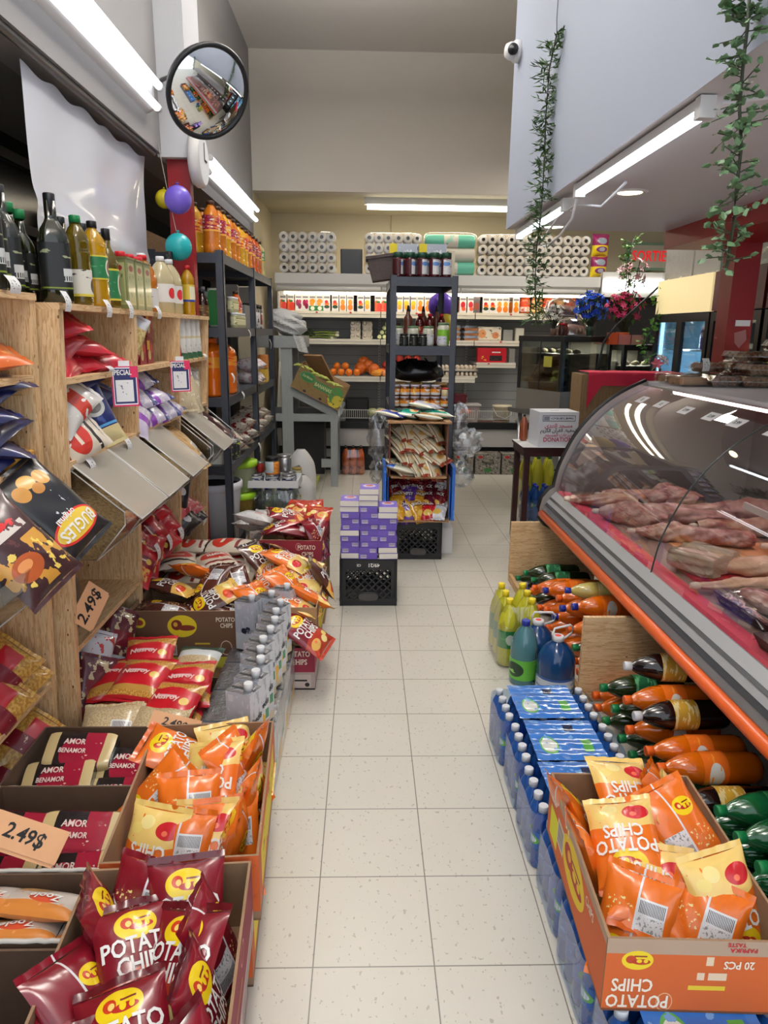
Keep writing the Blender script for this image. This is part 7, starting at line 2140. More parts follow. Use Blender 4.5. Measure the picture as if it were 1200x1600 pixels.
cooler('drinks cooler with a blank cream sign beyond the red post', 5.33, 6.33, mat('cream_sign', (236, 216, 160), 0.4, emit=0.55), None, 5.0)
cooler('narrow red signed drinks cooler half behind the red post', 4.62, 5.30, mat('cola_red', (96, 24, 30), 0.4), 'Coca', 1.0, (120, 124, 120))
cooler('lit drinks cooler with a dark red cola sign at the right edge', 3.75, 4.58, mat('cola_red', (96, 24, 30), 0.4), 'Coca Cola', 5.0, (246, 226, 160))
CANC = [(40, 120, 60), (200, 40, 40), (60, 90, 180), (226, 150, 40), (160, 200, 220), (120, 40, 120)]
for q, (ya, yb) in enumerate(((5.40, 5.76), (3.86, 4.5))):
    for s, z in enumerate((0.562, 0.862, 1.162, 1.432)):
        for i in range(3 if q == 0 else 6):
            y = ya + (yb - ya) * (i + 0.5) / (3 if q == 0 else 6)
            c = CANC[(i + s + q) % 6]
            tag(MB().lathe(scaled(P_SODA, 0.036, 0.2), mat('cooler_bottle_%d' % c[0], c, 0.3, coat=0.5), 10).build('cooler_bottle', None, (2.66, y, z)), 'drink bottle behind the glass of the %s, %s shelf' % (('cream signed cooler', 'lit right edge cooler')[q], ('lowest', 'second', 'third', 'top')[s]), 'bottle', 'bottles in the %s, %s shelf' % (('cream signed cooler', 'lit right edge cooler')[q], ('lowest', 'second', 'third', 'top')[s]))
NAP = noisy('paper_stack', (214, 212, 206), (190, 188, 182), 22, 0.7, 0.5)
for i, (y0, y1, lb) in enumerate(((5.78, 6.32, 'film wrapped paper pack on the far end of the cream signed cooler'), (5.32, 5.77, 'film wrapped paper pack on the near end of the cream signed cooler'), (4.64, 5.28, 'film wrapped paper pack on the narrow red cooler'), (3.8, 4.5, 'film wrapped paper pack on the lit cooler'))):
    t = thing('paper_pack', lb, 'paper pack', (2.53, y0, 1.986))
    MB().box(0.01, 0.45, 0.01, y1 - y0 - 0.01, 0, 0.36, NAP).build('paper', t)
    w = wob(i + 300)
    MB().grid(lambda u, v: (-0.004 + 0.006 * w(8 * u, 20 * v), (y1 - y0) * u, 0.002 + 0.365 * v), 20, 30, POLY).build('film_wrap', t)
    MB().grid(lambda u, v: (0.46 * v, (y1 - y0) * u, 0.367 + 0.005 * w(9 * u, 9 * v)), 16, 12, POLY).build('film_wrap', t)
tag(MB().box(2.24, 2.33, 4.416, 4.42, 1.60, 1.635, PAPER).build('post_sticker'), 'torn white sticker on the right red post', 'sticker')
tag(MB().poly([(2.24, 4.418, 1.56), (2.31, 4.418, 1.58), (2.32, 4.418, 1.52), (2.28, 4.418, 1.47), (2.25, 4.418, 1.50)], mat('sticker_pink', (170, 110, 110), 0.6)).build('post_sticker'), 'pinkish torn sticker below the white one on the red post', 'sticker')

# ================================================================ vines and flowers
LG = noisy('vine_leaf', (44, 74, 44), (86, 116, 60), 9, 0.5)
LG2 = noisy('eucalyptus_leaf', (74, 110, 74), (110, 140, 100), 9, 0.5)
STEMM = mat('vine_stem', (56, 62, 44), 0.6)


def leafy(name, label, pts, m, n, ln, wd, spread, seed, round_=False, cat='vine'):
    """hanging stem with many small leaves"""
    r = random.Random(seed)
    P = [Vector(p) for p in pts]
    o = MB().tube(P, 0.004, STEMM, 5).build(name)
    tag(o, label, cat)
    b = MB()
    L_ = [(P[i + 1] - P[i]).length for i in range(len(P) - 1)]
    tot = sum(L_)
    twigs = MB()
    for k_ in range(n):
        d = (k_ + r.random()) / n * tot
        i = 0
        while i < len(L_) - 1 and d > L_[i]:
            d -= L_[i]
            i += 1
        base = P[i].lerp(P[i + 1], min(1, d / L_[i]))
        a = r.uniform(0, 2 * PI)
        out = Vector((math.cos(a), math.sin(a), r.uniform(-0.5, 0.6)))
        tip = base + out * spread * r.uniform(0.3, 1.0)
        twigs.tube([base, tip], 0.0015, STEMM, 3, cap=False)
        for q in range(5 if not round_ else 3):
            f = (q + 1) / (5 if not round_ else 3)
            c = base.lerp(tip, f)
            dr = (out + Vector((r.uniform(-1, 1), r.uniform(-1, 1), r.uniform(-0.8, 0.5)))).normalized()
            sd = dr.cross(Vector((r.uniform(-1, 1), r.uniform(-1, 1), 1))).normalized()
            up = sd.cross(dr) * 0.15
            l, w_ = ln * r.uniform(0.7, 1.2), wd * r.uniform(0.7, 1.2)
            if round_:
                b.poly([c, c + dr * l * 0.3 + sd * w_ * 0.8, c + dr * l * 0.75 + sd * w_ * 0.7 + up * l, c + dr * l, c + dr * l * 0.75 - sd * w_ * 0.7 + up * l, c + dr * l * 0.3 - sd * w_ * 0.8], m)
            else:
                b.poly([c, c + dr * l * 0.4 + sd * w_, c + dr * l + up * l, c + dr * l * 0.4 - sd * w_], m)
    twigs.build('twigs', o)
    b.build('leaves', o)['kind'] = 'stuff'
    return o


leafy('hanging_vine', 'thin dark needle leaved vine hanging at the far end of the bulkhead', [(0.870,3.692,2.879), (0.860,3.758,2.748), (0.865,3.790,2.565), (0.860,3.742,2.328), (0.860,3.738,2.125), (0.860,3.799,1.954), (0.870,3.829,1.801), (0.870,3.743,1.594)], LG, 230, 0.042, 0.005, 0.066, 1)
tag(MB().tube([(0.890,3.793,3.053), (0.885,3.774,2.967), (0.872,3.701,2.882)], 0.002, mat('thread', (60, 60, 60), 0.7), 4).build('vine_thread'), 'thin thread the needle leaved vine hangs from', 'thread')
leafy('hanging_vine', 'round leaved green vine hanging at the upper right corner', [(0.860,1.823,2.303), (0.850,1.793,2.216), (0.860,1.812,2.133), (0.850,1.784,2.046), (0.860,1.773,1.963), (0.850,1.751,1.864), (0.860,1.765,1.797), (0.860,1.772,1.698)], LG2, 105, 0.023, 0.0115, 0.066, 2, True)
leafy('hanging_vine', 'second round leaved vine strand in the upper right corner, shorter', [(0.840,1.864,2.313), (0.840,1.872,2.284), (0.840,1.832,2.245)], LG2, 10, 0.028, 0.014, 0.03, 3, True)


def bouquet(label, p, r, col, n, pot, potc, seed, leaf=LG, h=0.3, petal=0.022, extra=()):
    t = thing('flower_bouquet', label, 'flowers', p)
    rr = random.Random(seed)
    MB().lathe([(0.0, 0), (pot * 0.8, 0), (pot, h * 0.35), (pot * 0.95, h * 0.36)], mat('pot_%d_%d' % (potc[0], potc[1]), potc, 0.4, coat=0.3), 16).build('vase', t)
    heads = {}
    lv = MB()
    st = MB()
    for k_ in range(n):
        a, e = rr.uniform(0, 2 * PI), rr.uniform(-0.6, 1.45)
        q = rr.uniform(0.55, 1.0)
        c = Vector((r * q * math.cos(a) * math.cos(e), 0.6 * r * q * math.sin(a) * math.cos(e), h + r * 0.9 * q * math.sin(e)))
        st.tube([(0, 0, h * 0.3), tuple(c * 0.6 + Vector((0, 0, h * 0.2))), tuple(c)], 0.0025, STEMM, 4, cap=False)
        cc = col[k_ % len(col)]
        b = heads.setdefault(cc, MB())
        nrm = Vector((c.x, c.y - 0.06, c.z - h + 0.03)).normalized()
        s1 = nrm.cross(Vector((0, 0, 1)) if abs(nrm.z) < 0.9 else Vector((1, 0, 0))).normalized()
        s2 = nrm.cross(s1)
        for j in range(6):
            t0 = 2 * PI * j / 6 + k_
            d0 = s1 * math.cos(t0) + s2 * math.sin(t0)
            d1 = s1 * math.cos(t0 + 0.5) + s2 * math.sin(t0 + 0.5)
            d2 = s1 * math.cos(t0 - 0.5) + s2 * math.sin(t0 - 0.5)
            b.poly([c, c + d1 * petal * 0.7 + nrm * petal * 0.4, c + d0 * petal * 1.25 + nrm * petal * 0.25, c + d2 * petal * 0.7 + nrm * petal * 0.4], mat('petal_%d_%d_%d' % cc, cc, 0.6))
        if k_ % 2 == 0:
            d = (nrm + Vector((rr.uniform(-1, 1), rr.uniform(-1, 1), rr.uniform(-1, 0.4)))).normalized()
            sd = d.cross(Vector((0.3, 0.2, 1))).normalized()
            c2 = c * 0.92
            lv.poly([c2, c2 + d * 0.03 + sd * 0.016, c2 + d * 0.075, c2 + d * 0.03 - sd * 0.016], leaf)
    st.build('stems', t)
    for cc, b in heads.items():
        b.build('blossom', t)['kind'] = 'stuff'
    lv.build('leaves', t)['kind'] = 'stuff'
    return t


FG = noisy('fresh_leaf', (70, 126, 46), (110, 160, 70), 10, 0.5)
bouquet('white blossom bouquet left of the cake domes', (1.70, 6.62, 1.525), 0.11, [(214, 210, 204), (200, 194, 186)], 34, 0.03, (110, 80, 70), 1, h=0.17)
bouquet('bright blue flower bouquet on the steel glass case', (2.02, 6.60, 1.525), 0.165, [(36, 86, 206), (26, 66, 186), (60, 120, 226)], 84, 0.035, (30, 60, 44), 2, h=0.24, petal=0.024)
bouquet('pink blossom bouquet on the dark glass case', (2.36, 6.70, 1.455), 0.19, [(214, 60, 110), (226, 90, 136), (196, 40, 90)], 84, 0.06, (206, 90, 40), 3, FG, h=0.30, petal=0.026)
bouquet('small pale pink flowers above the pink bouquet', (2.46, 6.9, 1.46), 0.17, [(226, 170, 176), (220, 190, 190)], 16, 0.03, (60, 90, 50), 4, FG, h=0.62, petal=0.034)
leafy('ivy_plant', 'tall leafy green sprig in front of the exit sign', [(2.36, 6.75, 1.75), (2.37, 6.75, 2.0), (2.36, 6.74, 2.2), (2.40, 6.74, 2.38)], FG, 60, 0.03, 0.012, 0.11, 5, False, 'plant')
leafy('ivy_plant', 'green ivy trailing down beside the cream signed cooler', [(2.52, 6.3, 1.95), (2.50, 6.28, 1.75), (2.46, 6.27, 1.6), (2.42, 6.26, 1.45), (2.45, 6.26, 1.30)], FG, 26, 0.05, 0.026, 0.07, 6, True, 'plant')
bouquet('single pink lily leaning over the red cloth', (2.30, 5.62, 1.266), 0.05, [(226, 130, 150), (214, 200, 200)], 4, 0.012, (60, 90, 50), 7, FG, h=0.07, petal=0.04)
# cake domes between the flowers
for i, (x, y, z, lb) in enumerate(((1.92, 6.86, 1.525, 'lower clear dome of pastries behind the blue flowers'), (1.86, 7.0, 1.70, 'upper clear dome of pastries behind the blue flowers'))):
    t = thing('cake_dome', lb, 'dome', (x, y, z))
    MB().lathe([(0.0, 0), (0.17, 0), (0.175, 0.012)], mat('dome_tray', (150, 146, 140), 0.3, 0.5), 24).build('tray', t)
    MB().lathe([(0.168, 0.012), (0.168, 0.06), (0.14, 0.13), (0.08, 0.17), (0.0, 0.18)], film('dome_plastic', (232, 226, 222), 0.2, 0.06), 24, cap=False).build('dome', t)
    MB().lathe([(0.0, 0.012), (0.14, 0.012), (0.12, 0.09), (0.0, 0.11)], noisy('pastry_pink', (196, 160, 150), (150, 120, 110), 20, 0.7, 0.4), 20).build('pastry', t)
for i, (x, c, nm) in enumerate(((1.80, (110, 20, 30), 'dark red'), (1.84, (120, 26, 36), 'wine red'))):
    tag(jar('preserve_jar', 'jar', 0.03, 0.11, mat('jar_' + nm.replace(' ', '_'), c, 0.25, coat=0.4), CAPS['red']), '%s jar beside the white blossoms on the steel case' % nm, 'jar').location = (x - 0.03, 6.60 + 0.07 * i, 1.525)
for i, (x, c) in enumerate(((2.22, (206, 80, 36)), (2.30, (196, 120, 110)), (2.42, (186, 140, 126)))):
    tag(MB().box(x, x + 0.075 if i == 0 else x + 0.11, 6.62, 6.72, 1.453, 1.56 if i == 0 else 1.54, mat('box_%d' % c[1], c, 0.5)).build('tea_box'), ('orange box under the pink bouquet', 'salmon box in the middle under the pink bouquet', 'pale brown box at the right under the pink bouquet')[i], 'box')

# ================================================================ crates and displays in the aisle
crate('near black milk crate under the purple biscuit boxes', (0.022, 4.045, 0), R(0.5))
crate('far black milk crate under the blue display box', (0.372, 4.92, 0), R(0.5), texts=False)
tag(MB().box(0.545, 0.63, 4.90, 5.1, 0, 0.19, PAPER).build('white_carton'), 'white carton on the floor right of the far crate', 'box')
PB = printed('biscuit_side', (104, 84, 176), [('r', 0.60, 0.92, 0.2, 0.8, (206, 200, 216)), ('s', 26, 0.5, (60, 50, 90), 0.62, 0.9, 0.35, 0.75), ('n', 8, 0.66, (140, 120, 200))], 0.4)
PB2 = printed('biscuit_side_left', (100, 80, 172), [('r', 0.1, 0.42, 0.2, 0.8, (206, 200, 216)), ('s', 26, 0.5, (60, 50, 90), 0.12, 0.4, 0.35, 0.75), ('n', 8, 0.66, (134, 116, 196))], 0.4)
PT = printed('biscuit_top', (112, 92, 184), [('e', 0.5, 0.62, 0.34, 0.24, (206, 196, 220)), ('e', 0.5, 0.68, 0.2, 0.14, (190, 90, 50)), ('n', 7, 0.64, (150, 130, 206))], 0.4)
PW = printed('biscuit_flap', (226, 220, 208), [('r', 0, 1, 0, 0.1, (120, 100, 180))], 0.6)
PU = mat('biscuit_purple', (98, 78, 170), 0.4)


def bisc(front):
    return Kind(lambda: tag(MB().box(-0.053, 0.053, -0.075, 0.075, 0, 0.0335, PU, cap={'f': front, 't': PT}).build('biscuit_box', bevel=0.0015), '', 'box'))


BK = [bisc(PB), bisc(PB2), bisc(PW)]
for c, (n, x) in enumerate(((10, -0.082), (12, 0.025), (9, 0.13))):
    for k_ in range(n):
        r = random.Random(c * 31 + k_)
        ty = 2 if (k_ >= n - (2 if c != 1 else 3) or (c == 2 and k_ < 2) or (c == 0 and k_ in (0, 4))) else (k_ + c) % 2
        BK[ty].put((x + r.uniform(-0.004, 0.004), 3.965 + r.uniform(-0.006, 0.006), 0.281 + 0.0342 * k_), (0, 0, r.uniform(-0.05, 0.05)), 'purple biscuit box, %s from the bottom of the %s stack on the near crate' % (ORD[k_], ('left', 'middle', 'right')[c]), group='purple biscuit boxes')
# snack display: blue outer box, two open-fronted cartons
BLUE = printed('blue_display', (40, 100, 190), [('n', 3, 0.62, (70, 140, 220))], 0.45)
WINE = printed('wine_display', (120, 56, 44), [('n', 5, 0.6, (160, 90, 60))], 0.5)


def display(label, x0, x1, y0, y1, z0, z1, outer, name='snack_display'):
    t = thing(name, label, 'display box', (0, 0, 0))
    e = 0.006
    MB().box(x0, x1, y0, y1, z0, z0 + e, CARD_IN).build('base_panel', t)
    MB().box(x0, x1, y1 - e, y1, z0 + e, z1, CARD_IN).build('back_panel', t)
    MB().box(x0, x0 + e, y0, y1 - e, z0 + e, z1, CARD_IN, cap={'l': outer, 'f': outer}).build('side_panel', t)
    MB().box(x1 - e, x1, y0, y1 - e, z0 + e, z1, CARD_IN, cap={'r': outer, 'f': outer}).build('side_panel', t)
    MB().bar((x0 + 0.01, y0 - 0.03, z0 + 0.004), (x1 - 0.01, y0 - 0.03, z0 + 0.004), 0.075, 0.006, CARD).build('front_flap', t)
    return t


display('lower open carton of red and purple snack bags with blue sides on the far crate', 0.155, 0.585, 4.76, 5.10, 0.284, 0.585, BLUE)
display('upper open carton of cream snack bags on the lower carton', 0.165, 0.56, 4.76, 5.10, 0.588, 0.955, WINE)
for x, lb in ((0.125, 'blue cardboard wing standing at the left of the snack display'), (0.592, 'blue cardboard wing standing at the right of the snack display')):
    tag(MB().box(x, x + 0.02, 4.72, 5.08, 0.29, 0.66, BLUE).build('blue_wing'), lb, 'cardboard')
tag(MB().box(0.15, 0.575, 4.71, 5.10, 0.955, 0.968, CARD).build('cardboard_sheet'), 'cardboard sheet bowed on top of the snack display', 'cardboard')
CRB = printed('cream_snack', (206, 198, 168), [('r', 0, 1, 0.0, 0.06, (150, 60, 40)), ('n', 4, 0.6, (186, 178, 140)), ('e', 0.5, 0.3, 0.26, 0.12, (206, 160, 90)), ('r', 0.06, 0.1, 0, 1, (120, 60, 40))], 0.3, 0.35)
CRT = mat('snack_text_brown', (96, 66, 50), 0.5)
CRTG = mat('snack_text_green', (96, 120, 66), 0.5)
SN = [bag_kind('snack_bag', 'snack bag', 0.13, 0.19, 0.05, CRB, CRB, sd, [('LAYERS', 0.0, 0.4, 0.032, 0, m, 0.8)]) for sd, m in ((101, CRT), (102, CRTG), (103, CRT))]
r = random.Random(4)
pos = []
for row in range(4):
    for i in range(5):
        pos.append((0.237 + 0.058 * i + 0.016 * (row % 2), 4.80 + 0.035 * row + r.uniform(-0.01, 0.01), 0.64 + 0.078 * row + 0.01 * (i % 2)))
for i, p in enumerate(pos):
    SN[i % 3].put(p, (R(38 + r.uniform(-15, 15)), R(r.uniform(-15, 15)), R(r.uniform(20, 60))), 'cream snack bag in the upper carton, %s from the left of the %s layer' % (ORD[i % 5], ('bottom', 'second', 'third', 'top')[i // 5]), group='cream snack bags')
o = bag_kind('snack_bag', 'snack bag', 0.13, 0.2, 0.05, printed('blue_cream_snack', (206, 206, 186), [('r', 0, 1, 0.7, 1, (30, 90, 180))], 0.3, 0.3), CRB, 44).put((0.245, 4.75, 0.64), (R(12), R(10), R(75)), 'cream and blue snack bag at the lower left lip of the upper carton')
LOW = [('maroon_snack', (116, 24, 32), 'dark red'), ('purple_snack', (96, 60, 150), 'purple'), ('gold_snack', (206, 150, 40), 'gold'), ('red_snack', (176, 26, 34), 'bright red'), ('white_snack', (206, 208, 214), 'silver white'), ('wine_snack', (96, 20, 40), 'wine red')]
LK = []
for i, (nm, c, cn) in enumerate(LOW):
    m = printed(nm + '_print', c, [('n', 5, 0.58, tuple(min(255, v + 60) for v in c)), ('r', 0.1, 0.9, 0.62, 0.86, tuple(int(v * 0.7) for v in c)), ('e', 0.5, 0.3, 0.26, 0.14, (226, 190, 90))], 0.25, 0.4)
    LK.append((bag_kind('snack_bag', 'snack bag', 0.13, 0.18, 0.055, m, m, 120 + i, [('CHIPSY' if i == 1 else 'SNACK', 0, 0.46, 0.034, 0, WHI, 0.75)]), cn))
order = [0, 5, 0, 5, 4, 2, 1, 2, 5, 0, 2, 1, 2, 3, 4]
for i, kx in enumerate(order):
    row, c = i // 5, i % 5
    kd, cn = LK[kx]
    z = (0.44, 0.40, 0.345)[row]
    y = (4.93, 4.86, 4.79)[row]
    kd.put((0.228 + 0.070 * c, y, z), (R((70, 55, 40)[row] + r.uniform(-14, 14)), R(r.uniform(-12, 12)), R(r.uniform(-35, 35))), '%s snack bag in the lower carton, %s from the left of the %s row' % (cn, ORD[c], ('back', 'middle', 'front')[row]), group='snack bags in the lower carton')
TOPB = [('teal_snack', (20, 140, 120), 'teal', (0.31, 4.86, 1.005), 80), ('teal_snack', (20, 140, 120), 'teal', (0.49, 4.88, 1.005), 105), ('silver_red_snack', (186, 186, 200), 'silver and red', (0.41, 4.93, 1.055), 60), ('blue_red_snack', (50, 60, 140), 'blue and red', (0.18, 4.86, 1.0), 60), ('tan_snack', (170, 130, 80), 'tan', (0.42, 4.78, 0.99), 90)]
for i, (nm, c, cn, p, rz) in enumerate(TOPB):
    m = printed(nm + '_print', c, [('e', 0.5, 0.4, 0.3, 0.16, (226, 206, 150)), ('r', 0, 1, 0.8, 1, (206, 40, 50) if 'red' in nm else tuple(int(v * 0.6) for v in c)), ('e', 0.55, 0.35, 0.16, 0.08, (214, 110, 60)), ('r', 0, 0.06, 0, 1, (226, 226, 206))], 0.25, 0.4)
    bag_kind('snack_bag', 'snack bag', 0.15, 0.2, 0.055, m, m, 140 + i).put(p, (R(8), R(-6 + 4 * i), R(rz)), '%s snack bag lying on top of the display, %s' % (cn, ('left of the middle', 'at the right', 'topmost', 'at the left end', 'at the front edge')[i]))

# ================================================================ oil bottles on the pine shelf top
OIL = liquid('olive_oil', (122, 102, 16), trans=0.55)
OILD = mat('olive_dark_glass', (30, 34, 14), 0.06, trans=0.35, coat=0.6)
OILY = liquid('yellow_oil', (226, 170, 20), trans=0.5)
VIN = liquid('pale_vinegar', (222, 206, 160), trans=0.4)
AMBO = liquid('amber_oil', (206, 120, 30), trans=0.4)
OLB = printed('oil_label_black', (26, 28, 28), [('n', 8, 0.62, (150, 156, 120), 0.05, 0.95, 0.62, 0.95), ('r', 0.06, 0.2, 0.18, 0.46, (196, 198, 196)), ('s', 50, 0.5, (40, 40, 40), 0.06, 0.2, 0.2, 0.3), ('r', 0.0, 1.0, 0.03, 0.06, (120, 140, 40)), ('e', 0.6, 0.75, 0.05, 0.14, (110, 140, 40))], 0.4)
GLL = printed('oil_label_green', (36, 110, 66), [('e', 0.2, 0.5, 0.08, 0.36, (226, 222, 200)), ('e', 0.2, 0.5, 0.055, 0.26, (120, 80, 60)), ('e', 0.75, 0.5, 0.08, 0.36, (226, 222, 200)), ('n', 5, 0.6, (70, 150, 90)), ('r', 0, 1, 0.0, 0.06, (206, 190, 60)), ('r', 0, 1, 0.94, 1, (206, 190, 60))], 0.35)
WHL = printed('oil_label_white', (214, 212, 200), [('e', 0.72, 0.4, 0.09, 0.3, (60, 40, 36)), ('e', 0.22, 0.4, 0.09, 0.3, (60, 40, 36)), ('n', 8, 0.62, (60, 60, 60), 0, 1, 0.7, 1.0), ('r', 0, 1, 0, 0.1, (206, 190, 70))], 0.4)
VNL = printed('vinegar_label', (216, 212, 206), [('e', 0.62, 0.5, 0.06, 0.3, (190, 40, 44)), ('e', 0.12, 0.5, 0.06, 0.3, (190, 40, 44)), ('r', 0.55, 0.7, 0.72, 0.8, (70, 120, 60)), ('n', 9, 0.64, (150, 60, 60), 0.3, 0.5, 0.1, 0.9)], 0.4)
SUN = printed('sun_oil_label', (206, 176, 60), [('e', 0.5, 0.5, 0.2, 0.4, (226, 222, 190)), ('e', 0.05, 0.5, 0.2, 0.4, (226, 222, 190)), ('r', 0.3, 0.7, 0.42, 0.56, (40, 60, 140)), ('r', 0.0, 1.0, 0, 0.12, (40, 60, 150)), ('r', 0.4, 0.6, 0.26, 0.34, (206, 50, 40))], 0.35)
OB = dict(
    d=Kind(lambda: bottle('olive_oil_bottle', 'bottle', P_OLIVE, 0.046, 0.335, OILD, CAPS['black'], OLB, 0.12, 0.55, capz=0.80, sq=5, cr=0.018, n=28)),
    o=Kind(lambda: bottle('olive_oil_bottle', 'bottle', P_OLIVE, 0.042, 0.315, OIL, CAPS['black'], OLB, 0.14, 0.54, capz=0.86, sq=5, cr=0.017, n=28)),
    g=Kind(lambda: bottle('olive_oil_bottle', 'bottle', P_OLIVE, 0.04, 0.30, OILD, CAPS['green'], OLB, 0.14, 0.54, capz=0.90, cr=0.018)),
    y=Kind(lambda: bottle('oil_bottle', 'bottle', P_PET, 0.046, 0.30, OILY, CAPS['black'], GLL, 0.32, 0.60, cr=0.018, n=24)),
    w=Kind(lambda: bottle('oil_bottle', 'bottle', P_PET, 0.042, 0.30, OIL, CAPS['green'], WHL, 0.10, 0.40, cr=0.019, n=24)),
    k=Kind(lambda: bottle('olive_oil_bottle', 'bottle', P_OLIVE, 0.04, 0.30, OIL, CAPS['black'], GLL, 0.1, 0.5, capz=0.86, cr=0.017)),
    a=Kind(lambda: bottle('oil_jug', 'bottle', P_JUG, 0.062, 0.25, AMBO, CAPS['red'], lab('amber_label', (206, 204, 200), ('n', 5, 0.6, (110, 110, 116)), ('e', 0.6, 0.6, 0.05, 0.2, (60, 60, 66))), 0.08, 0.42, cr=0.022, sx=0.8)),
    v=Kind(lambda: bottle('vinegar_jug', 'bottle', P_JUG, 0.062, 0.27, VIN, CAPS['white'], VNL, 0.2, 0.52, cr=0.02, sx=0.8)),
    s=Kind(lambda: bottle('sunflower_bottle', 'bottle', P_PET, 0.038, 0.27, OILY, CAPS['red'], SUN, 0.28, 0.62, cr=0.017)))
TOPB_ = [('d', -1.02, 2.05, 1.64, 'dark olive oil bottle at the left frame edge, front one'), ('d', -1.06, 2.16, 1.64, 'dark olive oil bottle, second from the left edge'), ('d', -1.10, 2.33, 1.62, 'dark olive oil bottle with a gold neck, third from the left'), ('g', -1.12, 2.42, 1.62, 'green capped bottle peeping out behind the dark bottles'),
         ('g', -1.15, 2.56, 1.62, 'second green capped bottle in the back row'), ('d', -1.005, 2.46, 1.62, 'big black labelled olive oil bottle at the shelf front'), ('o', -1.06, 2.60, 1.62, 'olive oil bottle with a clear neck right behind the big black labelled one'), ('w', -1.01, 2.67, 1.62, 'white labelled oil bottle with a green cap'), ('o', -1.12, 2.82, 1.62, 'black capped bottle behind the white labelled one'),
         ('w', -1.06, 2.80, 1.62, 'second green capped oil bottle, half hidden'), ('y', -1.0, 2.80, 1.62, 'golden yellow oil bottle with a green label'), ('o', -1.10, 2.98, 1.62, 'black capped bottle behind the yellow oil bottle'), ('k', -1.02, 3.00, 1.62, 'green labelled olive oil bottle right of the yellow one'), ('k', -1.08, 3.12, 1.62, 'slim olive oil bottle behind the green labelled one'),
         ('a', -1.02, 3.46, 1.617, 'amber oil jug right of the olive oil tins'), ('v', -1.06, 3.58, 1.617, 'vinegar jug behind the amber jug'), ('v', -1.01, 3.72, 1.617, 'first pale vinegar jug with a strawberry red label'), ('v', -1.01, 3.88, 1.617, 'second pale vinegar jug, right of the first'),
         ('d', -1.07, 4.14, 1.617, 'dark bottle by the red post'), ('s', -1.0, 4.22, 1.617, 'sunflower oil bottle in front of the red post')]
for kd, x, y, z, lb in TOPB_:
    OB[kd].put((x, y, z), (0, 0, R(-62 + (hash(lb) % 3) * 0)), lb)
for i, (x, y) in enumerate(((-1.02, 4.27), (-1.04, 4.33))):
    pass
SUNK = OB['s']
SUNK.put((-1.03, 4.31, 1.617), (0, 0, 1), 'second sunflower oil bottle squeezed between the first and the red post', scale=0.9)
TIN = printed('oil_tin', (120, 126, 80), [('r', 0.12, 0.88, 0.1, 0.9, (176, 172, 120)), ('r', 0.2, 0.8, 0.14, 0.7, (150, 156, 104)), ('e', 0.5, 0.8, 0.26, 0.06, (140, 40, 40)), ('n', 5, 0.62, (90, 96, 56), 0.2, 0.8, 0.2, 0.7)], 0.3, 0.3, metal=0.2)


def tin():
    o = MB().box(-0.04, 0.04, -0.05, 0.05, 0, 0.205, TIN, cap={'r': TIN, 'f': TIN, 'l': TIN, 'k': TIN}).build('oil_tin', bevel=0.004)
    MB().lathe([(0.021, 0.206), (0.021, 0.228), (0.018, 0.231)], CAPS['red'], 16).build('cap', o)
    b = MB().box(-0.043, 0.043, -0.053, 0.053, 0.2, 0.207, mat('tin_rim', (150, 146, 100), 0.3, 0.7))
    b.build('rim', o)
    o['category'] = 'tin'
    return o


tk = Kind(tin)
for i in range(3):
    tk.put((-1.005, 3.11 + 0.115 * i, 1.617), (0, 0, 0), 'square olive oil tin with a red cap, %s of the three from the left' % ORD[i], group='olive oil tins')

# ================================================================ boxes on the floor at the left
BRB = printed('brown_box_front', (110, 78, 58), [('r', 0, 1, 0.0, 0.20, (196, 190, 60)), ('e', 0.10, 0.80, 0.055, 0.09, (226, 196, 40)), ('e', 0.10, 0.80, 0.035, 0.05, (150, 60, 40)), ('e', 0.49, 0.74, 0.135, 0.19, (236, 206, 40)), ('e', 0.44, 0.76, 0.05, 0.09, (120, 44, 30)), ('e', 0.53, 0.71, 0.08, 0.05, (130, 50, 34)), ('e', 0.43, 0.77, 0.02, 0.04, (226, 170, 60)),
                                              ('r', 0.16, 0.43, 0.23, 0.42, (214, 206, 196)), ('s', 90, 0.5, (40, 34, 30), 0.17, 0.42, 0.26, 0.41), ('e', 0.89, 0.36, 0.055, 0.13, (214, 190, 170)), ('e', 0.89, 0.36, 0.048, 0.11, (110, 78, 58)), ('r', 0.60, 0.74, 0.42, 0.45, (206, 180, 60)), ('r', 0.62, 0.68, 0.32, 0.37, (206, 200, 190))], 0.65)
ORS = printed('orange_side', (206, 96, 44), [('r', 0, 1, 0, 0.14, (150, 120, 96)), ('r', 0.1, 0.9, 0.2, 0.8, (226, 206, 50)), ('n', 6, 0.6, (196, 90, 40))], 0.65)
MRS = printed('maroon_side', (136, 34, 52), [('r', 0, 1, 0, 0.30, (196, 178, 172)), ('r', 0.06, 0.48, 0.06, 0.24, (150, 130, 126)), ('r', 0.55, 0.95, 0.06, 0.24, (170, 150, 146)), ('e', 0.63, 0.78, 0.05, 0.13, (196, 120, 120)), ('e', 0.63, 0.78, 0.04, 0.1, (136, 34, 52)), ('r', 0.36, 0.6, 0.52, 0.55, (214, 170, 80))], 0.65)
CPL = mat('box_plain', (128, 96, 70), 0.8)
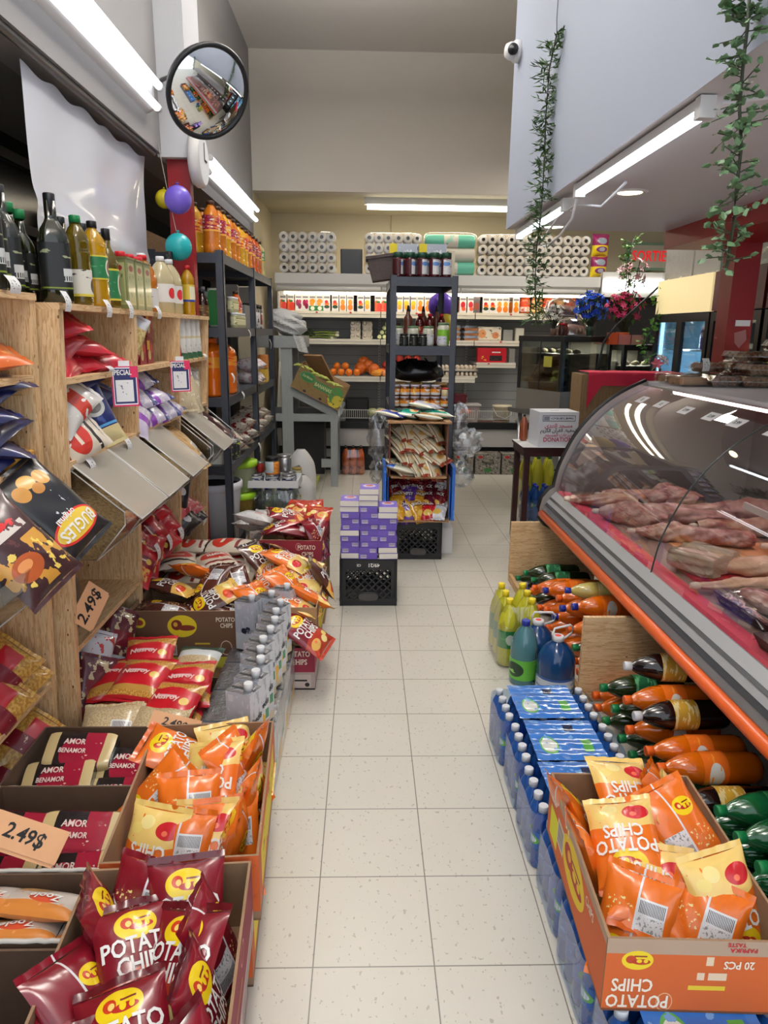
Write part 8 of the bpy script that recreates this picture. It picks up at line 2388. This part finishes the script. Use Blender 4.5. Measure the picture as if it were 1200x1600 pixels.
# supports under the front boxes
open_box('chips_box', 'lower orange chips box carrying the open orange one, near left floor', 'box', 0.36, 0.58, 0.195, (ORS, ORS, ORS, ORS), (-0.462, 1.68, 0), R(3.7), inner=CPL)
open_box('chips_box', 'lower maroon chips box carrying the open maroon one at the front left', 'box', 0.36, 0.56, 0.195, (MRS, MRS, MRS, MRS), (-0.435, 1.09, 0), R(3.7), inner=CPL)
open_box('chips_box', 'open box of orange chips bags on the near left floor stack', 'box', 0.355, 0.585, 0.178, (ORS, ORS, ORS, ORS), (-0.435, 1.68, 0.197), R(3.7), texts=[('f', 'POTATO CHIPS', 0, 0.15, 0.03, False, BOXT, 0.8)])
open_box('chips_box', 'open box of maroon chips bags at the front left', 'box', 0.355, 0.565, 0.178, (MRS, MRS, MRS, MRS), (-0.412, 1.09, 0.197), R(3.7))
pour('orange', None, [
    (-0.09, 0.19, 0.135, 24, -10, 78, 'a'), (0.05, 0.20, 0.105, 40, 0, 200, 'a'), (0.11, 0.16, 0.13, 66, 6, 256, 'a'), (0.02, 0.05, 0.145, 30, 12, 170, 'a'), (0.09, 0.09, 0.13, 55, 0, 60, 'b'), (-0.11, 0.0, 0.13, 45, -15, 130, 'b'),
    (0.12, -0.03, 0.12, 72, 0, 265, 'b'), (-0.095, -0.17, 0.09, 54, 0, 160, 'a'), (-0.03, -0.18, 0.085, 58, 0, 165, 'b'), (0.035, -0.16, 0.09, 54, 6, 172, 'a'), (0.09, -0.15, 0.09, 58, 0, 190, 'b'), (-0.02, -0.08, 0.12, 50, 0, 185, 'b'),
    (0.10, -0.16, 0.10, 76, 0, 268, 'a'), (-0.05, 0.1, 0.06, 6, 0, 0, 'a'), (0.02, -0.12, 0.045, 6, 0, 90, 'b'), (0.06, 0.2, 0.05, 5, 0, 90, 'a')], ('orange', ' in the near left orange box, %s placed'), (-0.435, 1.68, 0.197), R(3.7), 'orange chips bags in the near left box')
pour('maroon', None, [
    (-0.11, 0.16, 0.125, 70, 4, 100, 'a'), (-0.05, 0.2, 0.12, 62, -8, 165, 'b'), (0.05, 0.17, 0.14, 48, 0, 6, 'a'), (-0.02, 0.06, 0.145, 26, 6, 24, 'a'), (0.06, 0.03, 0.15, 30, -12, -20, 'a'), (0.115, 0.1, 0.125, 70, 0, 82, 'b'), (0.115, -0.04, 0.12, 72, 4, 86, 'a'),
    (-0.10, -0.02, 0.12, 36, 14, 60, 'b'), (0.0, -0.12, 0.145, 20, -8, 16, 'a'), (0.13, -0.18, 0.115, 60, 0, 60, 'a'), (-0.07, -0.21, 0.145, 18, 4, 25, 'a'), (-0.08, -0.12, 0.10, 24, 10, 20, 'b'), (0.05, -0.22, 0.12, 24, 0, 14, 'a'), (0.0, 0.1, 0.05, 5, 0, 90, 'a'), (0.0, -0.1, 0.05, 5, 0, 70, 'b')],
    ('maroon', ' in the open maroon box at the front left, %s placed'), (-0.412, 1.09, 0.197), R(3.7), 'maroon chips bags in the front left box')
# couscous crates
CSP = printed('couscous_print', (150, 28, 52), [('r', 0.0, 0.16, 0, 1, (206, 182, 130)), ('r', 0.84, 1.0, 0, 1, (206, 182, 130)), ('r', 0.16, 0.55, 0.0, 1, (34, 28, 30)), ('e', 0.42, 0.5, 0.2, 0.34, (150, 28, 52)), ('n', 9, 0.66, (226, 190, 170), 0.55, 0.84, 0.2, 0.8)], 0.22, 0.5)
CSB = printed('couscous_grain', (204, 182, 134), [('n', 40, 0.52, (176, 150, 100)), ('r', 0.35, 0.6, 0.2, 0.8, (206, 206, 204)), ('s', 60, 0.5, (40, 40, 40), 0.37, 0.58, 0.3, 0.7)], 0.25, 0.5)


def brick_mesh(seed):
    """stiff filled bag of couscous lying flat, label over the top and front"""
    w = wob(seed)
    W_, D_, H_ = 0.2, 0.125, 0.062
    b = MB()

    def fn(u, v):
        a = 2 * PI * v + PI / 4
        k = 1.0 / ((abs(math.cos(a)) ** 5 + abs(math.sin(a)) ** 5) ** 0.2)
        e = 1 - 0.10 * abs(2 * u - 1) ** 10
        return (W_ * (u - 0.5) + 0.004 * w(v * 4, u), D_ / 2 * math.cos(a) * k * e * (1 + 0.03 * w(4 * u, 2 * v)), H_ / 2 + H_ / 2 * math.sin(a) * k * e * (1 + 0.05 * w(3 * u, 3 * v)))
    b.grid(fn, 22, 26, lambda u, v: CSP if v < 0.34 or v > 0.94 else CSB, uvf=lambda u, v: (u, (v * 3.0) % 1.0))
    for u in (0.0, 1.0):
        pts = [fn(u, i / 26) for i in range(26)]
        b.poly(pts if u else pts[::-1], CSB)
    def tw(x, y):
        q = max(0.0, 1 - min(1, abs(y / (D_ / 2))) ** 5) ** 0.2
        a = math.atan2(q, y / (D_ / 2))
        v = (a - PI / 4) / (2 * PI)
        u = 0.41 + x / W_
        return Vector((-0.018 + x, y, H_ / 2 + H_ / 2 * q * (1 + 0.05 * w(3 * u, 3 * v)) + 0.003))
    b.text('AMOR', 0.026, mat('couscous_text', (226, 206, 196), 0.5), lambda x, y: tw(x, y + 0.017), 0.85)
    b.text('BENAMOR', 0.022, mat('couscous_text', (226, 206, 196), 0.5), lambda x, y: tw(x, y - 0.014), 0.78)
    return b.mesh('couscous_bag')


CS = Mixed(*[Kind(lambda sd=sd: obj_of('couscous_bag', brick_mesh(sd), 'bag')) for sd in (1, 2)])
DKC = noisy('dark_cardboard', (96, 74, 58), (84, 64, 50), 20, 0.85)


def torn_crate(label, x0, x1, y0, y1, h, z=0.0):
    t = open_box('cardboard_crate', label, 'box', x1 - x0, y1 - y0, h, (DKC, DKC, DKC, DKC), ((x0 + x1) / 2, (y0 + y1) / 2, z), 0.0, inner=DKC)
    w = wob(int(x0 * 50) + 7)
    b = MB().tube([(-(x1 - x0) / 2 + (x1 - x0) * i / 24, -(y1 - y0) / 2 + 0.003 + 0.002 * w(i, 3), h + 0.003 * w(i * 0.8, 1)) for i in range(25)], 0.0055, mat('torn_edge', (206, 200, 190), 0.9), 5)
    b.build('torn_edge', t)
    return t


torn_crate('far torn cardboard crate of red and black couscous bags at the left', -1.02, -0.62, 1.76, 2.08, 0.30)
torn_crate('middle torn cardboard crate of couscous bags behind the big tan price card', -1.0, -0.615, 1.425, 1.75, 0.315)
torn_crate('torn cardboard crate with pale oat pouches at the left edge', -0.95, -0.61, 1.22, 1.415, 0.32)
torn_crate('torn cardboard crate at the lower left corner, nearly empty', -0.90, -0.605, 0.85, 1.21, 0.315)
n_ = 0
for cr, base in (('far', [(-0.87, 1.985, .245), (-0.90, 1.90, .205), (-0.91, 1.83, .165), (-0.71, 1.965, .205), (-0.72, 1.87, .165), (-0.71, 1.82, .12), (-0.87, 1.95, .13), (-0.72, 1.95, .13), (-0.88, 1.86, .07), (-0.72, 1.86, .055)]),
                 ('middle', [(-0.73, 1.62, .235), (-0.72, 1.52, .19), (-0.90, 1.62, .235), (-0.90, 1.51, .19), (-0.82, 1.60, .15), (-0.8, 1.50, .1), (-0.72, 1.6, .085), (-0.9, 1.6, .085)])):
    for i, (x, y, z) in enumerate(base):
        CS.put((x, y, z), (R(24), R(random.Random(i).uniform(-4, 4)), R(random.Random(i + 5).uniform(-5, 5))), 'couscous bag with a black and wine label in the %s torn crate, %s placed' % (cr, ORD[i]), group='couscous bags in the %s crate' % cr)
    n_ += 1
price_card((-0.80, 1.47, 0.375), 0.19, 0.075, (0.1, -0.72, 0.72), (0.28, 0.62, 0.7), 'large tan handwritten price card lying over the couscous bags')
price_card((-0.60, 2.05, 0.325), 0.16, 0.06, (0.1, -0.6, 0.8), (0.2, 0.7, 0.6), 'tan price card half hidden behind the near orange chips box')
OATP = pkind('oat_pouch', (206, 196, 186), [('r', 0.0, 0.25, 0, 1, (206, 130, 60)), ('e', 0.35, 0.4, 0.12, 0.16, (206, 80, 50)), ('e', 0.75, 0.6, 0.16, 0.2, (176, 140, 90)), ('n', 8, 0.64, (226, 150, 90))], 0.12, 0.22, 0.05, 481, n=2, texts=[('Zoole', -0.2, -0.2, 0.03, 1.57, WHI)])
for i, (x, y) in enumerate(((-0.72, 1.34), (-0.85, 1.35), (-0.76, 1.28))):
    OATP.put((x, y, 0.30 - 0.02 * (i == 2)), (R(0), R(22), R(82 + 8 * i)), 'pale oat pouch with an orange end, %s in the left edge crate' % ('right one', 'left one', 'front one')[i])
BLP.put((-0.78, 1.05, 0.06), (0, 0, 0.4), 'dark pouch on the bottom of the lower left crate')
# pasta
PASP = [('n', 30, 0.5, (170, 116, 50)), ('r', 0.0, 1.0, 0.24, 0.76, (176, 26, 38)), ('e', 0.5, 0.5, 0.46, 0.32, (190, 28, 40)), ('e', 0.78, 0.52, 0.09, 0.08, (226, 190, 90)), ('r', 0.2, 0.6, 0.56, 0.62, (226, 170, 180)), ('e', 0.5, 0.2, 0.5, 0.06, (186, 140, 66)), ('r', 0, 1, 0, 0.05, (170, 24, 36)), ('r', 0, 1, 0.95, 1, (170, 24, 36))]
PAS = pkind('pasta_bag', (206, 156, 74), PASP, 0.2, 0.22, 0.06, 491, texts=[('Nusroy', -0.2, 0.12, 0.034, 0, mat('pasta_text', (236, 206, 190), 0.5))])
for i, (x, y, z, rz, rx) in enumerate(((-0.85, 2.62, 0.27, 6, -14), (-0.82, 2.42, 0.28, -8, -10), (-0.66, 2.43, 0.255, 4, -12), (-0.68, 2.29, 0.245, -12, -14), (-0.95, 2.50, 0.24, 20, -8), (-0.83, 2.52, 0.205, 0, 0), (-0.67, 2.36, 0.195, 0, 0), (-0.86, 2.30, 0.20, 10, 0))):
    PAS.put((x, y, z + 0.01), (R(-1.4 * rx), 0, R(rz)), 'red labelled bag of golden pasta in the tray beside the silver cartons, %s placed' % ORD[i], group='pasta bags in the tray')
GRN2 = pkind('grain_pouch', (196, 176, 140), [('r', 0, 1, 0.6, 0.86, (206, 208, 206)), ('r', 0, 1, 0.86, 1.0, (40, 60, 46)), ('n', 26, 0.5, (170, 146, 106), 0, 1, 0, 0.6)], 0.18, 0.18, 0.06, 495, n=1)
GRN2.put((-0.66, 2.60, 0.265), (R(14), 0, R(-6)), 'grain pouch with a white and dark green band behind the pasta bags')
CLP = pkind('clear_pasta', (206, 190, 156), [('n', 26, 0.5, (186, 160, 116)), ('r', 0.55, 0.9, 0.2, 0.5, (226, 226, 224)), ('s', 40, 0.5, (50, 50, 50), 0.58, 0.88, 0.24, 0.46)], 0.2, 0.2, 0.06, 498, n=1)
for i, (x, y) in enumerate(((-0.86, 2.19), (-0.70, 2.18))):
    CLP.put((x, y, 0.235), (R(14), 0, R(8 - 14 * i)), 'clear bag of pale noodles at the front of the pasta tray, %s one' % ('left' if i == 0 else 'right'))
GOLDN = pkind('noodle_bag', (206, 164, 80), [('n', 20, 0.5, (176, 126, 54)), ('r', 0, 1, 0.36, 0.62, (120, 24, 38)), ('r', 0.3, 0.7, 0.62, 0.9, (186, 30, 44)), ('n', 8, 0.64, (226, 200, 170), 0, 1, 0.4, 0.6)], 0.18, 0.24, 0.07, 499, n=2)
for i, (x, y, z) in enumerate(((-1.12, 2.05, 0.45), (-1.1, 1.9, 0.45), (-1.12, 2.0, 0.52), (-1.1, 2.1, 0.16), (-1.08, 1.95, 0.17), (-1.08, 2.05, 0.24))):
    GOLDN.put((x, y, z), orient((0.6, -0.5, 0.7), (0.2, 0.9, 0.3)), 'golden noodle bag with a wine label in the nearer shelf unit, %s shelf, %s placed' % (('middle lower', 'bottom')[i // 3], ORD[i % 3]), group='noodle bags in the nearer unit')
t = open_box('cardboard_tray', 'low cardboard tray under the pasta bags', 'box', 0.44, 0.56, 0.16, (CARD, CARD, CARD, CARD), (-0.80, 2.41, 0.0), 0.0)
# brown chips box facing the viewer
open_box('chips_box', 'brown chips box with a yellow stripe facing the viewer, left of the silver cartons', 'box', 0.46, 0.35, 0.265, (BRB, CARD, CARD, CARD), (-0.775, 3.035, 0.115), R(0.5),
         texts=[('f', 'POTATO', 0.18, 0.225, 0.028, False, BOXT, 0.72), ('f', 'CHIPS', 0.184, 0.198, 0.028, False, BOXT, 0.72)])
tag(MB().box(-1.0, -0.56, 2.87, 3.2, 0, 0.114, CARD).build('cardboard_riser'), 'flat cardboard box under the brown chips box', 'box')
b = MB().bar((-1.01, 3.2, 0.36), (-0.97, 2.9, 0.41), 0.004, 0.16, CARD)
pour('brown', None, [(-0.12, 0.10, 0.27, 12, 10, 80, 'a'), (0.1, 0.0, 0.25, 24, -12, 120, 'a'), (0.06, 0.13, 0.28, 34, 14, 150, 'b'), (-0.1, -0.08, 0.23, 8, 0, 88, 'b'), (0.17, 0.13, 0.26, 40, 10, 200, 'b'), (0.0, 0.0, 0.19, 0, 0, 30, 'a'), (-0.14, 0.02, 0.19, 0, 0, 100, 'b'), (0.17, -0.04, 0.2, 12, -8, 100, 'b')],
     ('brown', ' in the brown box, %s placed'), (-0.775, 3.035, 0.115), 0.0, 'brown chips bags in the brown box')
CH['orange'].put((-0.80, 3.26, 0.42), (R(30), R(8), R(150)), 'orange chips bag behind the brown chips bags')
# second heap box on a pink box
PKB = printed('pink_box_front', (150, 44, 66), [('r', 0, 1, 0.0, 0.42, (176, 160, 154)), ('r', 0.55, 0.95, 0.06, 0.36, (196, 182, 176)), ('r', 0.6, 0.9, 0.2, 0.24, (40, 34, 34)), ('e', 0.9, 0.12, 0.03, 0.05, (40, 34, 34))], 0.65)
open_box('chips_box', 'pink chips box on the floor under the heap of orange bags', 'box', 0.345, 0.57, 0.2, (PKB, PKB, PKB, PKB), (-0.388, 3.167, 0), 0.0, inner=CPL, texts=[('f', 'POTATO', 0.10, 0.17, 0.036, False, BOXT, 0.72), ('f', 'CHIPS', 0.105, 0.132, 0.036, False, BOXT, 0.72)])
GBS = printed('gold_brown_side', (120, 84, 60), [('e', 0.3, 0.5, 0.2, 0.3, (226, 200, 50)), ('r', 0, 1, 0, 0.2, (206, 196, 60)), ('r', 0.6, 0.8, 0.3, 0.7, (206, 200, 190))], 0.65)
open_box('chips_box', 'brown chips box heaped with orange bags behind the silver cartons', 'box', 0.345, 0.56, 0.18, (CARD, CARD, GBS, GBS), (-0.37, 3.18, 0.201), R(-1.5))
pour('orange', None, [(0.08, 0.02, 0.20, 30, 10, 30, 'a'), (0.05, 0.12, 0.19, 24, -12, 160, 'a'), (-0.08, 0.1, 0.21, 20, 8, 190, 'a'), (0.12, -0.12, 0.17, 30, 20, 100, 'a'), (0.03, -0.1, 0.2, 40, 0, 60, 'b'), (-0.07, -0.02, 0.2, 26, -10, 120, 'a'), (0.08, 0.19, 0.14, 30, 0, 210, 'b'), (-0.05, 0.19, 0.15, 20, 0, 150, 'a'), (0.0, 0.05, 0.12, 0, 0, 0, 'a'), (0.06, -0.2, 0.16, 20, 12, 80, 'a'), (-0.1, -0.18, 0.16, 30, 0, 40, 'b'), (0.0, 0.1, 0.27, 18, 6, 70, 'a')],
     ('orange', ' in the heap behind the silver cartons, %s placed'), (-0.37, 3.18, 0.201), 0.0, 'orange chips bags in the heap')
for i, (x, y, z, rx, rz) in enumerate(((-0.50, 3.33, 0.45, 40, 60), (-0.21, 3.25, 0.40, 60, 100), (-0.42, 3.46, 0.44, 40, 140))):
    CH['brown'].put((x, y, z), (R(rx), 0, R(rz)), 'brown chips bag among the orange heap, %s' % ('at its left', 'at its right edge', 'at its back')[i])
CH['maroon'].put((-0.25, 2.845, 0.285), (R(34), R(-12), R(70)), 'maroon chips bag drooping over the front of the heap box')
# silver cartons
FRD = printed('silver_carton_front', (214, 216, 220), [('n', 5, 0.58, (176, 180, 188), 0, 1, 0.6, 1), ('r', 0, 1, 0.0, 0.14, (222, 206, 170)), ('e', 0.38, 0.3, 0.24, 0.1, (236, 180, 40)), ('e', 0.3, 0.16, 0.22, 0.08, (240, 190, 50)), ('r', 0.62, 0.92, 0.28, 0.44, (50, 140, 90)), ('r', 0.05, 0.95, 0.48, 0.60, (206, 210, 214))], 0.3, 0.3)
FRS = printed('silver_carton_side', (184, 188, 198), [('r', 0, 1, 0, 0.35, (206, 208, 212)), ('n', 8, 0.62, (206, 208, 214)), ('r', 0.3, 0.95, 0.36, 0.45, (150, 156, 170)), ('e', 0.45, 0.4, 0.14, 0.06, (36, 40, 60)), ('e', 0.66, 0.46, 0.12, 0.03, (36, 40, 60)), ('r', 0.1, 0.3, 0.84, 0.95, (206, 208, 212))], 0.28, 0.4)


def fredis():
    o = MB().box(-0.045, 0.045, -0.035, 0.035, 0, 0.215, FRS, cap={'f': FRS, 'k': FRS, 't': FOIL, 'l': FRD, 'r': FRD})
    o.text('Fredis', 0.034, INK, lambda x, y: (0.0462, x * 0.72 + y * 0.1, 0.117 + y + 0.2 * x), 0.95)
    o.text('Fr', 0.03, mat('print_navy_dark', (36, 40, 60), 0.5), lambda x, y: (0.012 + x, -0.0362, 0.085 + y + 0.4 * x), 0.95)
    o = o.build('drink_carton')
    MB().lathe([(0.015, 0.215), (0.015, 0.236), (0.0135, 0.239)], CAPS['white'], 14, Matrix.Translation((0.018, 0, 0))).build('cap', o)
    MB().box(-0.043, 0.043, -0.004, 0.004, 0.2155, 0.2195, FOIL).build('top_seal', o)
    o['category'] = 'carton'
    return o


fk = Kind(fredis)
for i, (x, y) in enumerate(((-0.473, 2.849), (-0.395, 2.90), (-0.34, 2.99), (-0.345, 2.80), (-0.352, 2.70), (-0.347, 2.612), (-0.352, 2.52), (-0.366, 2.43), (-0.363, 2.345), (-0.352, 2.265), (-0.354, 2.165), (-0.364, 2.075))):
    fk.put((x - 0.018, y, 0.222), (0, 0, R(-24 + random.Random(i).uniform(-5, 5))), 'silver lemon drink carton with a white cap, %s counted from the far end' % ORD[i], group='silver lemon drink cartons')
for i, y in enumerate((2.03, 2.26, 2.49, 2.72, 2.95)):
    t = thing('carton_pack', 'foil topped pack of drink cartons under the standing ones, %s from the near end' % ORD[i], 'carton pack', (-0.575, y, 0), (0, 0, 0), 'foil topped carton packs')
    w = wob(500 + i)
    MB().box(0, 0.27, 0, 0.22, 0, 0.208, FRS, cap={'r': FRD, 'f': FRS}).build('cartons', t)
    MB().grid(lambda u, v: (0.27 * u, 0.22 * v, 0.213 + 0.003 * w(20 * u, 20 * v) - 0.004 * (abs(math.sin(4 * PI * u)) < 0.2)), 26, 22, FOIL).build('foil_top', t)
w = wob(640)
tag(MB().grid(lambda u, v: (-0.298 + 0.012 * w(5 * u, 4 * v) - 0.01 * v, 2.0 + 1.05 * u, 0.27 * (1 - v) * (0.78 + 0.22 * math.sin(3 * u + 1)) + 0.004), 50, 16, film('loose_film', (246, 248, 250), 0.10, 0.12)).build('plastic_film'), 'torn clear film hanging along the aisle side of the silver cartons', 'film')
# far maroon box and rice
tag(MB().box(-0.55, -0.215, 3.62, 4.22, 0, 0.298, CARD).build('cardboard_box'), 'closed brown cardboard box under the far maroon chips box', 'box')
open_box('chips_box', 'maroon chips box heaped with maroon bags, farthest along the left side', 'box', 0.325, 0.56, 0.165, (MRS, MRS, MRS, MRS), (-0.383, 3.92, 0.30), R(-2), texts=[('f', 'POTATO', 0.085, 0.125, 0.034, False, BOXT, 0.7), ('f', 'CHIPS', 0.09, 0.088, 0.034, False, BOXT, 0.7), ('f', '20 PCS', -0.11, 0.075, 0.016, False, BOXT)])
pour('maroon', None, [(-0.08, -0.1, 0.19, 14, 10, 110, 'a'), (0.02, -0.12, 0.17, 12, 0, 95, 'b'), (-0.05, -0.02, 0.23, 16, -6, 100, 'a'), (0.1, 0.0, 0.17, 50, 0, 160, 'a'), (0.08, 0.12, 0.17, 60, 0, 200, 'a'), (-0.06, 0.12, 0.18, 40, 0, 140, 'a'), (0.12, -0.16, 0.14, 66, 0, 250, 'b'), (0.0, 0.2, 0.16, 50, 0, 170, 'a'), (0.0, 0.02, 0.1, 0, 0, 10, 'a')], ('maroon', ' in the far maroon box, %s placed'), (-0.383, 3.92, 0.30), 0.0, 'maroon chips bags in the far box')
r = random.Random(12)
n_ = 0
for l in range(5):
    for j in range(4 if l < 3 else 3):
        for i in range(2):
            if l == 4 and j > 1:
                continue
            x = -0.88 + 0.2 * i + 0.02 * (l % 2) - (0.02 * l)
            y = 3.36 + 0.27 * j + 0.04 * l
            RICE.put((x, y, 0.05 + 0.083 * l + r.uniform(-0.004, 0.004)), (R(r.uniform(-6, 6)), R(r.uniform(-5, 5)), R(r.uniform(-28, 28)) + (PI if r.random() < 0.4 else 0) + (PI / 2 if (j + l) % 2 else 0)), 'white and red rice bag in the floor pile, %s layer, %s row, %s' % (ORD[l], ORD[j], ('left', 'right')[i]), group='rice bags in the floor pile')
            n_ += 1
WSUG = pkind('sugar_bag', (214, 212, 210), [('n', 4, 0.6, (190, 188, 190)), ('r', 0.2, 0.8, 0.3, 0.5, (196, 160, 160))], 0.16, 0.22, 0.08, 651)
for i, (x, y, z) in enumerate(((-0.62, 4.32, 0.40), (-0.60, 4.5, 0.36), (-0.66, 4.2, 0.44), (-0.72, 4.45, 0.33), (-0.6, 4.4, 0.28), (-0.7, 4.35, 0.22))):
    WSUG.put((x, y, z), (R(10), R(12), R(40 * i)), 'white sugar bag at the back of the rice pile, %s placed' % ORD[i], group='white sugar bags')
FPK = printed('flat_pack_print', (206, 196, 190), [('n', 7, 0.56, (176, 120, 116)), ('r', 0.1, 0.9, 0.4, 0.6, (222, 220, 216))], 0.3, 0.4)
for i in range(3):
    for j in range(2):
        tag(MB().box(-0.80 + 0.115 * i, -0.69 + 0.115 * i, 4.78 + 0.16 * j, 4.93 + 0.16 * j, 0.12, 0.26, FPK, cap={'t': FPK, 'f': FPK}).build('wrapped_pack', bevel=0.006), 'pale wrapped pack in front of the blue capped bottles, %s row, %s from the left' % (('front', 'back')[j], ORD[i]), 'pack', 'pale wrapped packs')
tag(MB().box(-0.83, -0.44, 4.74, 5.09, 0, 0.118, CARD).build('cardboard_riser'), 'low cardboard box under the pale wrapped packs', 'box')

# ================================================================ labels of heaped things: which one, by where it lies
ROWS = {1: ('',), 2: ('back', 'front'), 3: ('back', 'middle', 'front'), 4: ('back', 'second', 'third', 'front')}
LAYERS = {1: ('',), 2: ('lower', 'upper'), 3: ('bottom', 'middle', 'top'), 4: ('bottom', 'second', 'third', 'top')}
ALL = [o for o in C.objects if o.parent is None and 'group' in o]


def rank(group, base=None, mode='depth', rows=None):
    """mode depth: rows from back to front, then left to right; layer: from the floor up, then from the far end; pile: from below, then left to right; line: one row, near to far"""
    m = [o for o in ALL if o['group'] == group]
    n = len(m)
    nr = 1 if mode == 'line' else (rows or (1 if n <= 4 else 2 if n <= 9 else 3 if n <= 15 else 4))
    key1 = (lambda o: -o.location.y) if mode == 'depth' else (lambda o: round(o.location.z, 3))
    m.sort(key=key1)
    per = -(-n // nr)
    for r in range(nr):
        row = m[r * per:(r + 1) * per]
        row.sort(key=(lambda o: -o.location.y) if mode == 'layer' else (lambda o: o.location.y) if mode == 'line' else (lambda o: o.location.x))
        for i, o in enumerate(row):
            b = base or o['label']
            if mode == 'line':
                o['label'] = '%s, %s from the near end' % (b, ORD[i])
            elif mode == 'layer':
                o['label'] = '%s, %s %s from far end' % (b, (LAYERS[nr][r] + ' layer,') if nr > 1 else '', ORD[i])
            elif mode == 'pile':
                o['label'] = '%s, %s %s from the left' % (b, (LAYERS[nr][r] + ' layer,') if nr > 1 else '', ORD[i])
            else:
                o['label'] = '%s, %s %s from the left' % (b, (ROWS[nr][r] + ' row,') if nr > 1 else '', ORD[i])
            o['label'] = ' '.join(o['label'].split())


for g, b, md in (('orange chips bags in the box on the water', 'orange chips bag in the box on the water packs', 'depth'), ('orange chips bags in the near left box', 'orange chips bag in the near left box', 'depth'),
                 ('maroon chips bags in the front left box', 'maroon chips bag in the front left box', 'depth'), ('brown chips bags in the brown box', 'brown chips bag in the brown box', 'depth'),
                 ('orange chips bags in the heap', 'orange chips bag heaped behind the silver cartons', 'depth'), ('maroon chips bags in the far box', 'maroon chips bag in the far maroon box', 'depth'),
                 ('red pouches', 'red glossy pouch on the nearest bay top shelf', 'layer'), ('purple bags', 'purple and white bag in the middle bay', 'layer'), ('red macaroni bags', 'red macaroni bag below the acrylic bins', 'layer'),
                 ('brown pouches', 'brown grain pouch in the fourth acrylic bin', 'layer'), ('couscous bags in the far crate', 'couscous bag in the far torn crate', 'pile'), ('couscous bags in the middle crate', 'couscous bag in the middle torn crate', 'pile'),
                 ('pasta bags in the tray', 'red labelled pasta bag in the tray', 'depth'), ('white sugar bags', 'white sugar bag behind the rice pile', 'pile'), ('noodle bags in the nearer unit', 'golden noodle bag in the nearer shelf unit', 'layer'),
                 ('soda bottles in the near drink bin', None, 'layer'), ('soda bottles in the far drink bin', None, 'layer'), ('clear green soda bottles', 'clear green soda bottle behind the chips box', 'layer'),
                 ('loose oranges', 'orange above the banana box', 'pile'), ('gourds', 'orange gourd beside the red fruit', 'pile'), ('pomegranates', 'dark red pomegranate on the third chilled shelf', 'pile'), ('peaches', 'peach in front of the pomegranates', 'pile1'),
                 ('courgettes on the chilled shelf', 'pale courgette beside the egg boxes', 'pile'), ('green bananas in the box', 'green banana on the banana box edge', 'pile1'), ('lettuce heads', 'lettuce head in the cabinet bottom', 'depth'),
                 ('navy packs', 'navy and cream milk powder pack', 'line'), ('black pouches below', 'black pouch on the bottom shelf', 'line')):
    rank(g, b, md.rstrip('1'), 1 if md[-1] == '1' else None)
for l in LV:
    rank('trays of brown sweets, %s layer' % l, 'tray of brown sweets, %s layer' % l, 'depth')
for w_ in ('cream signed cooler', 'lit right edge cooler'):
    for l in ('lowest', 'second', 'third', 'top'):
        rank('bottles in the %s, %s shelf' % (w_, l), 'bottle in the %s, %s shelf' % (w_, l), 'line')
rank('spring onions on the chilled shelf', 'spring onion on the second chilled shelf', 'pile', 3)
